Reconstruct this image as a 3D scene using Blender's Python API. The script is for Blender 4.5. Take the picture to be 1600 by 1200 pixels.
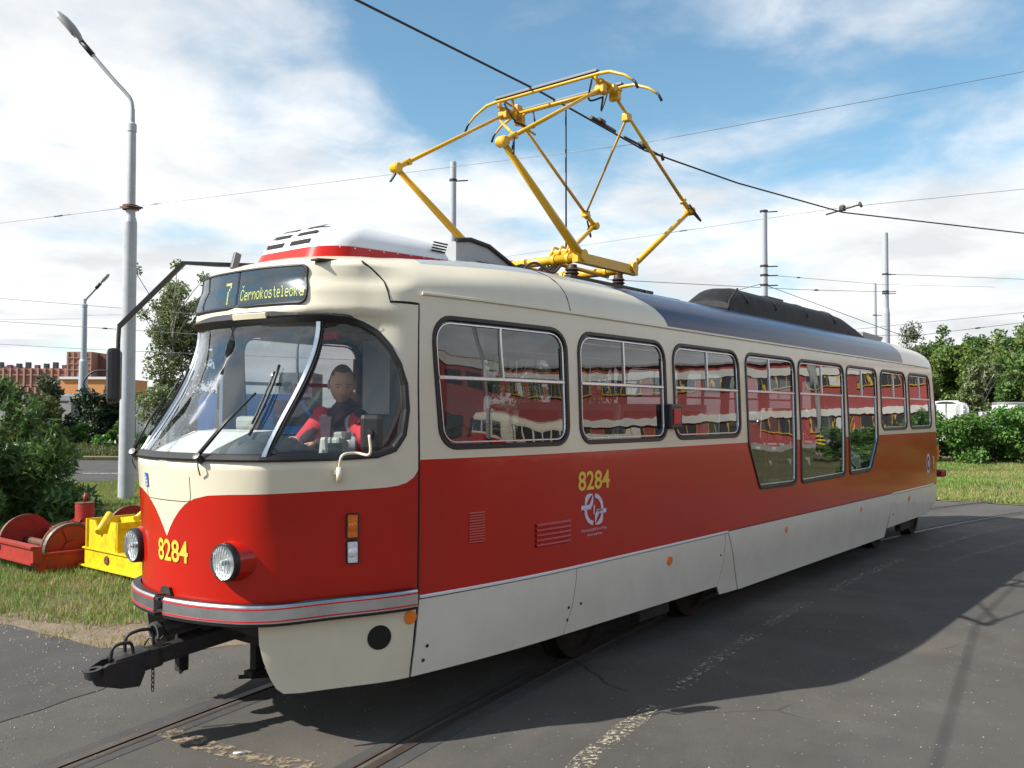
import bpy, bmesh, math, random
import numpy as np
from mathutils import Vector, Matrix
from mathutils.geometry import delaunay_2d_cdt, tessellate_polygon
R = math.radians
PI = math.pi
for o in list(bpy.data.objects): bpy.data.objects.remove(o)
S = bpy.context.scene
COL = S.collection

# ---------------------------------------------------------------- camera
def cam_axes(psi, pitch, roll):
    d = Vector((math.cos(psi), math.sin(psi), 0)); r = Vector((math.sin(psi), -math.cos(psi), 0)); u = Vector((0, 0, 1))
    fw = d * math.cos(pitch) + u * math.sin(pitch); up = u * math.cos(pitch) - d * math.sin(pitch)
    return r * math.cos(roll) + up * math.sin(roll), up * math.cos(roll) - r * math.sin(roll), fw
EYE = Vector((-2.83, -4.847, 1.925))
cd = bpy.data.cameras.new('camera'); cam = bpy.data.objects.new('camera', cd); COL.objects.link(cam)
ax, ay, fw = cam_axes(R(39.08), R(1.78), R(.22))
M = Matrix.Identity(4)
for i in range(3): M[i][0], M[i][1], M[i][2], M[i][3] = ax[i], ay[i], -fw[i], EYE[i]
cam.matrix_world = M
cd.sensor_width = 36; cd.lens = 1392 / 1600 * 36; cd.clip_end = 3000; cd.clip_start = .05
S.camera = cam

# ---------------------------------------------------------------- sky, sun, exposure
SUN = Vector((-1.0, .62, 1.0)).normalized()          # towards the sun
w = bpy.data.worlds.new('World'); S.world = w; w.use_nodes = True
nt = w.node_tree; N = nt.nodes; L = nt.links; N.clear()
out = N.new('ShaderNodeOutputWorld'); bg = N.new('ShaderNodeBackground'); bg.inputs['Strength'].default_value = .061
sky = N.new('ShaderNodeTexSky'); sky.sky_type = 'NISHITA'; sky.sun_disc = False
sky.sun_elevation = math.asin(SUN.z); sky.sun_rotation = math.atan2(SUN.x, SUN.y) % (2 * PI)
sky.air_density = 1.0; sky.dust_density = .35; sky.ozone_density = 2.2; sky.altitude = 250
def wn(t, **k):
    n = N.new(t)
    for a, b in k.items(): setattr(n, a, b)
    return n
tc = wn('ShaderNodeTexCoord'); sep = wn('ShaderNodeSeparateXYZ'); L.new(tc.outputs['Generated'], sep.inputs[0])
def wm(op, a, b=None, c=None, clamp=False):
    n = wn('ShaderNodeMath', operation=op, use_clamp=clamp)
    for i, v in enumerate((a, b, c)):
        if v is None: continue
        if isinstance(v, (int, float)): n.inputs[i].default_value = v
        else: L.new(v, n.inputs[i])
    return n.outputs[0]
zz = wm('MAXIMUM', sep.outputs[2], 0.0); den = wm('ADD', zz, .16)
cx = wm('DIVIDE', sep.outputs[0], den); cy = wm('DIVIDE', sep.outputs[1], den)
cmb = wn('ShaderNodeCombineXYZ'); L.new(cx, cmb.inputs[0]); L.new(cy, cmb.inputs[1])
def wnoise(scale, detail, rough, dist, off, lac=2.0):
    mp = wn('ShaderNodeMapping'); mp.inputs['Location'].default_value = off; L.new(cmb.outputs[0], mp.inputs[0])
    n = wn('ShaderNodeTexNoise'); n.inputs['Scale'].default_value = scale; n.inputs['Detail'].default_value = detail
    n.inputs['Roughness'].default_value = rough; n.inputs['Distortion'].default_value = dist; n.inputs['Lacunarity'].default_value = lac
    L.new(mp.outputs[0], n.inputs['Vector']); return n.outputs[0]
CLOUD_OFF = (5.285, 4.59, .4)
n1 = wnoise(1.0, 7, .52, .25, CLOUD_OFF); n2 = wnoise(3.6, 7, .58, .6, (7.3, 2.2, 1.0))
cov = wm('ADD', wm('MULTIPLY', n1, .80), wm('MULTIPLY', n2, .20))
hz = wm('MULTIPLY', wm('SUBTRACT', 1.0, wm('MULTIPLY', zz, 2.6, clamp=True)), .20)   # more cloud seen edge-on towards the horizon
cov = wm('ADD', cov, hz)
mr = wn('ShaderNodeMapRange', interpolation_type='SMOOTHSTEP'); L.new(cov, mr.inputs[0])
mr.inputs[1].default_value = .385; mr.inputs[2].default_value = .60
shade = wnoise(2.0, 6, .55, .3, (1.3, 5.1, 2.0))
cr = wn('ShaderNodeMapRange'); L.new(shade, cr.inputs[0]); cr.inputs[1].default_value = .35; cr.inputs[2].default_value = .65
cc = wn('ShaderNodeMix', data_type='RGBA'); L.new(cr.outputs[0], cc.inputs[0])
cc.inputs[6].default_value = (8.5, 8.8, 9.1, 1); cc.inputs[7].default_value = (12.2, 12.2, 12.2, 1)
mx = wn('ShaderNodeMix', data_type='RGBA'); L.new(mr.outputs[0], mx.inputs[0]); tint = wn('ShaderNodeMix', data_type='RGBA', blend_type='MULTIPLY'); tint.inputs[0].default_value = 1; tint.inputs[7].default_value = (1.68, 2.02, 1.84, 1); L.new(sky.outputs[0], tint.inputs[6]); L.new(tint.outputs[2], mx.inputs[6]); L.new(cc.outputs[2], mx.inputs[7])
L.new(mx.outputs[2], bg.inputs[0]); L.new(bg.outputs[0], out.inputs[0])
sd = bpy.data.lights.new('sun', 'SUN'); sd.energy = 5.0; sd.angle = R(.53); sd.color = (1, .955, .88)
so = bpy.data.objects.new('sun', sd); COL.objects.link(so); so.rotation_euler = SUN.to_track_quat('Z', 'Y').to_euler(); so.location = (-30, 20, 30)
S.view_settings.view_transform = 'Standard'; S.view_settings.look = 'None'; S.view_settings.exposure = .66; S.view_settings.gamma = 1
S.view_settings.use_curve_mapping = False
S.render.engine = 'CYCLES'
S.cycles.max_bounces = 8; S.cycles.transparent_max_bounces = 16; S.cycles.caustics_reflective = False; S.cycles.caustics_refractive = False
S.cycles.use_denoising = True

# ---------------------------------------------------------------- helpers
def mesh_obj(name, verts, faces, mats, parent=None, fm=None, smooth=False, loc=None, normals=None):
    me = bpy.data.meshes.new(name); me.from_pydata([tuple(v) for v in verts], [], [tuple(int(i) for i in f) for f in faces])
    for m in (mats if isinstance(mats, (list, tuple)) else [mats]): me.materials.append(m)
    if fm is not None: me.polygons.foreach_set('material_index', np.asarray(fm, np.int32))
    if smooth is True: me.polygons.foreach_set('use_smooth', np.ones(len(me.polygons), bool))
    elif smooth is not False: me.polygons.foreach_set('use_smooth', np.asarray(smooth, bool))
    if normals is not None: me.normals_split_custom_set_from_vertices([tuple(n) for n in normals])
    me.update()
    o = bpy.data.objects.new(name, me); COL.objects.link(o)
    if parent: o.parent = parent
    if loc is not None: o.location = loc
    return o
def tag(o, label=None, cat=None, group=None, kind=None):
    if label: o['label'] = label
    if cat: o['category'] = cat
    if group: o['group'] = group
    if kind: o['kind'] = kind
    return o
def empty(name, loc=(0, 0, 0), rz=0, label=None, cat=None, group=None):
    o = bpy.data.objects.new(name, None); COL.objects.link(o); o.location = loc; o.rotation_euler = (0, 0, rz); o.empty_display_size = .2
    return tag(o, label, cat, group)
def copy_tree(o, parent=None):
    c = o.copy(); COL.objects.link(c)
    if parent: c.parent = parent
    for ch in list(o.children): copy_tree(ch, c)
    return c
class MB:
    def __init__(s): s.v = []; s.f = []; s.m = []; s.s = []
    def add(s, v, f, m=0, sm=False):
        b = len(s.v); s.v += [tuple(x) for x in v]; s.f += [tuple(i + b for i in q) for q in f]; s.m += [m] * len(f); s.s += [sm] * len(f); return s
    def box(s, c, d, rot=None, m=0, bev=0.0):
        x, y, z = (q / 2 for q in d); b = min(bev, x * .9, y * .9, z * .9)
        if b <= 0:
            v = [Vector((i * x, j * y, k * z)) for k in (-1, 1) for j in (-1, 1) for i in (-1, 1)]
            f = [(0, 2, 3, 1), (4, 5, 7, 6), (0, 1, 5, 4), (2, 6, 7, 3), (0, 4, 6, 2), (1, 3, 7, 5)]
        else:
            bm = bmesh.new(); bmesh.ops.create_cube(bm, size=1)
            for q in bm.verts: q.co = Vector((q.co.x * 2 * x, q.co.y * 2 * y, q.co.z * 2 * z))
            bmesh.ops.bevel(bm, geom=list(bm.edges), offset=b, segments=2, profile=.6, affect='EDGES')
            bm.verts.index_update(); v = [q.co.copy() for q in bm.verts]; f = [[q.index for q in p.verts] for p in bm.faces]; bm.free()
        if rot is not None: v = [rot @ q for q in v]
        c = Vector(c); return s.add([q + c for q in v], f, m, bev > 0 and False)
    def tube(s, pts, r, n=8, m=0, caps=True, sm=True):
        P = [Vector(p) for p in pts]; rr = r if isinstance(r, (list, tuple)) else [r] * len(P)
        t0 = (P[1] - P[0]).normalized(); a = t0.orthogonal().normalized(); V = []
        for i, p in enumerate(P):
            t = ((P[min(i + 1, len(P) - 1)] - P[max(i - 1, 0)])).normalized()
            a = (a - t * a.dot(t)); a = a.normalized() if a.length > 1e-6 else t.orthogonal().normalized()
            b = t.cross(a)
            V += [p + (a * math.cos(2 * PI * k / n) + b * math.sin(2 * PI * k / n)) * rr[i] for k in range(n)]
        F_ = [(i * n + k, i * n + (k + 1) % n, (i + 1) * n + (k + 1) % n, (i + 1) * n + k) for i in range(len(P) - 1) for k in range(n)]
        s.add(V, F_, m, sm)
        if caps: b0 = len(s.v) - len(V); s.f += [tuple(b0 + k for k in reversed(range(n))), tuple(len(s.v) - n + k for k in range(n))]; s.m += [m, m]; s.s += [False, False]
        return s
    def lathe(s, c, axis, prof, n=20, m=0, sm=True, ms=None):
        c = Vector(c); z = Vector(axis).normalized(); a = z.orthogonal().normalized(); b = z.cross(a); V = []
        for (r, h) in prof: V += [c + z * h + (a * math.cos(2 * PI * k / n) + b * math.sin(2 * PI * k / n)) * r for k in range(n)]
        for i in range(len(prof) - 1):
            b0 = len(s.v)
            F_ = [(k, (k + 1) % n, n + (k + 1) % n, n + k) for k in range(n)]
            s.add(V[i * n:(i + 2) * n], F_, ms[i] if ms else m, sm)
        return s
    def prism(s, poly, ext, m=0):            # poly: 3D points, extruded by the vector ext
        P = [Vector(p) for p in poly]; e = Vector(ext); n = len(P)
        nn = sum(((P[i] - P[0]).cross(P[(i + 1) % n] - P[0]) for i in range(1, n)), Vector())
        if nn.dot(e) > 0: P.reverse()
        tri = tessellate_polygon([P])
        s.add(P + [p + e for p in P], [tuple(range(n)), tuple(n + k for k in reversed(range(n)))] + [(k, n + k, n + (k + 1) % n, (k + 1) % n) for k in range(n)], m)
        return s
    def build(s, name, mats, parent=None, smooth=None):
        return mesh_obj(name, s.v, s.f, mats, parent, s.m, s.s if smooth is None else smooth)
def bezier_like(pts, n=8):                   # Catmull-Rom through 3D points
    P = [Vector(p) for p in pts]; P = [P[0] * 2 - P[1]] + P + [P[-1] * 2 - P[-2]]; o = []
    for i in range(1, len(P) - 2):
        for k in range(n):
            t = k / n; a, b, c, d = P[i - 1:i + 3]
            o.append(.5 * ((2 * b) + (c - a) * t + (2 * a - 5 * b + 4 * c - d) * t * t + (3 * b - a - 3 * c + d) * t ** 3))
    return o + [P[-2]]

# ---------------------------------------------------------------- materials
MATS = {}
def mat(name, col, rough=.5, metal=0.0, spec=.5, coat=0.0, coat_r=.05, noise=0.0, nscale=8.0, bump=0.0, bscale=60.0, dirt=None, dirt_amt=.5, dscale=3.0, emit=None, estr=0, isl=0.0, rough_n=0.0):
    m = bpy.data.materials.new(name); m.use_nodes = True; t = m.node_tree; b = t.nodes['Principled BSDF']
    col = tuple(col) + (1,) if len(col) == 3 else col
    b.inputs['Base Color'].default_value = col; b.inputs['Roughness'].default_value = rough; b.inputs['Metallic'].default_value = metal
    b.inputs['Specular IOR Level'].default_value = spec; b.inputs['Coat Weight'].default_value = coat; b.inputs['Coat Roughness'].default_value = coat_r
    if emit: b.inputs['Emission Color'].default_value = tuple(emit) + (1,); b.inputs['Emission Strength'].default_value = estr
    cur = None; co = t.nodes.new('ShaderNodeTexCoord')
    def nz(sc, det=6, ro=.6):
        n = t.nodes.new('ShaderNodeTexNoise'); n.inputs['Scale'].default_value = sc; n.inputs['Detail'].default_value = det; n.inputs['Roughness'].default_value = ro
        t.links.new(co.outputs['Object'], n.inputs['Vector']); return n.outputs[0]
    def ramp(src, a, bb, lo=0.0, hi=1.0):
        r = t.nodes.new('ShaderNodeMapRange'); t.links.new(src, r.inputs[0]); r.inputs[1].default_value = a; r.inputs[2].default_value = bb; r.inputs[3].default_value = lo; r.inputs[4].default_value = hi; return r.outputs[0]
    def mixc(f, c1, c2, mode='MIX'):
        x = t.nodes.new('ShaderNodeMix'); x.data_type = 'RGBA'; x.blend_type = mode
        for i, v in ((0, f), (6, c1), (7, c2)):
            if isinstance(v, (int, float)): x.inputs[i].default_value = v
            elif isinstance(v, tuple): x.inputs[i].default_value = v
            else: t.links.new(v, x.inputs[i])
        return x.outputs[2]
    if noise:
        lo = tuple(c * (1 - noise) for c in col[:3]) + (1,); hi = tuple(min(1, c * (1 + noise)) for c in col[:3]) + (1,)
        cur = mixc(ramp(nz(nscale), .3, .7), lo, hi)
    if isl:
        g = t.nodes.new('ShaderNodeNewGeometry'); base = cur or col
        cur = mixc(ramp(g.outputs['Random Per Island'], 0, 1, 0, 1), tuple(c * (1 - isl) for c in col[:3]) + (1,), tuple(min(1, c * (1 + isl)) for c in col[:3]) + (1,))
    if dirt:
        cur = mixc(ramp(nz(dscale, 8, .7), .45, .72, 0, dirt_amt), cur if cur is not None else col, tuple(dirt) + (1,))
    if cur is not None: t.links.new(cur, b.inputs['Base Color'])
    if rough_n: t.links.new(ramp(nz(nscale * 1.7), .3, .7, max(0, rough - rough_n), min(1, rough + rough_n)), b.inputs['Roughness'])
    if bump:
        bp = t.nodes.new('ShaderNodeBump'); bp.inputs['Strength'].default_value = bump; bp.inputs['Distance'].default_value = .02
        t.links.new(nz(bscale, 8, .65), bp.inputs['Height']); t.links.new(bp.outputs[0], b.inputs['Normal'])
    MATS[name] = m; return m
def glass_mat(name, tint=(.8, .85, .84), refl=1.0, rough=0.0, wave=0.0):
    m = bpy.data.materials.new(name); m.use_nodes = True; t = m.node_tree; t.nodes.clear()
    o = t.nodes.new('ShaderNodeOutputMaterial'); mx = t.nodes.new('ShaderNodeMixShader'); tr = t.nodes.new('ShaderNodeBsdfTransparent'); gl = t.nodes.new('ShaderNodeBsdfGlossy')
    tr.inputs[0].default_value = tint + (1,); gl.inputs['Roughness'].default_value = rough; gl.inputs[0].default_value = (.95, .97, 1, 1)
    ge = t.nodes.new('ShaderNodeNewGeometry'); dt_ = t.nodes.new('ShaderNodeVectorMath'); dt_.operation = 'DOT_PRODUCT'; t.links.new(ge.outputs['Normal'], dt_.inputs[0]); t.links.new(ge.outputs['Incoming'], dt_.inputs[1])
    def mt(op, a, b):
        n = t.nodes.new('ShaderNodeMath'); n.operation = op; n.use_clamp = op != 'ABSOLUTE'
        for i, v in enumerate((a, b)):
            if isinstance(v, (int, float)): n.inputs[i].default_value = v
            elif v is not None: t.links.new(v, n.inputs[i])
        return n.outputs[0]
    sch = mt('MULTIPLY', mt('POWER', mt('SUBTRACT', 1.0, mt('ABSOLUTE', dt_.outputs['Value'], None)), 4.2), .92)
    ml = t.nodes.new('ShaderNodeMath'); ml.operation = 'MULTIPLY_ADD'; ml.use_clamp = True; ml.inputs[1].default_value = 1.0; ml.inputs[2].default_value = .045 * refl
    t.links.new(sch, ml.inputs[0]); t.links.new(ml.outputs[0], mx.inputs[0]); t.links.new(tr.outputs[0], mx.inputs[1]); t.links.new(gl.outputs[0], mx.inputs[2]); t.links.new(mx.outputs[0], o.inputs[0])
    if wave:
        co = t.nodes.new('ShaderNodeTexCoord'); n = t.nodes.new('ShaderNodeTexNoise'); n.inputs['Scale'].default_value = 2.2; n.inputs['Detail'].default_value = 2
        b = t.nodes.new('ShaderNodeBump'); b.inputs['Strength'].default_value = wave; b.inputs['Distance'].default_value = .01
        t.links.new(co.outputs['Object'], n.inputs['Vector']); t.links.new(n.outputs[0], b.inputs['Height'])
        t.links.new(b.outputs[0], gl.inputs['Normal'])
    MATS[name] = m; return m
M_ = MATS
mat('cream', (.70, .64, .49), .28, coat=.35, coat_r=.08, noise=.03, nscale=1.5, dirt=(.42, .36, .26), dirt_amt=.22, dscale=1.7, bump=.05, bscale=1.1)
mat('red_paint', (.46, .012, .004), .20, spec=.40, coat=.18, coat_r=.05, noise=.05, nscale=1.2, dirt=(.27, .022, .012), dirt_amt=.3, dscale=1.6, bump=.05, bscale=1.1)
mat('blue_paint', (.006, .024, .085), .24, spec=.25, coat=.12, coat_r=.06, noise=.15, nscale=1.5, bump=.06, bscale=1.2)
mat('roof_grey', (.36, .38, .39), .42, coat=.15, noise=.10, nscale=2.5, dirt=(.16, .15, .13), dirt_amt=.5, dscale=2.5)
mat('skirt_grey', (.70, .67, .575), .24, coat=.3, coat_r=.08, noise=.03, nscale=2, dirt=(.46, .40, .30), dirt_amt=.16, dscale=5, bump=.04, bscale=1.3)
mat('lining', (.42, .45, .46), .6, noise=.05)
mat('black_rubber', (.012, .012, .013), .45, noise=.2, nscale=12)
mat('black_plastic', (.018, .018, .02), .38, noise=.15, nscale=20, bump=.03, bscale=120)
mat('under_black', (.014, .013, .013), .8, noise=.4, nscale=9, dirt=(.05, .035, .025), dirt_amt=.6, dscale=6)
mat('aluminium', (.62, .63, .65), .3, metal=1, noise=.04, nscale=4, rough_n=.06, dirt=(.42, .42, .42), dirt_amt=.25, dscale=3)
mat('chrome', (.8, .8, .8), .08, metal=1)
mat('reflector_bowl', (.88, .89, .90), .38, metal=1, bump=.35, bscale=26)
mat('stripe_red', (.5, .012, .02), .35)
mat('yellow_paint', (.68, .38, .006), .40, coat=.2, noise=.06, nscale=6, dirt=(.40, .20, .01), dirt_amt=.25, dscale=3)
mat('yellow_letter', (.78, .52, .06), .4, noise=.03)
mat('lilac_print', (.62, .58, .72), .45, noise=.03)
mat('amber', (.75, .17, .01), .2, coat=.4, noise=.15, nscale=40)
mat('reflector_orange', (.80, .20, .012), .3, coat=.4, noise=.06, nscale=50)
mat('lens_clear', (.86, .88, .90), .12, metal=.35, coat=.8, noise=.25, nscale=60, bump=.25, bscale=70)
mat('white_plastic', (.72, .74, .75), .38, coat=.2, noise=.03, dirt=(.45, .44, .40), dirt_amt=.2, dscale=4)
mat('dark_metal', (.03, .03, .032), .5, metal=.4, noise=.3, nscale=12, dirt=(.08, .05, .035), dirt_amt=.4, dscale=9)
mat('mesh_black', (.016, .017, .019), .6, spec=.2, noise=.35, nscale=3, dirt=(.07, .07, .07), dirt_amt=.35, dscale=5, bump=.15, bscale=90)
mat('carbon', (.11, .11, .12), .5, metal=.5)
mat('cable_dark', (.03, .03, .032), .6, metal=.3)
mat('wire_grey', (.22, .23, .24), .5, metal=.5)
mat('insulator', (.05, .035, .03), .5)
mat('pole_paint', (.42, .44, .47), .45, noise=.06, nscale=3, dirt=(.26, .25, .24), dirt_amt=.45, dscale=4, bump=.02)
mat('pole_far', (.38, .41, .45), .5, noise=.05, nscale=2, dirt=(.33, .33, .33), dirt_amt=.35, dscale=2)
mat('lamp_grey', (.26, .26, .26), .5, noise=.1)
mat('lamp_glass', (.5, .5, .46), .15, coat=.5)
mat('jacket_red', (.50, .018, .035), .8, noise=.15, nscale=14, bump=.12, bscale=20)
mat('jacket_dark', (.055, .014, .02), .8, noise=.15, nscale=14)
mat('reflective', (.42, .42, .44), .5, noise=.05)
mat('shirt', (.035, .012, .025), .85, noise=.1)
mat('skin', (.46, .25, .17), .5, noise=.06, nscale=18)
mat('brow', (.16, .09, .06), .8)
mat('lip', (.30, .12, .09), .6)
mat('hair', (.05, .038, .032), .75, noise=.3, nscale=60)
mat('trousers', (.03, .035, .06), .85, noise=.1)
mat('dash_cream', (.62, .62, .58), .5, noise=.04)
mat('dash_dark', (.025, .03, .035), .55, noise=.1)
mat('lining_sky_shade', (.10, .16, .24), .55, noise=.06)  # lining in shade: its bluish sky reflection is put into the colour
mat('terminal_grey', (.30, .31, .28), .5, noise=.06)
mat('seat_red', (.26, .02, .018), .5, noise=.06)
mat('seat_shell', (.68, .66, .60), .45, noise=.04)
mat('handrail', (.60, .36, .03), .35, coat=.3)
mat('floor_grey', (.10, .10, .105), .7, noise=.2, nscale=20)
mat('sticker_blue', (.03, .13, .42), .4)
mat('white_print', (.80, .80, .80), .45)
mat('led_on', (.45, .45, .08), .5, emit=(.72, .74, .14), estr=.42)
mat('led_panel', (.010, .022, .034), .3, noise=.3, nscale=30)
mat('rail_steel', (.075, .052, .040), .7, metal=.3, noise=.25, nscale=10, dirt=(.08, .045, .028), dirt_amt=.7, dscale=14)
mat('rail_worn', (.12, .095, .08), .5, metal=.6, noise=.25, nscale=9, dirt=(.07, .045, .03), dirt_amt=.6, dscale=5)
mat('groove', (.010, .009, .008), .9)
mat('rust_red', (.34, .018, .011), .55, noise=.2, nscale=8, dirt=(.12, .04, .022), dirt_amt=.8, dscale=11, bump=.2, bscale=50)
mat('rust_iron', (.12, .05, .03), .75, noise=.3, nscale=14, bump=.2)
mat('steel_worn', (.25, .21, .18), .45, metal=.8, noise=.25, nscale=12)
mat('yellow_cart', (.72, .52, .010), .42, noise=.06, nscale=8, dirt=(.26, .13, .02), dirt_amt=.6, dscale=10, bump=.15, bscale=50)
mat('wheel_steel', (.009, .008, .007), .8, metal=.5, noise=.3, nscale=10, dirt=(.06, .035, .02), dirt_amt=.5, dscale=6)
glass_mat('window_glass', (.38, .41, .42), 2.5, wave=.13)
glass_mat('screen_glass', (.88, .92, .92), 2.6)
glass_mat('quarter_glass', (.93, .95, .95), 1.0)
glass_mat('sign_glass', (.80, .85, .88), 1.6, rough=.04)
glass_mat('lamp_cover', (.93, .95, .96), 2.0)
# ---- tram body surface: F(U,t) -> xyz for the right hand half (y<0); U runs along the plan from the nose centre, t up the wall
def _slopes(x, Y):
    h = np.diff(x); sh = (-1,) + (1,) * (Y.ndim - 1); H = h.reshape(sh)
    d = np.diff(Y, axis=0) / H
    m = np.zeros_like(Y)
    w1 = (2 * h[1:] + h[:-1]).reshape(sh); w2 = (h[1:] + 2 * h[:-1]).reshape(sh)
    a, b = d[:-1], d[1:]
    ok = (a * b) > 0
    aa = np.where(ok, a, 1.0); bb = np.where(ok, b, 1.0)
    m[1:-1] = np.where(ok, (w1 + w2) / (w1 / aa + w2 / bb), 0.0)
    m[0], m[-1] = d[0], d[-1]
    return m
def _herm(x, Y, M, i, q):
    h = x[i + 1] - x[i]; s = (q - x[i]) / h
    return h, s
# control curves: nose points j0..j6, then seam j7 (x=.97), j8 x=2.5, j9 x=11, rear j10..j13
BASE = [(-.035, 0), (-.02, .17), (.01, .32), (.06, .46), (.12, .57), (.22, .665), (.46, .79)]
GB = [(-.055, 0), (-.04, .17), (-.005, .32), (.045, .46), (.10, .57), (.165, .655), (.44, .79)]
SILL = [(-.085, 0), (-.07, .17), (-.035, .32), (.015, .46), (.075, .575), (.15, .67), (.43, .80)]
GT = [(.37, 0), (.38, .17), (.40, .31), (.435, .44), (.48, .55), (.55, .65), (.72, .80)]
LIP = [(.325, 0), (.335, .18), (.36, .33), (.395, .46), (.445, .575), (.52, .675), (.70, .825)]
SG0 = [(.405, 0), (.41, .18), (.425, .33), (.447, .46), (.48, .577), (.55, .675), (.71, .82)]
SG1 = [(.435, 0), (.44, .18), (.455, .31), (.48, .43), (.52, .545), (.585, .645), (.74, .79)]
def _sh(P, dx=0, ky=1.0): return [(x + dx, y * ky) for x, y in P]
# t, nose list, nose z, seam y, side y, side z, rear dx
LV = [(.18, _sh(BASE, .03, .97), .18, .965, 1.085, .18, -.06), (.335, _sh(BASE, .025, .975), .335, .98, 1.10, .335, -.05),
      (.60, _sh(BASE, .005, .99), .60, 1.01, 1.137, .60, -.01), (.85, BASE, .85, 1.02, 1.147, .85, 0),
      (1.20, _sh(BASE, -.012), 1.20, 1.02, 1.147, 1.20, .01), (1.60, _sh(SILL, .004), 1.60, 1.018, 1.145, 1.60, .0),
      (1.645, SILL, 1.645, 1.017, 1.144, 1.645, 0), (1.675, GB, 1.675, 1.016, 1.143, 1.675, 0),
      (2.455, GT, 2.455, .995, 1.113, 2.455, -.10), (2.50, LIP, 2.50, .993, 1.110, 2.50, -.11),
      (2.57, SG0, 2.565, .99, 1.106, 2.57, -.12), (2.64, _sh(SG0, .008), 2.63, .985, 1.10, 2.64, -.13),
      (2.76, _sh(SG1, -.008), 2.72, .965, 1.075, 2.76, -.17), (2.88, SG1, 2.80, .90, 1.0, 2.87, -.25),
      (2.98, _sh(SG1, .07, .95), 2.85, .80, .85, 2.96, -.40), (3.05, _sh(SG1, .26, .70), 2.915, .60, .65, 3.02, -.65),
      (3.10, _sh(SG1, .50, .36), 2.975, .33, .35, 3.07, -.95), (3.14, _sh(SG1, .75, .0), 3.01, 0, 0, 3.09, -1.2)]
_u = [0.0]
_b = BASE + [(.97, 1.02)]
for _k in range(1, 8): _u.append(_u[-1] + math.hypot(_b[_k][0] - _b[_k - 1][0], _b[_k][1] - _b[_k - 1][1]))
U7 = _u[7]
def UX(x): return U7 + (x - .97)
_xs = [2.5, 6.0, 11.0, 12.44]
_u += [UX(x) for x in _xs] + [UX(12.44) + .55, UX(12.44) + 1.1, UX(12.44) + 1.6]
UC = np.array(_u); TL = np.array([l[0] for l in LV])
UEND = UC[-1]
CT = np.zeros((len(UC), len(LV), 3))
for _i, (_t, _n, _nz, _sy, _y, _z, _rd) in enumerate(LV):
    for _j in range(7): CT[_j, _i] = (_n[_j][0], -_n[_j][1], _nz)
    k = max(0.0, (_z - 2.64) / .45)          # roof levels: the crown drops towards the nose
    CT[7, _i] = (.97 + .35 * k, -_sy, _z - .10 * k)
    CT[8, _i] = (2.5, -_y, _z); CT[9, _i] = (6.0, -_y, _z); CT[10, _i] = (11.0, -_y, _z)
    f = _y / 1.147
    CT[11, _i] = (12.44 + _rd * .5, -1.128 * f, _z - .04 * k); CT[12, _i] = (12.98 + _rd, -.97 * f, _z - .10 * k)
    CT[13, _i] = (13.22 + _rd, -.50 * f, _z - .12 * k); CT[14, _i] = (13.28 + _rd, 0, _z - .12 * k)
_MU = _slopes(UC, CT)
_MU[0, :, 0] = 0
def F(U, t):
    U = np.clip(np.atleast_1d(np.asarray(U, float)), 0, UEND); t = np.clip(np.atleast_1d(np.asarray(t, float)), TL[0], TL[-1])
    i = np.clip(np.searchsorted(UC, U, side='right') - 1, 0, len(UC) - 2)
    h = (UC[i + 1] - UC[i])[:, None, None]; s = ((U - UC[i])[:, None, None]) / h
    V = (CT[i] * (1 + 2 * s) * (1 - s) ** 2 + _MU[i] * h * s * (1 - s) ** 2 + CT[i + 1] * s * s * (3 - 2 * s) + _MU[i + 1] * h * s * s * (s - 1))
    V = np.swapaxes(V, 0, 1)                       # level, query, xyz
    M = _slopes(TL, V)
    k = np.clip(np.searchsorted(TL, t, side='right') - 1, 0, len(TL) - 2); q = np.arange(len(U))
    h = (TL[k + 1] - TL[k])[:, None]; s = ((t - TL[k])[:, None]) / h
    return V[k, q] * (1 + 2 * s) * (1 - s) ** 2 + M[k, q] * h * s * (1 - s) ** 2 + V[k + 1, q] * s * s * (3 - 2 * s) + M[k + 1, q] * h * s * s * (s - 1)
def FN(U, t):
    e = 2e-3
    U = np.atleast_1d(np.asarray(U, float)); t = np.atleast_1d(np.asarray(t, float))
    U0, U1 = np.clip(U - e, 0, UEND), np.clip(U + e, 0, UEND); t0, t1 = np.clip(t - e, TL[0], TL[-1]), np.clip(t + e, TL[0], TL[-1])
    a = F(U1, t) - F(U0, t); b = F(U, t1) - F(U, t0)
    n = np.cross(a, b); l = np.linalg.norm(n, axis=1, keepdims=True)
    n = np.where(l > 1e-9, n / np.maximum(l, 1e-9), [[0, 0, 1.0]])
    return n
def FO(U, t, off=0.0):
    return F(U, t) + FN(U, t) * off
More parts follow.
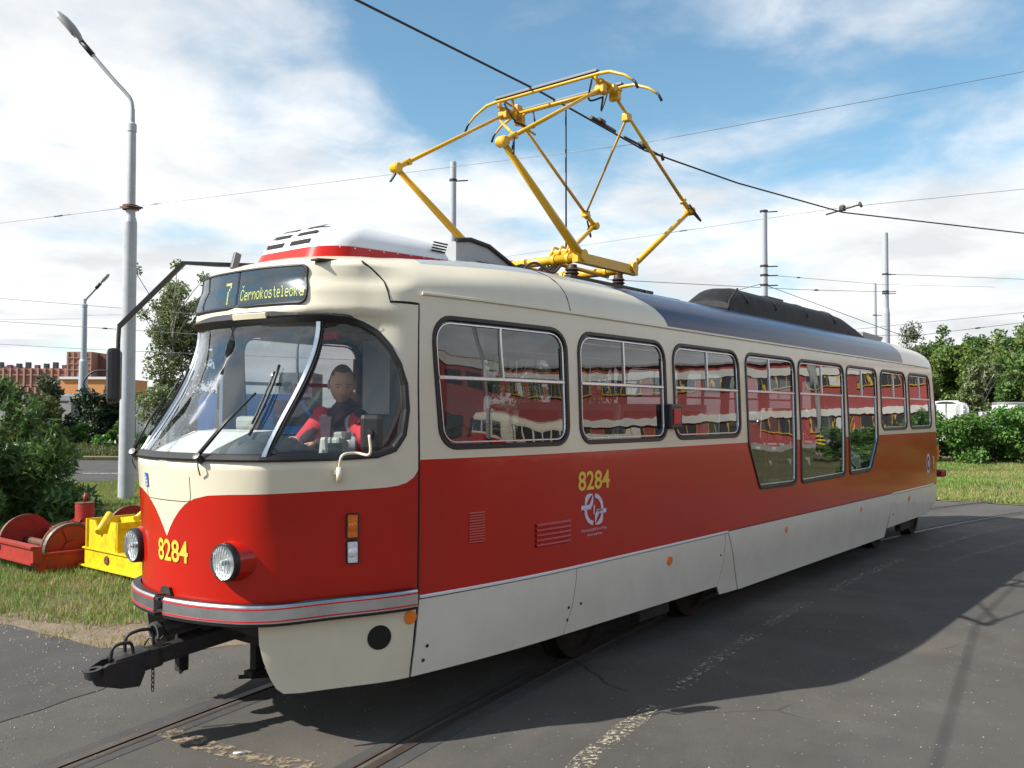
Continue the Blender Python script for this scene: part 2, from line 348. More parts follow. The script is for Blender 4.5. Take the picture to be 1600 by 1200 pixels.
# ---------------------------------------------------------------- patches cut out of the body surface
def pip(P, poly):
    x, y = P[:, 0], P[:, 1]; c = np.zeros(len(P), bool); n = len(poly); j = n - 1
    for i in range(n):
        xi, yi = poly[i]; xj, yj = poly[j]
        if yi != yj:
            k = ((yi > y) != (yj > y)) & (x < (xj - xi) * (y - yi) / (yj - yi) + xi); c ^= k
        j = i
    return c
def dens(poly, d, closed=True):
    o = []; n = len(poly)
    for i in range(n if closed else n - 1):
        a = poly[i]; b = poly[(i + 1) % n]; k = max(1, int(math.ceil(math.hypot(b[0] - a[0], b[1] - a[1]) / d)))
        o += [(a[0] + (b[0] - a[0]) * q / k, a[1] + (b[1] - a[1]) * q / k) for q in range(k)]
    if not closed: o.append(poly[-1])
    return o
def segdist(P, loop, closed=True):
    A = np.array(loop); B = np.roll(A, -1, 0)
    if not closed: A, B = A[:-1], A[1:]
    d = np.full(len(P), 9.0)
    for a, b in zip(A, B):
        v = b - a; l = v @ v
        if l < 1e-12: continue
        s = np.clip(((P - a) @ v) / l, 0, 1); q = P - a - s[:, None] * v
        d = np.minimum(d, (q * q).sum(1))
    return np.sqrt(d)
def rrect(a, b, c, d, r, n=6):               # rounded rectangle a..b by c..d; r one radius or four (bl, br, tr, tl)
    r = r if isinstance(r, (list, tuple)) else (r,) * 4; o = []
    for (cx_, cy_, q, s0) in ((a, c, r[0], 180), (b, c, r[1], 270), (b, d, r[2], 0), (a, d, r[3], 90)):
        ox = cx_ + (q if cx_ == a else -q); oy = cy_ + (q if cy_ == c else -q)
        o += [(ox + q * math.cos(R(s0 + 90 * k / n)), oy + q * math.sin(R(s0 + 90 * k / n))) for k in range(n + 1)]
    return o
def rpoly(pts, n=5):                         # polygon of (U, t, radius) with rounded corners
    o = []; m = len(pts)
    for i in range(m):
        p = Vector(pts[i][:2]); a = Vector(pts[i - 1][:2]); b = Vector(pts[(i + 1) % m][:2]); r = pts[i][2]
        if r <= 0: o.append(tuple(p)); continue
        da = (a - p); db = (b - p); r1 = min(r, da.length * .48, db.length * .48)
        s = p + da.normalized() * r1; e = p + db.normalized() * r1
        for k in range(n + 1):
            q = k / n; o.append(tuple(s * (1 - q) ** 2 + p * 2 * q * (1 - q) + e * q * q))
    return o
def inset(poly, d):                          # move a closed loop inwards by d (counter-clockwise loops)
    A = np.array(poly); n = len(A); o = []
    area = sum(A[i - 1][0] * A[i][1] - A[i][0] * A[i - 1][1] for i in range(n)); sg = 1 if area > 0 else -1
    for i in range(n):
        e1 = A[i] - A[i - 1]; e2 = A[(i + 1) % n] - A[i]
        n1 = np.array([-e1[1], e1[0]]) / (np.linalg.norm(e1) + 1e-12); n2 = np.array([-e2[1], e2[0]]) / (np.linalg.norm(e2) + 1e-12)
        b = n1 + n2; k = b @ b
        b = n1 if k < 1e-6 else b * (2 / max(k, 1.0))
        o.append(tuple(A[i] + sg * d * b))
    return o
def patch_data(outer, holes=(), cons=(), du=.1, dt=.1, dens_d=.08, usplit=None):
    outer = dens(outer, dens_d); holes = [dens(h, dens_d) for h in holes]; cons = [dens(c, dens_d, False) for c in cons]
    O = np.array(outer); u0, t0 = O.min(0); u1, t1 = O.max(0)
    us = []
    u = u0
    while u < u1: us.append(u); u += du if u < 1.7 or u > 12.6 else du * 2.2
    ts = np.arange(t0 + dt * .5, t1, dt)
    G = np.array([(a + (dt * .3 if k % 2 else 0), b) for k, b in enumerate(ts) for a in us]).reshape(-1, 2)
    if len(G):
        ok = pip(G, outer) & (segdist(G, outer) > .35 * min(du, dt))
        for h in holes: ok &= ~pip(G, h) & (segdist(G, h) > .35 * min(du, dt))
        for c in cons: ok &= segdist(G, c, False) > .3 * min(du, dt)
        G = G[ok]
    vs = []; ed = []
    for lp, cl in [(outer, True)] + [(h, True) for h in holes] + [(c, False) for c in cons]:
        b = len(vs); vs += lp; n = len(lp); ed += [(b + i, b + (i + 1) % n) for i in range(n if cl else n - 1)]
    vs += [tuple(g) for g in G]
    r = delaunay_2d_cdt([Vector(v) for v in vs], ed, [], 0, 1e-6)
    V = np.array([tuple(v) for v in r[0]]); T = np.array([list(f) for f in r[2] if len(f) == 3])
    c = V[T].mean(1); ok = pip(c, outer)
    for h in holes: ok &= ~pip(c, h)
    T = T[ok]; a = V[T]; ar = (a[:, 1, 0] - a[:, 0, 0]) * (a[:, 2, 1] - a[:, 0, 1]) - (a[:, 2, 0] - a[:, 0, 0]) * (a[:, 1, 1] - a[:, 0, 1])
    T[ar < 0] = T[ar < 0][:, ::-1]
    T = T[np.abs(ar) > 1e-9]
    return V, T
def on_side(X, s):
    X = X.copy()
    if s > 0: X[:, 1] *= -1                  # s=-1: camera side (y<0); s=+1: far side
    return X
def patch(name, outer, mats, off=0.0, holes=(), cons=(), cls=None, du=.1, dt=.1, dens_d=.08, sides=(-1,), parent=None, flip=False, data=None):
    V, T = data or patch_data(outer, holes, cons, du, dt, dens_d)
    X = FO(V[:, 0], V[:, 1], off); Nn = FN(V[:, 0], V[:, 1])
    mid = V[:, 0] < 1e-4
    Nn[mid, 1] = 0; Nn /= np.maximum(np.linalg.norm(Nn, axis=1, keepdims=True), 1e-9)
    c = V[T].mean(1); fm = cls(c) if cls else np.zeros(len(T), int)
    av, af, am, an = [], [], [], []; b = 0
    for s in sides:
        Y = on_side(X, s); Q = on_side(Nn, s); F_ = T if (s < 0) != flip else T[:, ::-1]
        av.append(Y); af.append(F_ + b); am.append(fm); an.append(-Q if flip else Q); b += len(Y)
    return mesh_obj(name, np.vstack(av), np.vstack(af), mats, parent, np.concatenate(am), True, normals=np.vstack(an))
def ring(name, loop_in, loop_out, mats, prof, sides=(-1,), parent=None, dens_d=.05):
    # closed band between two loops: prof = [(k from inner 0 to outer 1, offset)]
    pass
def strip(name, path, wd, mats, off0, off1, sides=(-1,), parent=None, closed=False, d=.05, prof=None, lean=0.0):
    # a moulded strip laid on the body along a (U,t) path, wd wide, from off0 (buried) to off1 (proud)
    P = np.array(dens(path, d, closed)); n = len(P)
    if closed: t = np.roll(P, -1, 0) - np.roll(P, 1, 0)
    else:
        t = np.zeros_like(P); t[1:-1] = P[2:] - P[:-2]; t[0] = P[1] - P[0]; t[-1] = P[-1] - P[-2]
    t /= np.linalg.norm(t, axis=1, keepdims=True); nn = np.stack([-t[:, 1], t[:, 0]], 1)
    prof = prof or [(-.5, off0), (-.5, off1 - .25 * abs(off1 - off0)), (-.3, off1), (.3, off1), (.5, off1 - .25 * abs(off1 - off0)), (.5, off0)]
    rows = []
    for (k, of) in prof:
        q = P + nn * (k * wd); rows.append(FO(q[:, 0], q[:, 1], of))
    av, af = [], []; b = 0; m = len(rows)
    for s in sides:
        Y = np.vstack([on_side(r_, s) for r_ in rows]); fl = []
        for j in range(m - 1):
            for i in range(n if closed else n - 1):
                q = (j * n + i, j * n + (i + 1) % n, (j + 1) * n + (i + 1) % n, (j + 1) * n + i); fl.append(q if s < 0 else q[::-1])
        if not closed:
            e0 = [j * n for j in range(m)]; e1 = [j * n + n - 1 for j in range(m)]
            fl += [tuple(reversed(e0)) if s < 0 else tuple(e0), tuple(e1) if s < 0 else tuple(reversed(e1))]
        av.append(Y); af += [tuple(i + b for i in f) for f in fl]; b += len(Y)
    o = mesh_obj(name, np.vstack(av), af, mats, parent)
    me = o.data; bm = bmesh.new(); bm.from_mesh(me); bmesh.ops.recalc_face_normals(bm, faces=bm.faces); bm.to_mesh(me); bm.free()
    return o
_fontcache = {}
def text_mesh(txt, size=1.0, bold=0.0, res=6):
    k = (txt, size, bold)
    if k in _fontcache: return _fontcache[k]
    cu = bpy.data.curves.new('t', 'FONT'); cu.body = txt; cu.size = size; cu.offset = bold; cu.resolution_u = res; cu.fill_mode = 'FRONT'
    ob = bpy.data.objects.new('t', cu); COL.objects.link(ob); dg = bpy.context.evaluated_depsgraph_get(); dg.update()
    me = ob.evaluated_get(dg).to_mesh(); v = np.array([tuple(x.co) for x in me.vertices]); f = [tuple(p.vertices) for p in me.polygons]
    ob.evaluated_get(dg).to_mesh_clear(); bpy.data.objects.remove(ob)
    _fontcache[k] = (v, f); return v, f
def body_text(name, txt, u0, u1, t0, t1, m, off=.004, s=-1, parent=None, bold=.02, curve=0):
    v, f = text_mesh(txt, 1.0, bold); a, b = v.min(0), v.max(0)
    U = u0 + (v[:, 0] - a[0]) / (b[0] - a[0]) * (u1 - u0); T = t0 + (v[:, 1] - a[1]) / (b[1] - a[1]) * (t1 - t0)
    X = FO(np.abs(U), T, off)
    sg = np.where(U < 0, -1, 1); X[:, 1] *= sg
    return mesh_obj(name, X, f, m, parent)
# ---------------------------------------------------------------- the tram
tram = empty('tram', (0, 0, 0), 0, 'cream and red tram with raised yellow pantograph, numbered 8284, parked on the rails', 'tram')
US = 1.600                                   # the joint between the cab moulding and the side wall
SIDE = UX
def win(xa, xb): return rrect(SIDE(xa), SIDE(xb), 1.695, 2.515, (.13, .13, .16, .16))
WIN = [win(1.165, 2.385), win(2.525, 3.80), win(3.935, 5.235), None, None, None, win(9.645, 10.845), win(10.985, 12.23)]
WIN[3] = rpoly([(SIDE(5.655), 1.165, .05), (SIDE(6.60), 1.155, .08), (SIDE(6.655), 2.515, .16), (SIDE(5.385), 2.515, .16), (SIDE(5.395), 1.62, .05)])
WIN[4] = rpoly([(SIDE(6.755), 1.155, .07), (SIDE(8.16), 1.165, .08), (SIDE(8.205), 2.515, .16), (SIDE(6.74), 2.515, .16)])
WIN[5] = rpoly([(SIDE(8.335), 1.17, .07), (SIDE(9.15), 1.175, .07), (SIDE(9.46), 1.56, .06), (SIDE(9.50), 2.515, .16), (SIDE(8.29), 2.515, .16)])
WIN9 = rrect(SIDE(12.44) + .10, SIDE(12.44) + .42, 1.70, 2.50, .05)
CABW = [(0, 1.655), (.3, 1.655), (.79, 1.655), (1.07, 1.655), (1.319, 1.664), (1.423, 1.698), (1.485, 1.785), (1.507, 1.935), (1.488, 2.089), (1.425, 2.205), (1.312, 2.308), (1.168, 2.395), (1.012, 2.452), (.892, 2.474), (.75, 2.482), (.5, 2.480), (.25, 2.476), (0, 2.474)]
CABG = [(0, 1.680), (.3, 1.680), (.79, 1.680), (1.07, 1.681), (1.300, 1.690), (1.390, 1.722), (1.448, 1.800), (1.468, 1.935), (1.450, 2.080), (1.392, 2.188), (1.285, 2.282), (1.150, 2.364), (1.000, 2.420), (.885, 2.442), (.75, 2.450), (.5, 2.448), (.25, 2.444), (0, 2.442)]
REDLINE = [(0, 1.195), (.035, 1.245), (.075, 1.295), (.125, 1.345), (.185, 1.39), (.26, 1.425), (.36, 1.447), (.50, 1.456), (.66, 1.460), (.90, 1.465), (1.155, 1.469), (1.356, 1.476), (1.44, 1.484), (1.50, 1.499), (1.55, 1.528), (1.58, 1.565), (US, 1.62)]
BLUEX = [(SIDE(3.90), 2.648), (SIDE(3.86), 2.72), (SIDE(3.76), 2.80), (SIDE(3.60), 2.88), (SIDE(3.40), 2.95), (SIDE(3.30), 3.14)]
BLUE2 = [(SIDE(10.80), 2.648), (SIDE(10.80), 3.14)]
LOWT = .822
bot = [(0, .80), (.74, .80), (US, LOWT), (SIDE(12.44), LOWT), (UEND, LOWT)]
outer = bot + [(UEND, 3.14), (0, 3.14)]
cons = [REDLINE, [(US, 1.633), (UEND, 1.633)], [(US, LOWT), (US, 1.633)], [(SIDE(3.90), 2.648), (SIDE(10.80), 2.648)], BLUEX, BLUE2, [(SIDE(.95), 2.94), (UEND, 2.94)]]
rl = np.array(REDLINE); bx = np.array(BLUEX)
def cls(c):
    U, t = c[:, 0], c[:, 1]; m = np.zeros(len(c), int)
    lim = np.where(U < US, np.interp(U, rl[:, 0], rl[:, 1]), 1.633); m[t < lim] = 1
    grey = (t > 2.94) & (U > SIDE(.95)); m[grey] = 3
    blue = (t > 2.648) & (U > np.interp(t, bx[:, 1], bx[:, 0])) & (U < SIDE(10.80)); m[blue] = 2
    return m
BD = patch_data(outer, [CABW] + WIN + [WIN9], cons, .07, .075, .06)
body = patch('body', outer, [M_['cream'], M_['red_paint'], M_['blue_paint'], M_['roof_grey']], cls=cls, sides=(-1, 1), parent=tram, data=BD)
patch('inner_lining', outer, [M_['lining']], off=-.045, sides=(-1, 1), parent=tram, data=BD, flip=True)

# cab mouldings, seams, gutter
SEAM = [(1.588, .822), (1.592, 1.63), (1.600, 2.10), (1.627, 2.578), (1.295, 2.584), (1.261, 2.652), (1.205, 2.735), (1.141, 2.800), (1.06, 2.875), (.973, 2.95)]
for sd_ in (-1, 1):
    strip('panel_joint', SEAM, .016, M_['groove'], -.01, .0025, sides=(sd_,), parent=tram, d=.04)
    strip('panel_joint', [(1.588, LOWT), (1.572, .60), (1.565, .345)], .012, M_['groove'], -.01, .0025, sides=(sd_,), parent=tram)
    strip('rain_gutter', [(1.66, 2.645), (SIDE(12.30), 2.645)], .022, M_['cream'], -.01, .016, sides=(sd_,), parent=tram, d=.25)
    strip('roof_joint', [(SIDE(2.46), 2.66), (SIDE(2.42), 2.90), (SIDE(2.40), 3.10)], .008, M_['groove'], -.01, .0015, sides=(sd_,), parent=tram)
hatch = [(0, 1.405), (.205, 1.405), (.228, 1.412), (.235, 1.435), (.235, 1.548)]
strip('hatch_joint', hatch, .005, M_['groove'], -.01, .0012, sides=(-1, 1), parent=tram, d=.03)
# windows
def window(loop, rail=True, mull=None, sides=(-1,), seal=.036, rails_t=2.135):
    A = np.array(loop); w = strip('window', inset(loop, seal / 2 - .012), seal, M_['black_rubber'], -.045, .011, sides=sides, parent=tram, closed=True, d=.06)
    gl = inset(loop, seal - .02); p = patch('pane', gl, [M_['window_glass']], off=-.012, du=.3, dt=.3, dens_d=.15, sides=sides, parent=w)
    u0, u1 = A[:, 0].min(), A[:, 0].max()
    al = inset(loop, seal + .002)
    strip('frame', al, .012, M_['aluminium'], -.02, -.001, sides=sides, parent=w, closed=True, d=.06)
    if rail:
        strip('rail', [(u0 + seal, rails_t), (u1 - seal, rails_t)], .026, M_['aluminium'], -.02, .004, sides=sides, parent=w)
        mu = u0 + (u1 - u0) * (mull or .5)
        strip('mullion', [(mu, rails_t), (mu, 2.515 - seal)], .013, M_['aluminium'], -.02, .0005, sides=sides, parent=w)
        strip('slider_gasket', [(mu + .03, rails_t + .012), (u1 - .12, rails_t + .012)], .014, M_['black_rubber'], -.02, -.004, sides=sides, parent=w)
        strip('slider_gasket', [(u1 - seal - .022, rails_t + .02), (u1 - seal - .022, 2.515 - seal - .1)], .02, M_['black_rubber'], -.02, -.004, sides=sides, parent=w)
    return w
for i, lp in enumerate(WIN):
    window(lp, mull=(.49, .5, .5, .47, .5, .5, .52, .5)[i], sides=(-1,))
    window(lp, mull=(.49, .5, .5, .47, .5, .5, .52, .5)[i], sides=(1,))
for sd_ in (-1, 1): window(WIN9, rail=False, sides=(sd_,), seal=.022)
# cab glazing
wind = strip('windscreen', CABW[:-1] + [(0, 2.474)], .045, M_['black_rubber'], -.05, .010, sides=(-1, 1), parent=tram, d=.05, prof=[(-.32, -.05), (-.32, .006), (-.15, .010), (.35, .008), (.68, -.004), (.68, -.05)])
PIL = [(.722, 1.66), (.722, 1.8), (.720, 2.0), (.716, 2.2), (.712, 2.46)]
cab_f = [q for q in CABG if q[0] < .70]; cab_b = [q for q in CABG if q[0] > .74]
front = [(0, 1.68), (.3, 1.68), (.722, 1.68), (.722, 1.8), (.720, 2.0), (.716, 2.2), (.713, 2.449), (.5, 2.448), (.25, 2.444), (0, 2.442)]
sidep = [(.724, 1.68)] + [q for q in CABG if q[0] > .74] + [(.715, 2.449), (.718, 2.2), (.722, 2.0), (.724, 1.8)]
patch('pane', inset(front, -.012), [M_['screen_glass']], off=-.012, du=.08, dt=.1, dens_d=.07, sides=(-1, 1), parent=wind)
for sd_ in (-1, 1):
    q = patch('side_quarter_pane', inset(sidep, -.012), [M_['quarter_glass']], off=-.014, du=.1, dt=.1, dens_d=.08, sides=(sd_,), parent=wind)
    strip('pillar', PIL, .045, M_['aluminium'], -.05, .012, sides=(sd_,), parent=wind, d=.06)
    strip('pillar_gasket', [(u + .028, t) for u, t in PIL], .012, M_['black_rubber'], -.05, .006, sides=(sd_,), parent=wind, d=.06)
# destination display
DISP = rrect(-.60, .60, 2.572, 2.878, .04)
def FS(U, t, off):
    U = np.asarray(U, float); X = FO(np.abs(U), t, off); X[:, 1] *= np.where(U < 0, -1, 1); return X
half = [(0, 2.572)] + rrect(0, .60, 2.572, 2.878, (0, .045, .045, 0))[7:21] + [(0, 2.878)]
disp = strip('destination_display', half, .022, M_['black_rubber'], -.02, .016, sides=(-1, 1), parent=tram, d=.04)
0 and strip('panel_gap', [(-.0, 2.585), (0, 2.865)], .004, M_['black_rubber'], -.01, .003, sides=(-1,), parent=disp)
patch('led_panel', inset(half, .003), [M_['led_panel']], off=.0075, du=.05, dt=.06, sides=(-1, 1), parent=disp)
patch('cover_pane', inset(half, .012), [M_['sign_glass']], off=.0125, du=.06, dt=.06, sides=(-1, 1), parent=disp)
FONT = {'C': '01110 10001 10000 10000 10000 10001 01110', 'e': '00000 00000 01110 10001 11111 10000 01110', 'r': '00000 00000 10110 11001 10000 10000 10000', 'n': '00000 00000 10110 11001 10001 10001 10001',
        'o': '00000 00000 01110 10001 10001 10001 01110', 'k': '10000 10000 10010 10100 11000 10100 10010', 's': '00000 00000 01110 10000 01110 00001 11110', 't': '00100 00100 01110 00100 00100 00100 00011',
        'l': '01100 00100 00100 00100 00100 00100 01110', 'c': '00000 00000 01110 10001 10000 10001 01110', 'a': '00000 00000 01110 00001 01111 10001 01111', '7': '11111 00001 00010 00100 00100 00100 00100'}
def led(txt, u0, u1, t0, t1, name, big=False):
    cols = []
    for ch in txt:
        acc = ''
        if ch == 'Č': ch, acc = 'C', 'caron'
        if ch == 'á': ch, acc = 'a', 'acute'
        rows = FONT[ch].split()
        for x in range(5):
            c = [y for y in range(7) if rows[6 - y][x] == '1']
            if acc == 'caron' and x in (1, 3): c.append(9)
            if acc == 'caron' and x == 2: c.append(8)
            if acc == 'acute' and x == 2: c.append(6)
            if acc == 'acute' and x == 3: c.append(7)
            cols.append(c)
        cols.append([])
    cols = cols[:-1]; n = len(cols); pu = (u1 - u0) / n; pt = (t1 - t0) / 7; V, Fc = [], []
    for i, c in enumerate(cols):
        for y in c:
            a, b = u0 + (i + .5) * pu, t0 + (y + .5) * pt; k = .46; q = len(V)
            V += [(a - pu * k, b - pt * k), (a + pu * k, b - pt * k), (a + pu * k, b + pt * k), (a - pu * k, b + pt * k)]; Fc.append((q, q + 1, q + 2, q + 3))
    V = np.array(V); return mesh_obj(name, FS(V[:, 0], V[:, 1], .0100), Fc, M_['led_on'], disp)
led('Černokostelecká', .03, .585, 2.615, 2.70, 'lettering')
led('7', -.135, -.075, 2.60, 2.78, 'route_number')
# brow lamp strip under the display
strip('brow_trim', [(.08, 2.497), (.36, 2.497)], .02, M_['cream'], -.005, .02, sides=(-1,), parent=tram)
# numbers, emblem, stickers
body_text('lettering', '8284', -.10, .195, 1.05, 1.178, M_['yellow_letter'], parent=tram, bold=.018)
body_text('lettering', '8284', SIDE(2.487), SIDE(2.902), 1.352, 1.492, M_['yellow_letter'], parent=tram, bold=.018)
def emblem():
    V, Fc, b = [], [], 0; cu, ct = SIDE(2.69), 1.207; a, h = .125, .115
    def band(f0, f1, n=24):
        q = len(V)
        for i in range(n + 1): V.extend([f0(i / n), f1(i / n)])
        Fc.extend([(q + 2 * i, q + 2 * i + 1, q + 2 * i + 3, q + 2 * i + 2) for i in range(n)])
    def el(ang, ra, rb): return (cu + ra * math.cos(R(ang)), ct + rb * math.sin(R(ang)))
    for d in (0, 180):                       # two open arcs, each ending in a leaf with a straight arm
        band(lambda s: el(d - 8 + s * 92, a, h * 1.0), lambda s: el(d - 8 + s * 92, a - .032, h - .030))
        sgn = 1 if d == 0 else -1
        c0 = np.array([cu - .005, ct + h]); pts = []
        def lf(s, w):
            x0, y0, x1, y1 = -.015, h, -.115, .008; x = x0 + (x1 - x0) * s; y = y0 + (y1 - y0) * s; k = math.sin(PI * s) * .047 * w
            nx, ny = (y1 - y0), -(x1 - x0); l = math.hypot(nx, ny); return (cu + sgn * (x + nx / l * k), ct + sgn * (y + ny / l * k))
        band(lambda s: lf(s, 1.25), lambda s: lf(s, .35)); band(lambda s: lf(s, -1.15), lambda s: lf(s, -.35))
        band(lambda s: (cu + sgn * (-.165 + s * .13), ct + sgn * .004), lambda s: (cu + sgn * (-.165 + s * .10), ct + sgn * .036), 6)
    band(lambda s: (cu + .012 - s * .006, ct + .03 - s * .075), lambda s: (cu - .006 - s * .003, ct + .03 - s * .06), 4)
    V_ = np.array(V); o = mesh_obj('emblem', FO(V_[:, 0], V_[:, 1], .004), Fc, M_['lilac_print'], tram); bm = bmesh.new(); bm.from_mesh(o.data)
    bmesh.ops.recalc_face_normals(bm, faces=bm.faces); bm.to_mesh(o.data); bm.free(); o.data.materials[0].use_backface_culling = False
emblem()
body_text('caption', 'Dopravní podnik hl. m. Prahy,', SIDE(2.53), SIDE(2.86), 1.045, 1.070, M_['lilac_print'], parent=tram, bold=.0)
body_text('caption', 'akciová společnost', SIDE(2.60), SIDE(2.80), 1.012, 1.034, M_['lilac_print'], parent=tram, bold=.0)
# wheelchair sticker on the nose, far side
def flat(name, pts, m, off=.004, parent=None, s=1):
    V = np.array(pts); X = FS(V[:, 0], V[:, 1], off); return mesh_obj(name, X, [tuple(range(len(pts)))], m, parent or tram)
st = flat('access_sticker', [(-.262, 1.468), (-.205, 1.468), (-.205, 1.552), (-.262, 1.552)], M_['sticker_blue'])
V, Fc = [], []
def seg(p, q, wd=.006):
    d = np.array(q) - np.array(p); nrm = np.array([-d[1], d[0]]) / np.linalg.norm(d) * wd / 2; b = len(V)
    V.extend([tuple(np.array(p) - nrm), tuple(np.array(q) - nrm), tuple(np.array(q) + nrm), tuple(np.array(p) + nrm)]); Fc.append((b, b + 1, b + 2, b + 3))
seg((-.240, 1.535), (-.240, 1.505)); seg((-.240, 1.505), (-.222, 1.505)); seg((-.222, 1.505), (-.216, 1.480)); seg((-.240, 1.522), (-.226, 1.522))
for k in range(9): seg((-.236 + .016 * math.cos(R(130 + 24 * k)), 1.492 + .016 * math.sin(R(130 + 24 * k))), (-.236 + .016 * math.cos(R(154 + 24 * k)), 1.492 + .016 * math.sin(R(154 + 24 * k))), .005)
V_ = np.array(V); mesh_obj('pictogram', FS(V_[:, 0], V_[:, 1], .006), Fc, M_['white_print'], st)
# city crest near the rear
cu, ct = SIDE(11.95), 1.15
V, Fc = [], []
for k in range(24): V.append((cu + .11 * math.cos(2 * PI * k / 24), ct + .155 * math.sin(2 * PI * k / 24)))
V_ = np.array(V); cr_ = mesh_obj('crest', FO(V_[:, 0], V_[:, 1], .003), [tuple(range(24))], M_['lilac_print'], tram)
for nm, k0, k1, m in (('crest_field', .72, 0, 'dash_dark'), ('crest_tower', .36, 0, 'lilac_print')):
    V_ = np.array([(cu + .11 * k0 * math.cos(2 * PI * k / 16), ct + .155 * k0 * math.sin(2 * PI * k / 16)) for k in range(16)])
    mesh_obj(nm, FO(V_[:, 0], V_[:, 1], .0045 if k0 > .5 else .006), [tuple(range(16))], M_[m], cr_)
# grilles
def grille(u0, u1, t0, t1, n, name, d=.012):
    g = None
    for k in range(n):
        ta = t0 + (t1 - t0) * k / n; tb = ta + (t1 - t0) / n
        us = np.linspace(u0, u1, 4); rows = [(ta + .0, .0), (ta + .0, .001), (ta + (tb - ta) * .25, d), (ta + (tb - ta) * .62, d * .6), (ta + (tb - ta) * .75, -.0), (tb, .0)]
        X = np.vstack([FO(us, np.full(4, a), max(b, -.001) + .0015) for a, b in rows]); f = [(j * 4 + i, j * 4 + i + 1, j * 4 + i + 5, j * 4 + i + 4) for j in range(len(rows) - 1) for i in range(3)]
        X2 = FO(np.array([u0, u1, u1, u0]), np.array([ta + (tb - ta) * .02, ta + (tb - ta) * .02, ta + (tb - ta) * .16, ta + (tb - ta) * .16]), .004)
        if g is None: g = mesh_obj(name, X, f, M_['red_paint'], tram)
        else: mesh_obj('louvre', X, f, M_['red_paint'], g)
        mesh_obj('slot', X2, [(0, 1, 2, 3)], M_['groove'], g)
    return g
grille(SIDE(2.01), SIDE(2.385), 1.0, 1.17, 5, 'vent_grille', .014)
grille(SIDE(1.395), SIDE(1.53), 1.09, 1.29, 12, 'vent_grille', .003)
grille(SIDE(12.20), SIDE(12.32), 1.05, 1.25, 6, 'vent_grille', .008)
# side indicator and position lamp
for t0, t1, m, n in ((1.19, 1.335, 'amber', 'indicator_lamp'), (1.045, 1.18, 'lens_clear', 'position_lamp')):
    lo = rrect(1.142, 1.212, t0, t1, .012); o = strip(n, inset(lo, .004), .010, M_['black_plastic'], -.01, .018, parent=tram, closed=True, d=.03)
    patch('lens', inset(lo, .006), [M_[m]], off=.016, du=.03, dt=.03, dens_d=.02, parent=o)
    b = MB(); c = FO(1.177, (t0 + t1) / 2, .016)[0]; nn = FN(1.177, (t0 + t1) / 2)[0]
    b.lathe(c, nn, [(.030, 0), (.028, .006), (.018, .011), (0.001, .013)], 16, 0); b.build('bulb', [M_[m]], o)
# orange side reflectors
for (u, t, r) in ((1.535, .700, .042), (SIDE(3.836), .683, .040), (SIDE(6.314), .69, .040), (SIDE(8.73), .705, .040), (SIDE(10.9), .69, .040)):
    c = FO(u, t, 0)[0]; nn = FN(u, t)[0]; b = MB(); b.lathe(c, nn, [(r, -.02), (r, .006), (r * .9, .010), (.001, .011)], 20, 0); b.build('reflector', [M_['reflector_orange']], tram)

# ---------------------------------------------------------------- skirts
def skirt(outer, off=0.0, m='skirt_grey', sides=(-1,), du=.12, thick=.012):
    D = patch_data(outer, (), (), du, .08, .07); V, T = D
    X = FO(V[:, 0], V[:, 1], off); Nn = FN(V[:, 0], V[:, 1]); o = None
    e = set((a, b) for t in T for a, b in ((t[0], t[1]), (t[1], t[2]), (t[2], t[0]))); bd = [(a, b) for (a, b) in e if (b, a) not in e]
    for s in sides:
        n = len(X); Xo, Xi, NQ = on_side(X, s), on_side(X - Nn * thick, s), on_side(Nn, s)
        A = [Xo, Xi]; NN = [NQ, -NQ]; Fc = [tuple(t) for t in T] + [tuple(t[::-1] + n) for t in T]; k = 2 * n
        for a, b in bd:
            d = Xo[b] - Xo[a]; en = np.cross(d, NQ[a]); en = en / (np.linalg.norm(en) + 1e-12) * (1 if s < 0 else -1); A.append(np.array([Xo[b], Xo[a], Xi[a], Xi[b]])); NN.append(np.tile(en, (4, 1))); Fc.append((k, k + 1, k + 2, k + 3)); k += 4
        if s > 0: Fc = [tuple(reversed(f)) for f in Fc]
        o = mesh_obj('skirt_panel', np.vstack(A), Fc, M_[m], tram, smooth=True, normals=np.vstack(NN))
    return o
g = .006
nose_sk = [(.648, .80), (.660, .62), (.680, .53), (.713, .43), (.745, .37), (.785, .338), (.881, .331), (1.562, .334), (1.572, .60), (1.582, LOWT - .006)] + [(1.3, .812)]
skirt(nose_sk, m='cream', du=.06); skirt(nose_sk, sides=(1,), m='cream', du=.06)
P2 = [(1.578, .334), (SIDE(2.37), .338), (SIDE(2.43), .50), (SIDE(2.468), .72), (SIDE(2.468), .797), (1.600, .795), (1.588, .60)]
P3 = [(SIDE(2.38), .338), (SIDE(4.79), .318), (SIDE(4.86), .50), (SIDE(4.875), .745), (SIDE(4.86), .797), (SIDE(2.478), .797), (SIDE(2.478), .72), (SIDE(2.44), .50)]
P4 = [(SIDE(4.80), .318), (SIDE(4.86), .235), (SIDE(5.24), .225), (SIDE(4.93), .797), (SIDE(4.872), .797), (SIDE(4.885), .745), (SIDE(4.87), .50)]
P5 = [(SIDE(5.252), .225), (SIDE(9.82), .235), (SIDE(9.86), .28), (SIDE(10.06), .815), (SIDE(4.925), .815), (SIDE(4.94), .797)]
P6 = [(SIDE(9.98), .345), (SIDE(12.0), .365), (SIDE(12.32), .45), (SIDE(12.44), .50), (SIDE(12.44), .797), (SIDE(10.08), .797)]
P7 = [(SIDE(12.455), .50), (SIDE(12.44) + .55, .52), (UEND, .56), (UEND, .80), (SIDE(12.455), .80)]
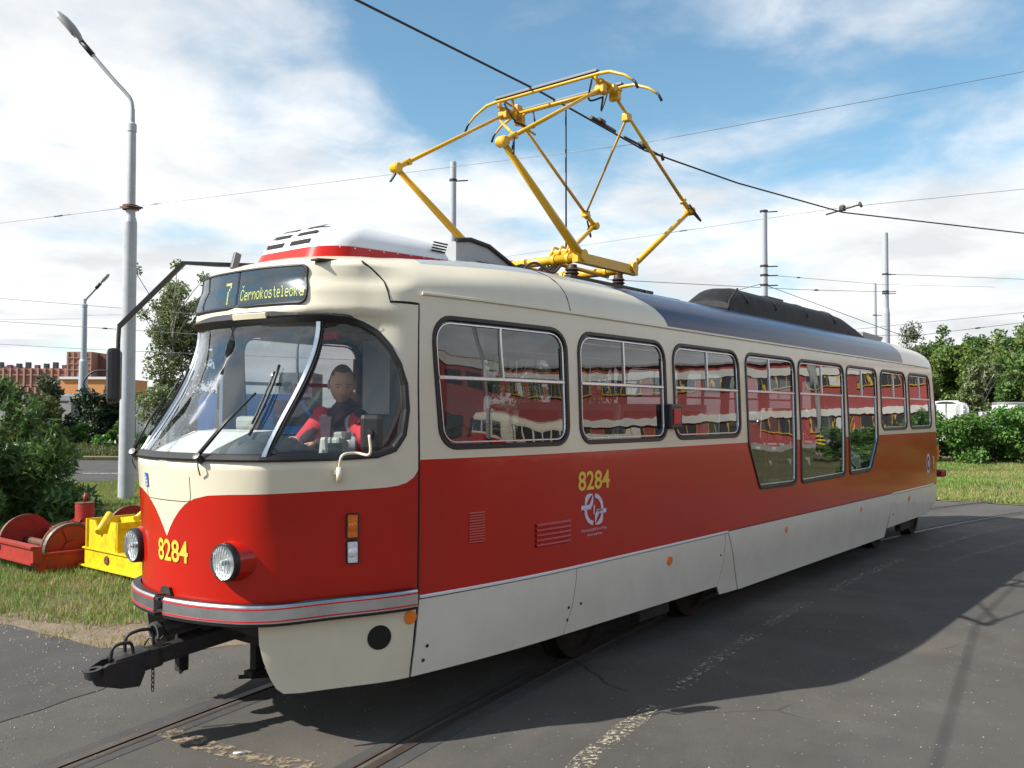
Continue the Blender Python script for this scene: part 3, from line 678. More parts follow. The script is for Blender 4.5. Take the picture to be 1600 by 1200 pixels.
for P_, of in ((P2, 0), (P3, 0), (P4, .004), (P5, .010), (P6, 0), (P7, -.004)):
    skirt(P_, of, du=.2); skirt(P_, of, sides=(1,), du=.2)
for s in (-1, 1):
    strip('trim_strip', [(1.60, .812), (SIDE(4.93), .812)], .020, M_['white_plastic'], -.01, .007, sides=(s,), parent=tram, d=.2)
    strip('trim_strip', [(SIDE(10.08), .812), (SIDE(12.34), .812)], .020, M_['white_plastic'], -.01, .007, sides=(s,), parent=tram, d=.2)
b = MB()
for (u, t) in ((1.68, .505), (SIDE(2.40), .53), (SIDE(2.55), .535), (SIDE(4.80), .61), (1.66, .42), (SIDE(10.15), .52), (SIDE(2.40), .44)):
    c = FO(u, t, 0)[0]; nn = FN(u, t)[0]; q = MB(); q.lathe(c, nn, [(.011, -.01), (.011, .004), (.006, .006), (.001, .004)], 10, 0); q.build('lock', [M_['dark_metal']], tram)
c = FO(1.338, .603, 0)[0]; nn = FN(1.338, .603)[0]; q = MB(); q.lathe(c, nn, [(.072, -.03), (.072, .003), (.064, .004), (.063, .0015), (.001, .0015)], 28, 0); q.build('access_hole', [M_['groove']], tram)
# underframe shadow box, wheels, bogies
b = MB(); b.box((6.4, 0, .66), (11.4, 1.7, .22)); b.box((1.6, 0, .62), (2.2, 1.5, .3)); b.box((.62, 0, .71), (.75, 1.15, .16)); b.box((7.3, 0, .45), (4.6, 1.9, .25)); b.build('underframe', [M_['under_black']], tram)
for bx_ in (3.9, 11.35):
    bo = MB()
    for s in (-1, 1): bo.box((bx_, s * .92, .40), (2.3, .10, .16), bev=.02); bo.box((bx_, s * .92, .24), (.5, .09, .14), bev=.02)
    bo.box((bx_, 0, .42), (.4, 1.9, .2)); bog = bo.build('bogie_frame', [M_['under_black']], tram)
    for wx in (bx_ - .93, bx_ + .93):
        for s in (-1, 1):
            wb = MB(); wb.lathe((wx, s * .70, .335), (0, s, 0), [(.05, -.02), (.36, -.02), (.36, .015), (.33, .03), (.328, .12), (.27, .12), (.25, .09), (.12, .09), (.11, .14), (.001, .14)], 36, 0, False)
            wb.build('wheel', [M_['wheel_steel']], tram)
# front underneath: sweeper posts, buffer pipe, pocket
b = MB()
b.box((.92, .47, .43), (.085, .07, .60), bev=.008); b.box((.90, .47, .105), (.12, .10, .05), bev=.01); b.tube([(.80, .52, .09), (.98, .38, .085)], .014, 8); b.tube([(.92, .47, .72), (.92, -.45, .72)], .05, 8)
b.box((.93, .0, .60), (.10, 1.0, .10), bev=.01)
b.prism([(.62, .40, .66), (.62, .40, .42), (.80, .40, .38), (1.1, .40, .38), (1.1, .40, .66)], (0, -.06, 0))
b.build('sweeper_bracket', [M_['under_black']], tram)
b = MB(); b.box((.43, .62, .30), (.07, .06, .20), bev=.006); b.tube([(.40, .58, .2), (.47, .66, .2)], .012, 8); b.box((.52, .55, .42), (.4, .12, .12)); b.build('sweeper_bracket', [M_['under_black']], tram)
b = MB(); b.tube([(.55, .36, .60), (.12, .36, .56)], .055, 16); b.lathe((.13, .36, .561), (-1, 0, -.09), [(.055, 0), (.06, .01), (.06, .05), (.042, .05), (.04, -.05), (.001, -.05)], 18, 1, True); b.build('air_pipe', [M_['dark_metal'], M_['carbon']], tram)
# coupler
b = MB(); r_ = Matrix.Rotation(R(-9), 3, 'Z')
A0, A1 = Vector((.75, .02, .585)), Vector((-.02, .145, .475))
d = (A1 - A0).normalized(); q = d.to_track_quat('X', 'Z').to_matrix()
b.box((A0 + A1) / 2, ((A1 - A0).length, .085, .095), q, bev=.012)
H = A1 + d * .10
b.box(H, (.25, .13, .12), q, bev=.03); b.box(H + d * .05 + q @ Vector((0, 0, .055)), (.20, .165, .026), q, bev=.01)
coup = b.build('coupler', [M_['dark_metal']], tram)
b = MB()
jl = [(0, 0, .05), (.17, 0, .055), (.27, 0, .02), (.25, 0, -.04), (.12, 0, -.10), (.02, 0, -.12), (-.02, 0, -.05)]
for yy in (-.085, .055):
    pts = [H + d * .02 + q @ Vector((p[0], yy, p[2])) for p in jl]; b.prism(pts, q @ Vector((0, .035, 0)))
b.lathe(H + d * .27 + q @ Vector((0, .075, .035)), q @ Vector((0, 0, 1)), [(.022, -.02), (.05, -.02), (.05, .02), (.022, .02), (.022, -.02)], 16); b.lathe(H + q @ Vector((.02, 0, -.05)), (0, 0, -1), [(.03, -.1), (.03, .07), (.001, .075)], 12)
b.build('jaw', [M_['dark_metal']], coup)
b = MB()
for (x0, yy, h_, ww) in ((-.02, -.03, .10, .17), (.10, .03, .075, .13)):
    P_ = [H + q @ Vector((x0 - ww / 2, yy, .05)), H + q @ Vector((x0 - ww / 2 + .01, yy, .05 + h_)), H + q @ Vector((x0 + ww / 2 - .03, yy, .055 + h_)), H + q @ Vector((x0 + ww / 2, yy, .05))]
    b.tube(bezier_like(P_, 5), .010, 8)
b.tube([H + q @ Vector((-.06, -.06, .06)), H + q @ Vector((-.09, -.05, .10)), H + q @ Vector((-.13, .0, .08)), H + q @ Vector((-.15, .03, .11))], .006, 6)
b.build('handle', [M_['dark_metal']], coup)
b = MB(); c0 = H + q @ Vector((-.10, -.07, -.06))
for k in range(7):
    c = c0 + Vector((0, 0, -.026 * k)); a_ = Vector((1, .3, 0)).normalized() if k % 2 else Vector((-.3, 1, 0)).normalized()
    b.tube([c + a_ * (.010 * math.cos(2 * PI * i / 10)) + Vector((0, 0, .018 * math.sin(2 * PI * i / 10))) for i in range(11)], .0035, 5, caps=False)
b.build('chain', [M_['dark_metal']], coup)
# bumpers: a bowed aluminium bar in two halves
def bumper(s):
    us = np.concatenate([np.linspace(.046, 1.0, 34), np.linspace(1.03, 1.545, 14)]); n = len(us)
    t0 = .80 + np.clip((us - .74) / .8, 0, 1) * .022; base = F(us, t0); nn = FN(us, t0); nn[:, 2] = 0; nn /= np.linalg.norm(nn, axis=1, keepdims=True)
    prof = [(.012, -.052), (.054, -.055), (.062, -.048), (.062, .040), (.052, .050), (.012, .050)]
    def sweep(pr_, name, m, par, a=0, zz=0):
        rows = [base + nn * o_ + np.array([0, 0, 1.0]) * h_ for (o_, h_) in pr_]; X = on_side(np.vstack(rows), s); k = len(rows)
        f = [(j * n + i, j * n + i + 1, (j + 1) * n + i + 1, (j + 1) * n + i) for j in range(k - 1) for i in range(n - 1)]
        f += [tuple(j * n for j in reversed(range(k))), tuple(j * n + n - 1 for j in range(k))]
        if s > 0: f = [tuple(reversed(x)) for x in f]
        o_ = mesh_obj(name, X, f, m, par, smooth=[True] * (len(f) - 2) + [False] * 2)
        o_.data.set_sharp_from_angle(angle=R(30)); return o_
    bo = sweep(prof, 'bumper', M_['aluminium'], tram)
    sweep([(.010, .046), (.010, .0535), (.050, .0535), (.053, .050)], 'rubber_top', M_['black_rubber'], bo)
    sweep([(.015, -.052), (.015, -.066), (.056, -.066), (.058, -.053)], 'rubber_edge', M_['black_rubber'], bo)
    sweep([(.060, .026), (.0645, .026), (.0645, .034), (.060, .034)], 'stripe', M_['stripe_red'], bo)
    sweep([(.060, -.040), (.0645, -.040), (.0645, -.032), (.060, -.032)], 'stripe', M_['stripe_red'], bo)
for s in (-1, 1): bumper(s)
b = MB(); b.box((-.03, 0, .835), (.12, .10, .012)); b.box((-.02, 0, .765), (.12, .10, .012)); b.box((.02, 0, .80), (.06, .12, .10)); b.box((-.085, .0, .838), (.04, .035, .018), bev=.004); b.build('bumper_bracket', [M_['under_black']], tram)
b = MB(); b.prism([(-.052, -.06, .86), (-.052, .06, .86), (-.052, .04, .90), (-.052, -.04, .90)], (.02, 0, 0)); b.build('towing_flap', [M_['under_black']], tram)
# headlights
for s in (-1, 1):
    b = MB(); c = Vector((.048, s * .488, 1.086)); ax_ = (-1, s * .10, -.02)
    b.lathe(c, ax_, [(.107, -.10), (.107, .035), (.103, .046), (.097, .047), (.096, .035)], 32, 0)
    hl = b.build('headlight', [M_['black_rubber']], tram)
    an = Vector(ax_).normalized()
    q = MB(); q.lathe(c + an * .036, ax_, [(.096, 0), (.085, -.006), (.065, -.013), (.040, -.018), (.001, -.020)], 32, 0); q.build('reflector', [M_['reflector_bowl']], hl)
    q = MB(); q.lathe(c + an * .012, ax_, [(.016, 0), (.016, .035), (.010, .045), (.001, .047)], 12, 0); q.build('bulb', [M_['white_plastic']], hl)
    q = MB(); q.lathe(c + an * .036, ax_, [(.097, 0), (.095, .014), (.082, .028), (.052, .038), (.001, .042)], 32, 0); q.build('lens', [M_['lamp_cover']], hl)
    q = MB()
    for k in range(-3, 4):
        hh = math.sqrt(.085 ** 2 - (k * .022) ** 2); sdv = Vector((0, 1, 0)); q.tube([c + an * (.036 + .030 - 1.6 * (k * .022) ** 2 - 1.6 * z_ * z_) + sdv * k * .022 + Vector((0, 0, z_)) for z_ in np.linspace(-hh, hh, 7)], .0022, 5)
    q.build('lens_rib', [M_['white_plastic']], hl)
    q = MB(); q.lathe(c, ax_, [(.130, -.09), (.119, -.045), (.111, -.010), (.1075, .008)], 32, 0); q.build('headlight_pod', [M_['red_paint']], hl)
# wipers
def P3(u, t, o): return Vector(FS([u], [t], o)[0])
for (pv, tip, b0, b1) in (((.322, 1.650), (.465, 2.0), (.546, 1.78), (.506, 2.19)), ((-.535, 1.650), (-.590, 1.98), (-.575, 1.76), (-.600, 2.20))):
    wp = MB(); a = P3(*pv, .03); e = P3(*tip, .055); wp.lathe(a, FN(abs(pv[0]), 1.68)[0] * (1 if pv[0] > 0 else 1), [(.022, -.04), (.022, .012), (.001, .014)], 10)
    mid = P3((pv[0] + tip[0]) / 2, (pv[1] + tip[1]) / 2, .065)
    wp.tube([a, mid, e], [.011, .008, .006], 8); wp.tube([a + Vector((.0, .02, 0)), mid + Vector((0, .022, .0)), e], [.006, .005, .004], 6); wo = wp.build('wiper', [M_['black_plastic']], tram)
    bl = MB(); n_ = 9; bl.tube([P3(b0[0] + (b1[0] - b0[0]) * k / 8, b0[1] + (b1[1] - b0[1]) * k / 8, .012) for k in range(9)], .009, 6); bl.tube([P3(b0[0] + (b1[0] - b0[0]) * k / 8, b0[1] + (b1[1] - b0[1]) * k / 8, .03 + .014 * math.sin(PI * k / 8)) for k in range(1, 8)], .006, 6); bl.build('blade', [M_['black_rubber']], wo)
    hs = MB(); hs.tube(bezier_like([P3(pv[0] - .01, 1.66, .03), P3(pv[0] + .01, 1.62, .03), P3(pv[0] + .005, 1.56, .012)], 4), .004, 5); hs.build('hose', [M_['black_rubber']], wo)
# driver's small mirror on the camera side
c = Vector(FO(1.094, 1.574, 0)[0]); nn = Vector(FN(1.094, 1.574)[0])
b = MB(); b.tube([c + nn * .03 + Vector((0, 0, -.055)), c + nn * .03 + Vector((0, 0, .03))], .017, 12)
b.box(c + nn * .01, (.06, .02, .03), nn.to_track_quat('Y', 'Z').to_matrix(), bev=.006)
mb = Vector((.60, -.965, 1.78))
b.tube(bezier_like([c + nn * .03 + Vector((0, 0, .03)), c + nn * .05 + Vector((.01, -.01, .10)), c + nn * .06 + Vector((.10, -.02, .11)), Vector((.615, -1.005, 1.68)), Vector((.612, -1.003, 1.79))], 6), .0085, 8)
ms = b.build('side_mirror', [M_['cream']], tram)
q = MB(); dirv = Vector((-.85, -.52, 0)).normalized(); rm = dirv.to_track_quat('X', 'Z').to_matrix()
q.box(Vector((.655, -.975, 1.80)), (.06, .13, .215), rm, bev=.028); q.lathe(Vector((.655, -.975, 1.80)) + dirv * .03, dirv, [(.024, 0), (.02, .012), (.001, .014)], 10); q.build('mirror_housing', [M_['black_plastic']], ms)
q = MB(); q.box(Vector((.655, -.975, 1.80)) - dirv * .031, (.004, .108, .19), rm); q.build('mirror_glass', [M_['chrome']], ms)
# long-armed mirror on the far side
b = MB(); A_ = [(.95, .42, 2.945), (.62, .55, 2.925), (.45, .70, 2.93), (.26, 1.20, 2.51), (.255, 1.20, 2.42), (.255, 1.20, 2.0)]
b.tube(A_[:4], .020, 4, sm=False); b.tube(A_[3:], .015, 4, sm=False)
arm = b.build('side_mirror', [M_['black_plastic']], tram)
q = MB(); q.box(Vector((.225, 1.20, 2.165)), (.09, .17, .38), Matrix.Rotation(R(-25), 3, 'Z'), bev=.03); q.build('mirror_housing', [M_['black_plastic']], arm)
q = MB(); q.box(Vector((.265, 1.185, 2.165)), (.02, .05, .33), Matrix.Rotation(R(-25), 3, 'Z'), bev=.008); q.build('mirror_clamp', [M_['carbon']], arm)
q = MB(); q.tube(bezier_like([(.22, 1.20, 2.20), (.13, 1.30, 2.19), (.08, 1.33, 2.10), (.14, 1.27, 2.02), (.24, 1.18, 2.08)], 6), .006, 6); q.build('cable', [M_['black_rubber']], arm)
q = MB(); q.box((.70, .47, 2.95), (.05, .03, .12), Matrix.Rotation(R(15), 3, 'Y'), bev=.006); q.build('arm_bracket', [M_['carbon']], arm)
# door mirror lamp / destination box on the side (dark box between two windows)
c = Vector(FO(SIDE(3.87), 1.89, 0)[0]); b = MB(); b.box(c + Vector((0, -.03, 0)), (.20, .06, .21), bev=.015); db = b.build('door_lamp', [M_['black_plastic']], tram)
q = MB(); q.box(c + Vector((0.0, -.063, 0)), (.12, .012, .13), bev=.004); q.build('lens', [M_['stripe_red']], db)
# rear lamp
b = MB(); b.box((12.92, -1.05, .95), (.20, .16, .12), Matrix.Rotation(R(-30), 3, 'Z'), bev=.03); rl_ = b.build('rear_lamp', [M_['black_plastic']], tram)
q = MB(); q.box((12.86, -1.12, .95), (.08, .06, .09), Matrix.Rotation(R(-30), 3, 'Z'), bev=.015); q.build('lens', [M_['stripe_red']], rl_)
b = MB(); b.box((13.0, -1.0, 1.28), (.05, .09, .24), Matrix.Rotation(R(-30), 3, 'Z'), bev=.01); b.build('rear_reflector', [M_['reflector_orange']], tram)
# ---------------------------------------------------------------- roof equipment
def loft(rows, closed=True, caps=True):
    n = len(rows[0]); V = [p for r_ in rows for p in r_]; f = [(j * n + i, j * n + (i + 1) % n, (j + 1) * n + (i + 1) % n, (j + 1) * n + i) for j in range(len(rows) - 1) for i in range(n if closed else n - 1)]
    if caps: f += [tuple(reversed(range(n))), tuple((len(rows) - 1) * n + i for i in range(n))]
    return V, f
def fixn(o, ang=35):
    bm = bmesh.new(); bm.from_mesh(o.data); bmesh.ops.recalc_face_normals(bm, faces=bm.faces); bm.to_mesh(o.data); bm.free()
    o.data.polygons.foreach_set('use_smooth', np.ones(len(o.data.polygons), bool)); o.data.set_sharp_from_angle(angle=R(ang)); return o
def acplan(x0, x1, y0, y1, z0, z1, rf, rb, n=7):     # rounded plan; z slopes from z0 at x0 to z1 at x1
    o = []
    for (cx_, cy_, q, s0) in ((x1 - rb, y1 - rb, rb, 0), (x0 + rf, y1 - rf, rf, 90), (x0 + rf, y0 + rf, rf, 180), (x1 - rb, y0 + rb, rb, 270)):
        o += [(cx_ + q * math.cos(R(s0 + 90 * k / n)), cy_ + q * math.sin(R(s0 + 90 * k / n))) for k in range(n + 1)]
    return [(x, y, z0 + (z1 - z0) * (x - x0) / (x1 - x0)) for x, y in o]
# air conditioner: red base, white moulded cover with slots in its sloping front
V, f = loft([acplan(.62, 1.84, -.57, .34, 2.82, 2.93, .24, .10), acplan(.68, 1.83, -.55, .32, 2.955, 2.995, .24, .10)])
ac = fixn(mesh_obj('air_conditioner', V, f, M_['red_paint'], tram))
rows = [acplan(.685, 1.82, -.545, .315, 2.953, 2.993, .24, .10)]
for k in range(1, 9):
    a = k / 8 * PI / 2; s_ = 1 - math.cos(a); hgt = math.sin(a)
    rows.append(acplan(.685 + .10 * hgt ** 1.2 + .18 * s_, 1.82 - .10 * s_, -.545 + .04 * hgt + .16 * s_, .315 - .04 * hgt - .16 * s_, 2.955 + .20 * hgt, 2.993 + .145 * hgt, .22, .11))
V, f = loft(rows); fixn(mesh_obj('cover', V, f, M_['white_plastic'], ac), 50)
b = MB()
def acfront(y, k):            # point on the cover's front slope
    a = k * PI / 2; s_ = 1 - math.cos(a); hgt = math.sin(a); return Vector((.685 + .10 * hgt ** 1.2 + .18 * s_ - .004, y, 2.955 + .20 * hgt + .002))
for ya, yb in ((-.33, -.13), (-.06, .12)):
    for k in (.10, .34, .58):
        sl = MB(); sl.add([acfront(ya, k), acfront(yb, k), acfront(yb, k + .10), acfront(ya, k + .10)], [(0, 1, 2, 3)]); sl.build('slot', [M_['groove']], ac)
for k in range(4):
    z = 3.045 + k * .021; sl = MB(); sl.box((1.66 + k * .012, -.531 + k * .0035, z), (.14, .006, .010)); sl.build('slot', [M_['groove']], ac)
for x in np.linspace(.76, 1.74, 9):
    sl = MB(); sl.lathe((x, -.553, 2.94 + .045 * (x - .66)), (0, -1, 0), [(.006, 0), (.004, .004), (.001, .005)], 8); sl.build('screw', [M_['aluminium']], ac)
sk = MB(); sk.box((1.0, -.60, 2.868), (.95, .07, .012), Matrix.Rotation(R(-5), 3, 'Y')); sk.build('roof_flange', [M_['dark_metal']], ac)
# roof resistor cover with a sloping lid behind it
b = MB(); b.prism([(2.05, -.34, 3.03), (2.05, -.34, 3.20), (2.20, -.34, 3.225), (2.42, -.34, 3.205), (2.86, -.34, 3.03)], (0, .75, 0)); hb = b.build('roof_hatch', [M_['roof_grey']], tram)
b = MB(); b.tube([(2.04, -.35, 3.205), (2.20, -.35, 3.232), (2.42, -.35, 3.212), (2.88, -.35, 3.035)], .018, 6); b.tube([(2.42, -.35, 3.212), (2.42, .41, 3.212)], .016, 6); b.build('edge_trim', [M_['dark_metal']], hb)
# rear power container: black mesh hood
rows = []
for (x, hz_, wy) in ((5.98, .02, .66), (6.00, .12, .66), (6.22, .28, .64), (6.5, .31, .64), (9.3, .30, .64), (9.75, .27, .64), (10.2, .15, .65), (10.45, .02, .66)):
    rows.append([(x, -.37 + (wy - .36) * math.cos(a), 2.98 + .04 + (hz_) * (max(0, math.sin(a)) ** .55) - (.10 if math.sin(a) < .05 else 0)) for a in np.linspace(0, PI, 15)])
V, f = loft(rows, False, True); hood = fixn(mesh_obj('roof_container', V, f, M_['mesh_black'], tram), 40)
for x in (6.5, 7.3, 8.3, 9.3):
    b = MB(); b.tube([(x, -.37 + .285 * math.cos(a), 3.025 + .302 * (max(0, math.sin(a)) ** .55)) for a in np.linspace(.15, PI - .15, 13)], .006, 5); b.build('seam', [M_['dark_metal']], hood)
b = MB(); b.box((7.75, -.34, 3.335), (.55, .2, .03), bev=.008); b.build('hood_lid', [M_['dark_metal']], hood)
b = MB(); b.tube([(5.97, -.67, 2.97), (5.99, -.67, 3.12), (6.22, -.655, 3.27)], .014, 6); b.tube([(5.97, -.67, 2.965), (10.46, -.67, 2.965)], .018, 6)
for x in (6.3, 7.1, 8.9, 10.2): b.box((x, -.685, 2.965), (.06, .02, .03))
b.build('hood_frame', [M_['under_black']], hood)
b = MB(); b.prism([(10.75, -.55, 3.0), (10.75, -.55, 3.14), (11.75, -.55, 3.12), (11.55, -.55, 2.99)], (0, .5, 0)); rb = b.build('aerial_box', [M_['lamp_grey']], tram)
b = MB(); b.tube(bezier_like([(10.35, -.4, 3.05), (10.55, -.45, 3.16), (10.75, -.45, 3.06)], 5), .012, 6); b.build('cable', [M_['black_rubber']], rb)
b = MB()
for y in (-.50, .50): b.tube([(2.1, y, 3.03), (5.2, y, 3.05)], .014, 6)
b.build('roof_conduit', [M_['dark_metal']], tram)
# ---------------------------------------------------------------- pantograph
pan = empty('pantograph', (3.80, 0, 3.10)); pan.parent = tram
O = Vector((3.80, 0, 3.10)); YM = [M_['yellow_paint'], M_['dark_metal'], M_['insulator'], M_['carbon'], M_['black_rubber']]
def pm(name, b, par=None):
    b.v = [tuple(Vector(v) - O) for v in b.v]; return b.build(name, YM, par or pan)
xf, xr, zb, a_ = 3.42, 4.24, 3.24, .52
for y in (-a_, a_):
    b = MB(); b.box(((xf + xr) / 2, y, zb), (xr - xf + .16, .06, .09), bev=.006); pm('base_frame', b)
for x, y0, y1 in ((xf, -a_ - .02, a_ + .02), (xr, -a_ - .02, a_ + .02)):
    b = MB(); b.tube([(x, y0, zb + .01), (x, y1, zb + .01)], .04, 14)
    for y in (-.40, -.25, .25, .40): b.lathe((x, y, zb + .01), (0, 1, 0), [(.040, -.015), (.050, -.015), (.050, .015), (.040, .015)], 14)
    pm('main_shaft', b)
b = MB()
for y in (-.38, -.30, -.22): b.tube([(xf - .02, y, zb + .05), (xf + .03, y, zb + .13), (xf + .12, y, zb + .12)], .012, 6)
pm('lift_lever', b); b = MB(); b.box((xf + .05, -.30, zb + .07), (.10, .22, .05), bev=.008); b.tube([(xf + .05, .30, zb + .02), (xr - .05, .30, zb + .02)], .03, 10); b.tube([(xf + .05, -.2, zb), (xr + .1, -.2, zb - .02)], .02, 8)
pm('lift_lever', b)
for x in (xf + .02, xr - .06):
    for y in (-.42, .42):
        b = MB(); b.lathe((x, y, 3.06), (0, 0, 1), [(.045, 0), (.045, .02), (.065, .03), (.045, .045), (.065, .06), (.045, .075), (.065, .09), (.045, .105), (.04, .135)], 14, 2); pm('insulator', b)
b = MB()
for y in (-.46, .46): b.box((xr - .25, y, 3.075), (1.35, .07, .035), m=1, bev=.004); b.box((xr + .35, y, 3.05), (.12, .12, .07), m=1)
for x in (xf, xr + .2): b.box((x, 0, 3.06), (.06, 1.0, .03), m=1)
pm('mounting_rail', b)
K = {}
for nm, x, y in (('f', 2.30, -.58), ('f', 2.30, .58), ('r', 5.28, -.58), ('r', 5.28, .58)):
    xb = xf if nm == 'f' else xr; s = 1 if y > 0 else -1; k = Vector((x, y, 3.965)); root = Vector((xb, s * a_, zb + .02)); apx = Vector((3.80, s * .55, 4.80))
    b = MB(); b.tube([root, k], [.041, .024] if nm == 'f' else [.029, .021], 12); b.lathe(root, (0, 1, 0), [(.001, -.05), (.052, -.05), (.052, .05), (.001, .05)], 16); pm('lower_arm', b)
    b = MB(); b.lathe(k, (0, 1, 0), [(.001, -.045), (.036, -.045), (.044, -.030), (.044, .030), (.036, .045), (.001, .045)], 16); dk = (apx - k).normalized(); b.tube([k, k + dk * .14], .024, 10); b.box(k + dk * .16, (.035, .055, .055), dk.to_track_quat('X', 'Z').to_matrix(), bev=.006)
    kn = pm('knee_joint', b); q = MB(); dl = (root - k).normalized(); q.tube(bezier_like([k + dl * .06 + Vector((0, .06 * s, 0)), k + Vector((.02 if nm == 'f' else .06, .09 * s, -.10)), k + dk * .10 + Vector((0, .04 * s, 0))], 6), .010, 6, m=4); pm('shunt_cable', q, kn)
    b = MB(); b.tube([k + dk * .10, apx + Vector((-.10 if nm == 'f' else .10, 0, -.02))], [.018, .0145], 10); pm('upper_arm', b); K[nm, s] = (k, apx)
# diagonal braces between the rear upper arms, apex fittings
kr, ar = K['r', -1]; kl, al = K['r', 1]
cl = ar + (kr - ar) * .21; c2 = kl + (al - kl) * .12
b = MB(); b.tube([cl, c2], .0115, 8); pm('brace', b)
for c in (cl, c2):
    b = MB(); b.box(c, (.075, .07, .07), bev=.01); pm('clamp', b)
b = MB(); kf, af = K['f', -1]; kf2, af2 = K['f', 1]; b.tube([af2 + (kf2 - af2) * .12, kf + (af - kf) * .10], .013, 8); pm('brace', b)
for s in (-1, 1):
    ap = Vector((3.80, s * .55, 4.80)); b = MB()
    b.lathe(ap, (0, 1, 0), [(.001, -.08), (.032, -.08), (.036, 0), (.032, .08), (.001, .08)], 14); b.box(ap + Vector((0, 0, .01)), (.30, .06, .05), bev=.01); b.box(ap + Vector((-.12, 0, -.03)), (.06, .10, .08), bev=.01); b.box(ap + Vector((.12, 0, -.03)), (.06, .10, .08), bev=.01)
    b.tube([ap + Vector((-.16, 0, .02)), ap + Vector((-.20, 0, .065))], .016, 8); b.tube([ap + Vector((.16, 0, .02)), ap + Vector((.20, 0, .065))], .016, 8)
    b.tube([ap + Vector((-.17, .03 * s, .03)), ap + Vector((.17, .03 * s, .03))], .018, 8); b.box(ap + Vector((.02, -.06 * s, .03)), (.08, .05, .11), bev=.01)
    hd = pm('apex_joint', b)
    q = MB(); q.tube(bezier_like([ap + Vector((-.18, -.05 * s, .05)), ap + Vector((-.12, -.12 * s, -.10)), ap + Vector((.02, -.06 * s, -.05))], 6), .009, 6, m=4); q.tube(bezier_like([ap + Vector((.18, -.12 * s, .05)), ap + Vector((.14, -.16 * s, -.12)), ap + Vector((-.02, -.04 * s, -.08))], 6), .009, 6, m=4); pm('shunt_cable', q, hd)
b = MB(); b.tube([(3.80, -.55, 4.80), (3.80, .55, 4.80)], .014, 10); pm('head_tube', b)
for x in (3.60, 4.0):
    pts = [(x, -.98, 4.66), (x, -.95, 4.72), (x, -.85, 4.80), (x, -.70, 4.865), (x, -.58, 4.875), (x, .58, 4.875), (x, .70, 4.865), (x, .85, 4.80), (x, .95, 4.72), (x, .98, 4.66)]
    b = MB()
    for i in range(len(pts) - 1):
        pass
    b.tube(pts[1:-1], [.008, .012, .015, .0165, .0165, .015, .012, .008], 8); bar = pm('collector_bow', b)
    b = MB(); b.tube([pts[0], pts[1], (x, -.93, 4.74)], .012, 6, m=4); b.tube([pts[-1], pts[-2], (x, .93, 4.74)], .012, 6, m=4); pm('horn_tip', b, bar)
    b = MB(); b.box((x, 0, 4.902), (.05, 1.16, .022), m=3, bev=.004); pm('carbon_strip', b, bar)
b = MB()
for s in (-1, 1):
    b.tube([(3.60, s * .50, 4.875), (3.80, s * .50, 4.85), (4.0, s * .50, 4.875)], .012, 6)
b.tube([(3.62, .40, 4.87), (3.80, .5, 4.72), (3.98, .40, 4.62)], .012, 6); pm('head_stay', b)
b = MB(); b.tube([(4.15, .16, 4.86), (4.16, .16, 3.30)], .009, 6, m=4); pm('lowering_rope', b)

b = MB()
rr_ = random.Random(8)
for k in range(7):
    y_ = -.34 + .035 * k; b.tube(bezier_like([(2.80, y_, 3.05), (2.98, y_ + rr_.uniform(-.04, .04), 3.13 + rr_.uniform(-.02, .03)), (3.2, y_ + rr_.uniform(-.05, .05), 3.10), (3.42, y_ + .02, 3.20)], 5), .012, 6, m=k % 2 * 4 + (0 if k % 2 else 1))
b.build('roof_cable', [M_['dark_metal'], M_['insulator'], M_['black_rubber'], M_['carbon'], M_['black_rubber']], tram)
# ---------------------------------------------------------------- inside the tram
b = MB(); b.box((1.72, 0, .90), (1.7, 1.85, .06)); b.box((.62, 0, .90), (.5, 1.3, .06)); b.box((3.9, 0, .902), (2.6, 2.05, .06)); b.box((7.55, 0, .42), (5.0, 2.15, .06)); b.box((11.2, 0, .90), (2.3, 2.1, .06)); b.build('floor_plate', [M_['floor_grey']], tram)
b = MB(); b.prism([(.09, -.42, 1.605), (.09, .42, 1.605), (.24, .57, 1.605), (.62, .74, 1.605), (.62, -.74, 1.605), (.24, -.57, 1.605)], (0, 0, .022)); ds = b.build('dashboard', [M_['dash_cream']], tram)
b = MB(); b.prism([(.06, .50, 1.62), (.20, .50, 1.70), (.42, .50, 1.79), (.62, .50, 1.80), (.62, .50, 1.62)], (0, -.62, 0)); b.build('dashboard_hump', [M_['dash_cream']], ds)
b = MB(); b.prism([(.60, -.80, 1.60), (.60, .80, 1.60), (.70, .80, 1.52), (.70, -.80, 1.52)], (0, 0, -.5)); b.build('console_front', [M_['dash_dark']], ds)
b = MB(); rows = []
for k in range(7):
    a = k / 6 * PI; rows.append([(.34 + x, -.30 + .30 * math.cos(a), 1.60 + (.20 - .45 * abs(x - .12)) * math.sin(a)) for x in (0, .08, .16, .24, .32)])
V, f = loft(rows, False, False); fixn(mesh_obj('instrument_hood', V, f, M_['dash_dark'], ds), 60)
b = MB(); b.box((.64, -.66, 1.695), (.15, .13, .13), Matrix.Rotation(R(25), 3, 'Z') @ Matrix.Rotation(R(12), 3, 'Y'), bev=.02); b.box((.71, -.655, 1.775), (.09, .08, .05), Matrix.Rotation(R(25), 3, 'Z'), bev=.012); tm = b.build('ticket_terminal', [M_['terminal_grey']], ds)
b = MB(); b.box((.585, -.735, 1.70), (.012, .085, .075), Matrix.Rotation(R(50), 3, 'Z'), bev=.004); b.build('screen', [M_['dash_dark']], tm)
b = MB(); b.box((.67, .25, 1.84), (.07, .22, .10), bev=.03); b.build('equipment_box', [M_['terminal_grey']], ds)
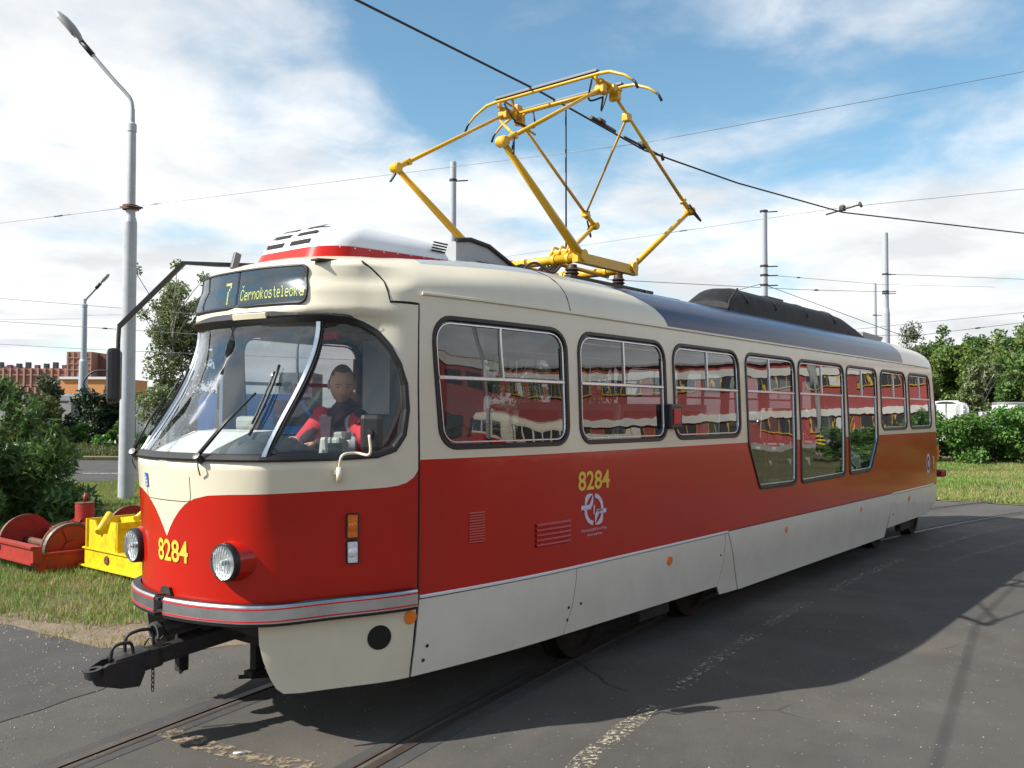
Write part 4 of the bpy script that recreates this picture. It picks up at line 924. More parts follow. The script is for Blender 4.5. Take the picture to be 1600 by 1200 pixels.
# cab partition with a glazed door and a plain panel
b = MB(); b.box((1.62, -.40, 1.85), (.04, 1.15, 1.85)); pt = b.build('cab_partition', [M_['lining']], tram)
b = MB(); b.box((1.00, .955, 1.95), (.22, .03, 1.3), Matrix.Rotation(R(16), 3, 'Z')); b.build('door_pillar', [M_['lining_sky_shade']], pt)
b = MB(); b.box((1.592, -.40, 2.1), (.012, .55, .55), bev=.004); b.build('notice_panel', [M_['dash_dark']], pt)
b = MB(); b.box((1.10, -.05, 2.46), (.5, .9, .10), bev=.02); b.box((.95, -.45, 2.40), (.10, .22, .06), bev=.01); b.build('ceiling_console', [M_['dash_dark']], tram)
b = MB(); b.box((.80, -.42, 2.40), (.04, .16, .05), bev=.008); b.build('cab_mirror', [M_['stripe_red']], tram)
# driver's seat
b = MB(); b.box((1.22, -.2, 1.24), (.45, .46, .10), bev=.03); b.box((1.46, -.2, 1.58), (.10, .44, .65), Matrix.Rotation(R(8), 3, 'Y'), bev=.03); b.box((1.22, -.2, 1.06), (.12, .12, .36)); b.build('driver_seat', [M_['dash_dark']], tram)
# passenger seats
def seat(x, y, z, back=1):
    b = MB(); b.box((x, y, z + .45), (.42, .43, .05), bev=.02); b.box((x + .21 * back, y, z + .76), (.05, .43, .62), Matrix.Rotation(R(8 * back), 3, 'Y'), bev=.02); b.box((x, y, z + .22), (.06, .3, .44)); so_ = b.build('passenger_seat', [M_['seat_shell']], tram)
    q = MB(); q.box((x - .03 * back, y, z + .482), (.34, .37, .02), bev=.006); q.box((x + .165 * back, y, z + .78), (.03, .36, .46), Matrix.Rotation(R(8 * back), 3, 'Y'), bev=.01); q.build('cushion', [M_['seat_red']], so_)
for x in (2.30, 3.05, 3.80, 4.55, 10.4, 11.15): seat(x, -.78, .93)
for x in (3.05, 4.55, 10.4, 11.15, 11.9): seat(x, .78, .93)
for x in (6.2, 7.0): seat(x, .78, .45)
b = MB()
for x in (2.0, 5.1, 5.6, 8.9, 9.8):
    for y in (-.55, .55): b.tube([(x, y, .9), (x, y, 2.75)], .017, 8)
for y in (-.55, .55): b.tube([(2.0, y, 2.5), (12.0, y, 2.5)], .015, 8)
b.build('grab_rail', [M_['handrail']], tram)
b = MB(); b.box((1.9, -.74, 1.62), (.42, .34, .24), bev=.02); b.box((1.9, -.74, 1.25), (.44, .36, .7)); b.build('equipment_cabinet', [M_['dash_dark']], tram)
st_ = random.Random(4); b = MB()
for k in range(34):
    x, y, z = 1.78 + st_.uniform(-.16, .30), -.80 + st_.uniform(-.10, .12), 1.745 + st_.uniform(0, .09); a = st_.uniform(-.7, .7); d = Vector((math.cos(a), math.sin(a) * .5, st_.uniform(-.15, .15))) * .12
    b.tube([Vector((x, y, z)) - d, Vector((x, y, z)) + d], .006, 5)
br = tag(b.build('stick_bundle', [M_['handrail']]), 'loose bundle of yellow sticks lying behind the first side window', 'bundle')

# ---------------------------------------------------------------- the driver
def skin_obj(name, pts, edges, rad, m, parent=None, sub=2, root=0):
    me = bpy.data.meshes.new(name); me.from_pydata([tuple(p) for p in pts], edges, []); o = bpy.data.objects.new(name, me); COL.objects.link(o)
    mo = o.modifiers.new('s', 'SKIN'); mo.use_smooth_shade = True; mo.branch_smoothing = .6
    for i, v in enumerate(me.skin_vertices[0].data):
        r_ = rad[i]; v.radius = r_ if isinstance(r_, tuple) else (r_, r_); v.use_root = (i == root)
    ss = o.modifiers.new('u', 'SUBSURF'); ss.levels = sub; ss.render_levels = sub
    dg = bpy.context.evaluated_depsgraph_get(); dg.update(); e = o.evaluated_get(dg); nm = bpy.data.meshes.new_from_object(e, depsgraph=dg)
    nm.name = name; o.modifiers.clear(); o.data = nm; nm.materials.clear(); nm.materials.append(m)
    nm.polygons.foreach_set('use_smooth', np.ones(len(nm.polygons), bool))
    if parent: o.parent = parent
    return o
HX, HY, HZ = 1.13, -.17, 2.10
dp = empty('person', (1.09, -.23, 1.285), 0, 'driver in a red jacket with grey reflective bands, looking down at the tram controls', 'person')
dp.scale = (1.06, 1.06, 1.06)
def W(p): return (p[0] - 1.2, p[1] + .12, p[2] - 1.33)
# body: pelvis, spine, neck, legs and arms with hands
pts = [(1.28, -.12, 1.40), (1.27, -.12, 1.60), (1.22, -.13, 1.80), (1.19, -.14, 1.92), (1.17, -.155, 1.99), (1.15, -.165, 2.04),
       (1.18, -.31, 1.88), (1.06, -.42, 1.72), (.90, -.34, 1.73), (.82, -.28, 1.745), (1.18, .05, 1.88), (1.04, .12, 1.71), (.88, .06, 1.725), (.80, .03, 1.735),
       (1.05, -.24, 1.37), (.78, -.26, 1.36), (.72, -.26, 1.02), (1.05, .0, 1.37), (.78, .02, 1.36), (.72, .02, 1.02)]
ed = [(0, 1), (1, 2), (2, 3), (3, 4), (4, 5), (3, 6), (6, 7), (7, 8), (8, 9), (3, 10), (10, 11), (11, 12), (12, 13), (0, 14), (14, 15), (15, 16), (0, 17), (17, 18), (18, 19)]
rad = [.14, .135, .14, .10, .065, .058, .065, .05, .038, .032, .065, .05, .038, .032, .085, .065, .05, .085, .065, .05]
bd = skin_obj('body', [W(p) for p in pts], ed, rad, M_['shirt'], dp)
# head with jaw, nose, ears
bm = bmesh.new(); bmesh.ops.create_uvsphere(bm, u_segments=28, v_segments=20, radius=1)
for v in bm.verts:
    x, y, z = v.co                                        # face looks along -x
    k = 1 - .16 * max(0, -z) ** 1.2; fx = .098 * x * (1 - .10 * max(0, -z)); fy = .078 * y * k; fz = .122 * z
    if x < 0:
        fx -= .012 * math.exp(-((y / .16) ** 2 + ((z + .12) / .16) ** 2)) * 1.9            # nose
        fx += .007 * math.exp(-(((abs(y) - .36) / .16) ** 2 + ((z - .06) / .12) ** 2)) * 1.6   # eye sockets
        fx -= .008 * math.exp(-((y / .30) ** 2 + ((z + .80) / .18) ** 2))                  # chin
        fx += .004 * math.exp(-((y / .25) ** 2 + ((z + .48) / .06) ** 2))                  # mouth
    else: fx *= 1.06
    v.co = (fx, fy, fz)
tl = Matrix.Translation(W((HX, HY, HZ))) @ Matrix.Rotation(R(56), 4, 'Z') @ Matrix.Rotation(R(-20), 4, 'Y')
bm.transform(tl); me = bpy.data.meshes.new('head'); bm.to_mesh(me); bm.free(); me.materials.append(M_['skin']); me.polygons.foreach_set('use_smooth', np.ones(len(me.polygons), bool))
hd = bpy.data.objects.new('head', me); COL.objects.link(hd); hd.parent = dp
for s in (-1, 1):
    bm = bmesh.new(); bmesh.ops.create_uvsphere(bm, u_segments=12, v_segments=8, radius=1)
    for v in bm.verts: v.co = Vector((v.co.x * .018 + .012, s * .080 + v.co.y * .009, v.co.z * .032 - .008))
    bm.transform(tl); me = bpy.data.meshes.new('ear'); bm.to_mesh(me); bm.free(); me.materials.append(M_['skin']); me.polygons.foreach_set('use_smooth', np.ones(len(me.polygons), bool)); o = bpy.data.objects.new('ear', me); COL.objects.link(o); o.parent = hd
    bm = bmesh.new(); bmesh.ops.create_uvsphere(bm, u_segments=10, v_segments=6, radius=.0065)
    for v in bm.verts: v.co = Vector((v.co.x * .5 - .084, s * .030 + v.co.y * 1.3, v.co.z * .5 + .008))
    bm.transform(tl); me = bpy.data.meshes.new('eye'); bm.to_mesh(me); bm.free(); me.materials.append(M_['hair']); o = bpy.data.objects.new('eye', me); COL.objects.link(o); o.parent = hd
    b = MB(); b.tube([tl @ Vector((-.092, s * .014, .026)), tl @ Vector((-.092, s * .034, .030)), tl @ Vector((-.080, s * .052, .022))], .0022, 5); b.build('eyebrow', [M_['brow']], hd)
b = MB(); b.tube([tl @ Vector((-.088, -.022, -.058)), tl @ Vector((-.096, 0, -.056)), tl @ Vector((-.088, .022, -.058))], .0025, 6); b.build('mouth', [M_['lip']], hd)
bm = bmesh.new(); bmesh.ops.create_uvsphere(bm, u_segments=28, v_segments=18, radius=1)
bmesh.ops.delete(bm, geom=[v for v in bm.verts if v.co.z < .36 - .95 * max(0, v.co.x + .22) or (v.co.x < -.45 and v.co.z < .66)], context='VERTS')
for v in bm.verts: v.co = Vector((v.co.x * .1005 + (.0055 if v.co.x > 0 else 0), v.co.y * .0800, v.co.z * .1245))
bm.transform(tl); me = bpy.data.meshes.new('hair'); bm.to_mesh(me); bm.free(); me.materials.append(M_['hair']); me.polygons.foreach_set('use_smooth', np.ones(len(me.polygons), bool)); o = bpy.data.objects.new('hair', me); COL.objects.link(o); o.parent = hd
# jacket
jp = [(1.285, -.12, 1.44), (1.275, -.12, 1.62), (1.23, -.13, 1.80), (1.20, -.14, 1.91), (1.185, -.33, 1.87), (1.07, -.45, 1.71), (.93, -.36, 1.725), (1.185, .07, 1.87), (1.05, .145, 1.70), (.91, .08, 1.715)]
je = [(0, 1), (1, 2), (2, 3), (3, 4), (4, 5), (5, 6), (3, 7), (7, 8), (8, 9)]
jr = [(.175, .16), (.18, .16), (.185, .155), (.115, .10), .092, .070, .054, .092, .070, .054]
jk = skin_obj('jacket', [W(p) for p in jp], je, jr, M_['jacket_red'], dp)
from mathutils.bvhtree import BVHTree
jb = BVHTree.FromPolygons([v.co for v in jk.data.vertices], [tuple(p.vertices) for p in jk.data.polygons])
for s in (-1, 1):
    V, f = [], []
    for k, z in enumerate(np.linspace(2.0, 1.55, 16)):
        for q in (-1, 0, 1):
            yy = -.13 + s * .105 + q * .020; o_ = Vector(W((.6, yy, z))); h = jb.ray_cast(o_, Vector((1, 0, 0)))[0]
            V.append(tuple(h - Vector((.005, 0, 0))) if h else None)
        if any(v is None for v in V[-3:]): V = V[:-3]; continue
    n_ = len(V) // 3
    for k in range(n_ - 1):
        for q in (0, 1): f.append((3 * k + q, 3 * k + q + 1, 3 * k + q + 4, 3 * k + q + 3))
    if n_ > 1: mesh_obj('reflective_band', V, f, M_['reflective'], jk, smooth=True)
b = MB()
for (p, d) in (((1.0, -.405, 1.718), (-.14, .09, .015)), ((.98, .112, 1.708), (-.14, -.065, .015))):
    b.lathe(W(p), d, [(.062, -.025), (.066, -.015), (.065, .02), (.060, .03)], 14)
b.build('reflective_band', [M_['reflective']], jk)
b = MB(); b.tube(bezier_like([W((1.25, -.10, 1.965)), W((1.21, -.05, 1.955)), W((1.13, -.07, 1.91)), W((1.075, -.125, 1.85)), W((1.10, -.21, 1.905)), W((1.19, -.25, 1.955)), W((1.25, -.19, 1.965))], 5), .018, 8); b.build('collar', [M_['jacket_dark']], jk)
b = MB(); b.prism([W((1.035, -.065, 1.90)), W((1.035, -.185, 1.90)), W((1.052, -.135, 1.60)), W((1.052, -.105, 1.60))], (.02, 0, 0)); b.build('shirt_front', [M_['shirt']], jk)
# hands: palm and five fingers curled over the controls
for s, wr in ((-1, Vector((.84, -.30, 1.742))), (1, Vector((.82, .035, 1.735)))):
    fd = Vector((-.9, .42 if s < 0 else -.2, -.12)).normalized(); sdv = fd.cross(Vector((0, 0, 1))).normalized(); up = sdv.cross(fd)
    P_ = [wr, wr + fd * .05]; E_ = [(0, 1)]; R_ = [.026, (.036, .018)]
    for k, (o_, ln) in enumerate(((-.028, .062), (-.010, .072), (.010, .068), (.027, .052))):
        b0 = len(P_); rt = wr + fd * .085 + sdv * o_; P_ += [rt, rt + fd * ln * .45 - up * .010, rt + fd * ln * .62 - up * .034]; E_ += [(1, b0), (b0, b0 + 1), (b0 + 1, b0 + 2)]; R_ += [.011, .0095, .008]
    b0 = len(P_); rt = wr + fd * .035 - sdv * .038; P_ += [rt, rt + fd * .035 - sdv * .012 - up * .008, rt + fd * .06 - up * .018]; E_ += [(1, b0), (b0, b0 + 1), (b0 + 1, b0 + 2)]; R_ += [.013, .011, .009]
    skin_obj('hand', [W(p) for p in P_], E_, R_, M_['skin'], dp)
b = MB(); b.tube([W((1.22, -.135, 2.0)), W((1.165, -.155, 2.03)), W((1.15, -.162, 2.07))], [.062, .056, .055], 14); b.build('neck', [M_['skin']], dp)
# ---------------------------------------------------------------- ground
def ground_mat(name, cols, scale=2.0, rough=.9, speck=0.0, bump=.4, bsc=90, patch=None, cracks=False, speck_col=(.30, .28, .25)):
    m = bpy.data.materials.new(name); m.use_nodes = True; t = m.node_tree; b = t.nodes['Principled BSDF']; b.inputs['Roughness'].default_value = rough; b.inputs['Specular IOR Level'].default_value = .3
    co = t.nodes.new('ShaderNodeTexCoord'); K_ = t.links.new
    def nz(sc, det=8, ro=.6, dis=0):
        n = t.nodes.new('ShaderNodeTexNoise'); n.inputs['Scale'].default_value = sc; n.inputs['Detail'].default_value = det; n.inputs['Roughness'].default_value = ro; n.inputs['Distortion'].default_value = dis; K_(co.outputs['Object'], n.inputs['Vector']); return n.outputs[0]
    def mr_(src, a, bb, lo=0., hi=1.):
        r = t.nodes.new('ShaderNodeMapRange'); K_(src, r.inputs[0]); r.inputs[1].default_value = a; r.inputs[2].default_value = bb; r.inputs[3].default_value = lo; r.inputs[4].default_value = hi; return r.outputs[0]
    def mx_(f, c1, c2, mode='MIX'):
        x = t.nodes.new('ShaderNodeMix'); x.data_type = 'RGBA'; x.blend_type = mode
        for i, v in ((0, f), (6, c1), (7, c2)):
            if isinstance(v, (int, float)): x.inputs[i].default_value = v
            elif isinstance(v, tuple): x.inputs[i].default_value = v + (1,) if len(v) == 3 else v
            else: K_(v, x.inputs[i])
        return x.outputs[2]
    c = mx_(mr_(nz(scale), .35, .65), cols[0], cols[1])
    c = mx_(mr_(nz(scale * .23, 5), .42, .66), c, cols[2]); c = mx_(mr_(nz(.33, 6, .65, 1.2), .50, .68, 0, .5), c, tuple(x * .66 for x in cols[0])); c = mx_(mr_(nz(1.1, 8, .75, .3), .60, .70, 0, .4), c, tuple(min(1, x * 1.35) for x in cols[1]))
    fine = nz(bsc, 6, .7); c = mx_(mr_(fine, .3, .7, .0, .55), c, tuple(x * .45 for x in cols[0]), 'MIX')
    if patch: c = mx_(mr_(nz(patch[1], 7, .6, .4), .55, .66, 0, patch[2]), c, patch[0])
    if speck:
        v = t.nodes.new('ShaderNodeTexVoronoi'); v.inputs['Scale'].default_value = 55; K_(co.outputs['Object'], v.inputs['Vector'])
        sp = t.nodes.new('ShaderNodeSeparateColor'); K_(v.outputs['Color'], sp.inputs[0])
        a = t.nodes.new('ShaderNodeMath'); a.operation = 'LESS_THAN'; K_(v.outputs['Distance'], a.inputs[0]); a.inputs[1].default_value = .30
        g_ = t.nodes.new('ShaderNodeMath'); g_.operation = 'GREATER_THAN'; K_(sp.outputs[0], g_.inputs[0]); g_.inputs[1].default_value = 1 - speck
        mm = t.nodes.new('ShaderNodeMath'); mm.operation = 'MULTIPLY'; K_(a.outputs[0], mm.inputs[0]); K_(g_.outputs[0], mm.inputs[1]); c = mx_(mm.outputs[0], c, speck_col)
    hgt = fine
    if cracks:
        v = t.nodes.new('ShaderNodeTexVoronoi'); v.feature = 'DISTANCE_TO_EDGE'; v.inputs['Scale'].default_value = .27
        w_ = t.nodes.new('ShaderNodeMix'); w_.data_type = 'VECTOR'; w_.inputs[0].default_value = .22; K_(co.outputs['Object'], w_.inputs[4])
        n_ = t.nodes.new('ShaderNodeTexNoise'); n_.inputs['Scale'].default_value = 1.3; n_.inputs['Detail'].default_value = 7; K_(co.outputs['Object'], n_.inputs['Vector']); K_(n_.outputs[1], w_.inputs[5]); K_(w_.outputs[1], v.inputs['Vector'])
        ck = mr_(v.outputs['Distance'], 0.0004, .0022, .8, 0.)
        gate = mr_(nz(.5, 3), .555, .62); mm = t.nodes.new('ShaderNodeMath'); mm.operation = 'MULTIPLY'; K_(ck, mm.inputs[0]); K_(gate, mm.inputs[1]); c = mx_(mm.outputs[0], c, (.018, .017, .016))
    K_(c, b.inputs['Base Color'])
    bp = t.nodes.new('ShaderNodeBump'); bp.inputs['Strength'].default_value = bump; bp.inputs['Distance'].default_value = .012; K_(hgt, bp.inputs['Height']); K_(bp.outputs[0], b.inputs['Normal'])
    MATS[name] = m; return m
ground_mat('asphalt', ((.092, .087, .080), (.122, .115, .106), (.108, .096, .083)), 2.2, .88, .022, .7, 150, ((.150, .128, .100), .45, .5), True, (.22, .21, .19))
ground_mat('asphalt_dark', ((.066, .065, .066), (.094, .091, .089), (.078, .073, .068)), 2.5, .85, .015, .6, 150, ((.12, .105, .085), .9, .5), True, (.20, .19, .17))
ground_mat('soil', ((.19, .145, .095), (.28, .225, .155), (.16, .13, .08)), 3.0, .95, .35, 1.0, 60, ((.26, .21, .15), 1.6, .6), speck_col=(.33, .29, .24))
ground_mat('turf', ((.085, .095, .030), (.14, .13, .050), (.17, .14, .07)), 1.3, .95, 0, .8, 50, ((.15, .115, .055), .8, .5))
ground_mat('far_ground', ((.06, .07, .025), (.10, .095, .04), (.08, .085, .035)), .2, .95, 0, .3, 5)
ground_mat('ballast', ((.16, .13, .10), (.24, .21, .17), (.12, .10, .08)), 4.0, .95, .5, 1.0, 40)
def sheet(name, poly, z, m, kind='structure', sub=None):
    P_ = [Vector((p[0], p[1], 0)) for p in poly]; tri = tessellate_polygon([P_]); f = []
    for a, b_, c in tri:
        n_ = (P_[b_] - P_[a]).cross(P_[c] - P_[a]); f.append((a, b_, c) if n_.z > 0 else (a, c, b_))
    return tag(mesh_obj(name, [(p[0], p[1], z) for p in poly], f, M_[m]), kind=kind)
rg = random.Random(11)
def ragged(pts, amp, step=.25, closed=False):
    o = []
    for i in range(len(pts) - (0 if closed else 1)):
        a = Vector(pts[i]); b_ = Vector(pts[(i + 1) % len(pts)]); n_ = max(1, int((b_ - a).length / step)); t_ = (b_ - a).normalized(); nn_ = Vector((-t_.y, t_.x))
        for k in range(n_): o.append(tuple(a + (b_ - a) * (k / n_) + nn_ * rg.uniform(-amp, amp) * (1 if k else .3)))
    if not closed: o.append(tuple(pts[-1]))
    return o
sheet('ground', [(-900, -900), (900, -900), (900, 900), (-900, 900)], -.03, 'far_ground')
LEFT_EDGE = [(-40, 9.0), (-6, 6.5), (-1.5, 5.2), (.2, 4.35), (.62, 3.6), (.72, 2.7), (1.0, 2.2), (1.5, 1.9), (4, 1.7), (9, 1.9), (14, 1.8), (18.2, 1.0)]
RIGHT_EDGE = [(18.35, 0), (18.4, -.9), (18.9, -4), (20, -9), (24, -20)]
yard = ragged(LEFT_EDGE, .05) + ragged(RIGHT_EDGE, .06) + [(70, -60), (10, -90), (-60, -60), (-60, 9)]
sheet('yard', yard, 0.0, 'asphalt')
sheet('asphalt_patch', ragged([(-5.8, 6.3), (-1.5, 5.1), (.15, 4.3), (.58, 3.6), (.68, 2.7), (.75, 1.75), (.2, 1.25), (-.9, .95), (-2.2, .7), (-5, .4)], .04, .2, True), .004, 'asphalt_dark')
sheet('dirt_strip', ragged([(.45, 4.3), (.58, 3.6), (.62, 2.4), (.95, 1.75), (1.6, 1.45), (4, 1.3), (9, 1.4), (14, 1.4), (18, .8), (18.3, 2.4), (14, 3.0), (6, 2.8), (2.6, 2.8), (1.5, 2.95), (1.1, 3.4), (.85, 4.1)], .10, .2, True), .003, 'soil')
sheet('lawn', ragged([(.35, 4.7), (.62, 4.2), (.78, 3.5), (1.05, 2.95), (1.7, 2.75), (3, 2.7), (8, 2.9), (14, 3.0), (18.2, 2.4)], .10, .2) + [(21, 4), (34, 16), (17.5, 19.0), (3.0, 21.0), (-9, 26), (-20, 12)], -.006, 'turf')
sheet('meadow', ragged([(18.5, 1.2), (18.55, -.9), (19.05, -4), (20.2, -9), (24.2, -20)], .10, .25) + [(60, -26), (60, 20), (22, 6)], -.004, 'turf')
# road beyond the lawn, with its kerb, verge and painted dashes: laid along the line of the fence
fd_ = Vector((math.cos(R(39.08)), math.sin(R(39.08)), 0)); rd_ = Vector((math.sin(R(39.08)), -math.cos(R(39.08)), 0)); E0 = Vector((EYE.x, EYE.y, 0))
def gp(dep, lat): return E0 + fd_ * dep + rd_ * lat
def quad(d0, d1, l0, l1): return [tuple(gp(d0, l0)[:2]), tuple(gp(d0, l1)[:2]), tuple(gp(d1, l1)[:2]), tuple(gp(d1, l0)[:2])]
sheet('road', quad(24.2, 34.2, -60, -2), .006, 'asphalt_dark')
sheet('pavement', quad(34.2, 37.0, -60, -2), .05, 'soil')
b = MB()
for k in range(60):
    p = gp(34.25, -60 + k * 1.0 + .5); b.box((p.x, p.y, .06), (.985, .18, .13), Matrix.Rotation(R(39.08 - 90), 3, 'Z'), bev=.01)
tag(b.build('kerb', [M_['far_ground']]), kind='structure')
b = MB()
for k in range(14): 
    q = quad(27.0, 27.16, -40 + k * 3, -40 + k * 3 + 1.4); b.add([(x, y, .011) for x, y in q], [(0, 1, 2, 3)])
# ---------------------------------------------------------------- painted markings, worn through to the asphalt
def paint_mat(name, col, wear, sc=9, under=(.098, .09, .082)):
    m = bpy.data.materials.new(name); m.use_nodes = True; t = m.node_tree; bs = t.nodes['Principled BSDF']; bs.inputs['Roughness'].default_value = .85; bs.inputs['Specular IOR Level'].default_value = .3
    co = t.nodes.new('ShaderNodeTexCoord'); n = t.nodes.new('ShaderNodeTexNoise'); n.inputs['Scale'].default_value = sc; n.inputs['Detail'].default_value = 10; n.inputs['Roughness'].default_value = .72
    t.links.new(co.outputs['Object'], n.inputs['Vector']); r = t.nodes.new('ShaderNodeMapRange'); t.links.new(n.outputs[0], r.inputs[0]); r.inputs[1].default_value = wear - .04; r.inputs[2].default_value = wear + .08
    tr = t.nodes.new('ShaderNodeBsdfTransparent'); mx_ = t.nodes.new('ShaderNodeMixShader'); t.links.new(r.outputs[0], mx_.inputs[0]); t.links.new(tr.outputs[0], mx_.inputs[1]); t.links.new(bs.outputs[0], mx_.inputs[2])
    bs.inputs['Base Color'].default_value = col + (1,); t.links.new(mx_.outputs[0], t.nodes['Material Output'].inputs[0]); MATS[name] = m; return m
paint_mat('paint_worn', (.40, .36, .26), .53, 30); paint_mat('paint_faint', (.34, .33, .29), .545, 22); paint_mat('paint_sand', (.27, .21, .14), .50, 18)
tag(b.build('road_marking', [paint_mat('paint_road', (.5, .5, .48), .42)]), kind='structure')
def mark(name, pts, wd, m, z=.005):
    P_ = [Vector((p[0], p[1], z)) for p in ragged(pts, wd * .10, .12)]; v = []
    for i, p in enumerate(P_):
        t_ = (P_[min(i + 1, len(P_) - 1)] - P_[max(i - 1, 0)]).normalized(); nn_ = Vector((-t_.y, t_.x, 0)); k = wd * (.5 + rg.uniform(-.08, .08)); v += [p + nn_ * k, p - nn_ * k]
    f = [(2 * i, 2 * i + 1, 2 * i + 3, 2 * i + 2) for i in range(len(P_) - 1)]
    return tag(mesh_obj(name, v, f, M_[m]), kind='structure')
mark('lane_marking', [(.55, -2.20), (1.05, -2.08), (1.52, -1.98)], .13, 'paint_worn'); mark('lane_marking', [(1.56, -1.98), (1.90, -1.92), (2.35, -1.86)], .12, 'paint_worn')
mark('lane_marking', [(2.7, -1.80), (3.6, -1.68), (4.6, -1.55)], .13, 'paint_faint'); mark('lane_marking', [(4.9, -1.52), (5.6, -1.47), (6.2, -1.44)], .12, 'paint_faint'); mark('lane_marking', [(6.9, -1.42), (8.2, -1.39), (9.6, -1.40)], .12, 'paint_faint'); mark('lane_marking', [(10.5, -1.44), (12.5, -1.55), (15, -1.95)], .11, 'paint_faint')
mark('lane_marking', [(.06, .16), (.08, -.25), (.16, -.62), (.28, -.98)], .13, 'paint_sand')
mark('lane_marking', [(9.8, -1.95), (11.5, -2.15), (13.2, -2.45)], .10, 'paint_faint')
# ---------------------------------------------------------------- rails set in the yard
def cy_(x): return .26 - (x - 7.7) ** 2 / 76.0
for s in (-1, 1):
    xs = np.concatenate([np.arange(-14, 20, .35), np.arange(20, 30, .7)]); P_ = []
    for x in xs:
        sl = -(x - 7.7) / 38.0; n_ = Vector((-sl, 1, 0)).normalized(); c = Vector((x, cy_(x), 0)); P_.append((c, n_))
    prof = [(.0, -.02, .006), (.0, .004, .012), (.062, .004, .010), (.066, -.06, .010), (.105, -.06, .01), (.108, .003, .01), (.130, .001, .01), (.135, -.02, .01)]
    V, f = [], []; k_ = len(prof)
    for c, n_ in P_:
        for (o_, z, _) in prof: V.append(c + n_ * s * (.7175 + .066 - o_) + Vector((0, 0, z + .004)))
    fm = []
    for i in range(len(P_) - 1):
        for j in range(k_ - 1):
            q = (i * k_ + j, (i + 1) * k_ + j, (i + 1) * k_ + j + 1, i * k_ + j + 1); f.append(q if s > 0 else q[::-1]); fm.append({1: 1, 2: 2, 3: 2, 4: 2}.get(j, 0))
    ro = mesh_obj('tram_rail', V, f, [M_['rail_steel'], M_['rail_worn'], M_['groove']], None, fm)
    tag(ro, 'grooved steel rail in the asphalt on the %s side of the tram' % ('lawn' if s > 0 else 'shaded'), 'rail', 'rails under the tram')
    V, f = [], []
    for c, n_ in P_:
        for o_ in (.13, .21, -.10, 0.0): V.append(c + n_ * s * (.7175 + .066 - o_) + Vector((0, 0, .0025)))
    for i in range(len(P_) - 1): 
        for j in (0, 2):
            q = (i * 4 + j, (i + 1) * 4 + j, (i + 1) * 4 + j + 1, i * 4 + j + 1); f.append(q if s > 0 else q[::-1])
    tag(mesh_obj('rail_bed', V, f, M_['asphalt_dark']), kind='structure')
# second track, further over the yard on the far side of the tram is hidden; stones and a cigarette end lie about
b = MB()
for k in range(1500):
    u = rg.random(); 
    if u < .35: x, y = rg.uniform(.3, 3.2), rg.uniform(1.6, 4.4)
    elif u < .6: x, y = rg.uniform(-.9, 1.2), rg.uniform(.55, 2.2)
    else: x, y = rg.uniform(-.8, 6.5), rg.uniform(-4.2, .4)
    r_ = rg.uniform(.003, .009) * (1.5 if u < .35 else .8); z = .004; p = [(x + r_ * math.cos(a + rg.uniform(-.3, .3)), y + r_ * math.sin(a), z) for a in (0, 1.57, 3.14, 4.71)]
    b.add(p + [(x + rg.uniform(-.3, .3) * r_, y, z + r_ * rg.uniform(.5, 1.1))], [(0, 1, 4), (1, 2, 4), (2, 3, 4), (3, 0, 4)])
mat('stone', (.24, .215, .185), .85, isl=.55)
tag(b.build('gravel', [M_['stone']]), 'loose grit and small stones scattered on the dirt and asphalt', 'gravel', kind='stuff')
b = MB(); b.tube([(.11, -.46, .009), (.155, -.50, .009)], .006, 8); tag(b.build('cigarette_end', [M_['white_print']]), 'white cigarette end lying on the asphalt between the rails', 'cigarette end')

# ---------------------------------------------------------------- grass, leaves
def blades(name, pts, h, wd, m, seed, label, lean=.5):
    g_ = np.random.default_rng(seed); n = len(pts); a = g_.uniform(0, 2 * PI, n); hh = h * g_.uniform(.45, 1.25, n); ww = wd * g_.uniform(.7, 1.3, n); dx, dy = np.cos(a), np.sin(a)
    b0 = g_.uniform(0, 2 * PI, n); ln = lean * hh * g_.uniform(.2, 1.2, n); tx, ty = np.cos(b0) * ln, np.sin(b0) * ln; z0 = pts[:, 2]
    V = np.empty((n, 5, 3)); sx = dx * ww / 2; sy = dy * ww / 2
    V[:, 0] = np.stack([pts[:, 0] - sx, pts[:, 1] - sy, z0], 1); V[:, 1] = np.stack([pts[:, 0] + sx, pts[:, 1] + sy, z0], 1)
    V[:, 2] = np.stack([pts[:, 0] + sx * .7 + tx * .45, pts[:, 1] + sy * .7 + ty * .45, z0 + hh * .6], 1); V[:, 3] = np.stack([pts[:, 0] - sx * .7 + tx * .45, pts[:, 1] - sy * .7 + ty * .45, z0 + hh * .6], 1); V[:, 4] = np.stack([pts[:, 0] + tx, pts[:, 1] + ty, z0 + hh], 1)
    return np_mesh(name, V.reshape(-1, 3), n, [(0, 1, 2, 3), (3, 2, 4)], 5, m), label
def np_mesh(name, V, n, faces, nv, m):
    me = bpy.data.meshes.new(name); idx = []; st = []; tot = []; base = np.arange(n)[:, None] * nv
    fl = np.concatenate([base + np.array(f)[None] for f in faces], 1).ravel(); ls = [len(f) for f in faces]; tot = np.tile(ls, n); st = np.concatenate([[0], np.cumsum(tot)[:-1]])
    me.vertices.add(len(V)); me.vertices.foreach_set('co', V.astype(np.float32).ravel()); me.loops.add(len(fl)); me.loops.foreach_set('vertex_index', fl.astype(np.int32)); me.polygons.add(len(tot)); me.polygons.foreach_set('loop_start', st.astype(np.int32)); me.polygons.foreach_set('loop_total', tot.astype(np.int32))
    me.materials.append(m); me.update(calc_edges=True); me.validate(); o = bpy.data.objects.new(name, me); COL.objects.link(o); return o
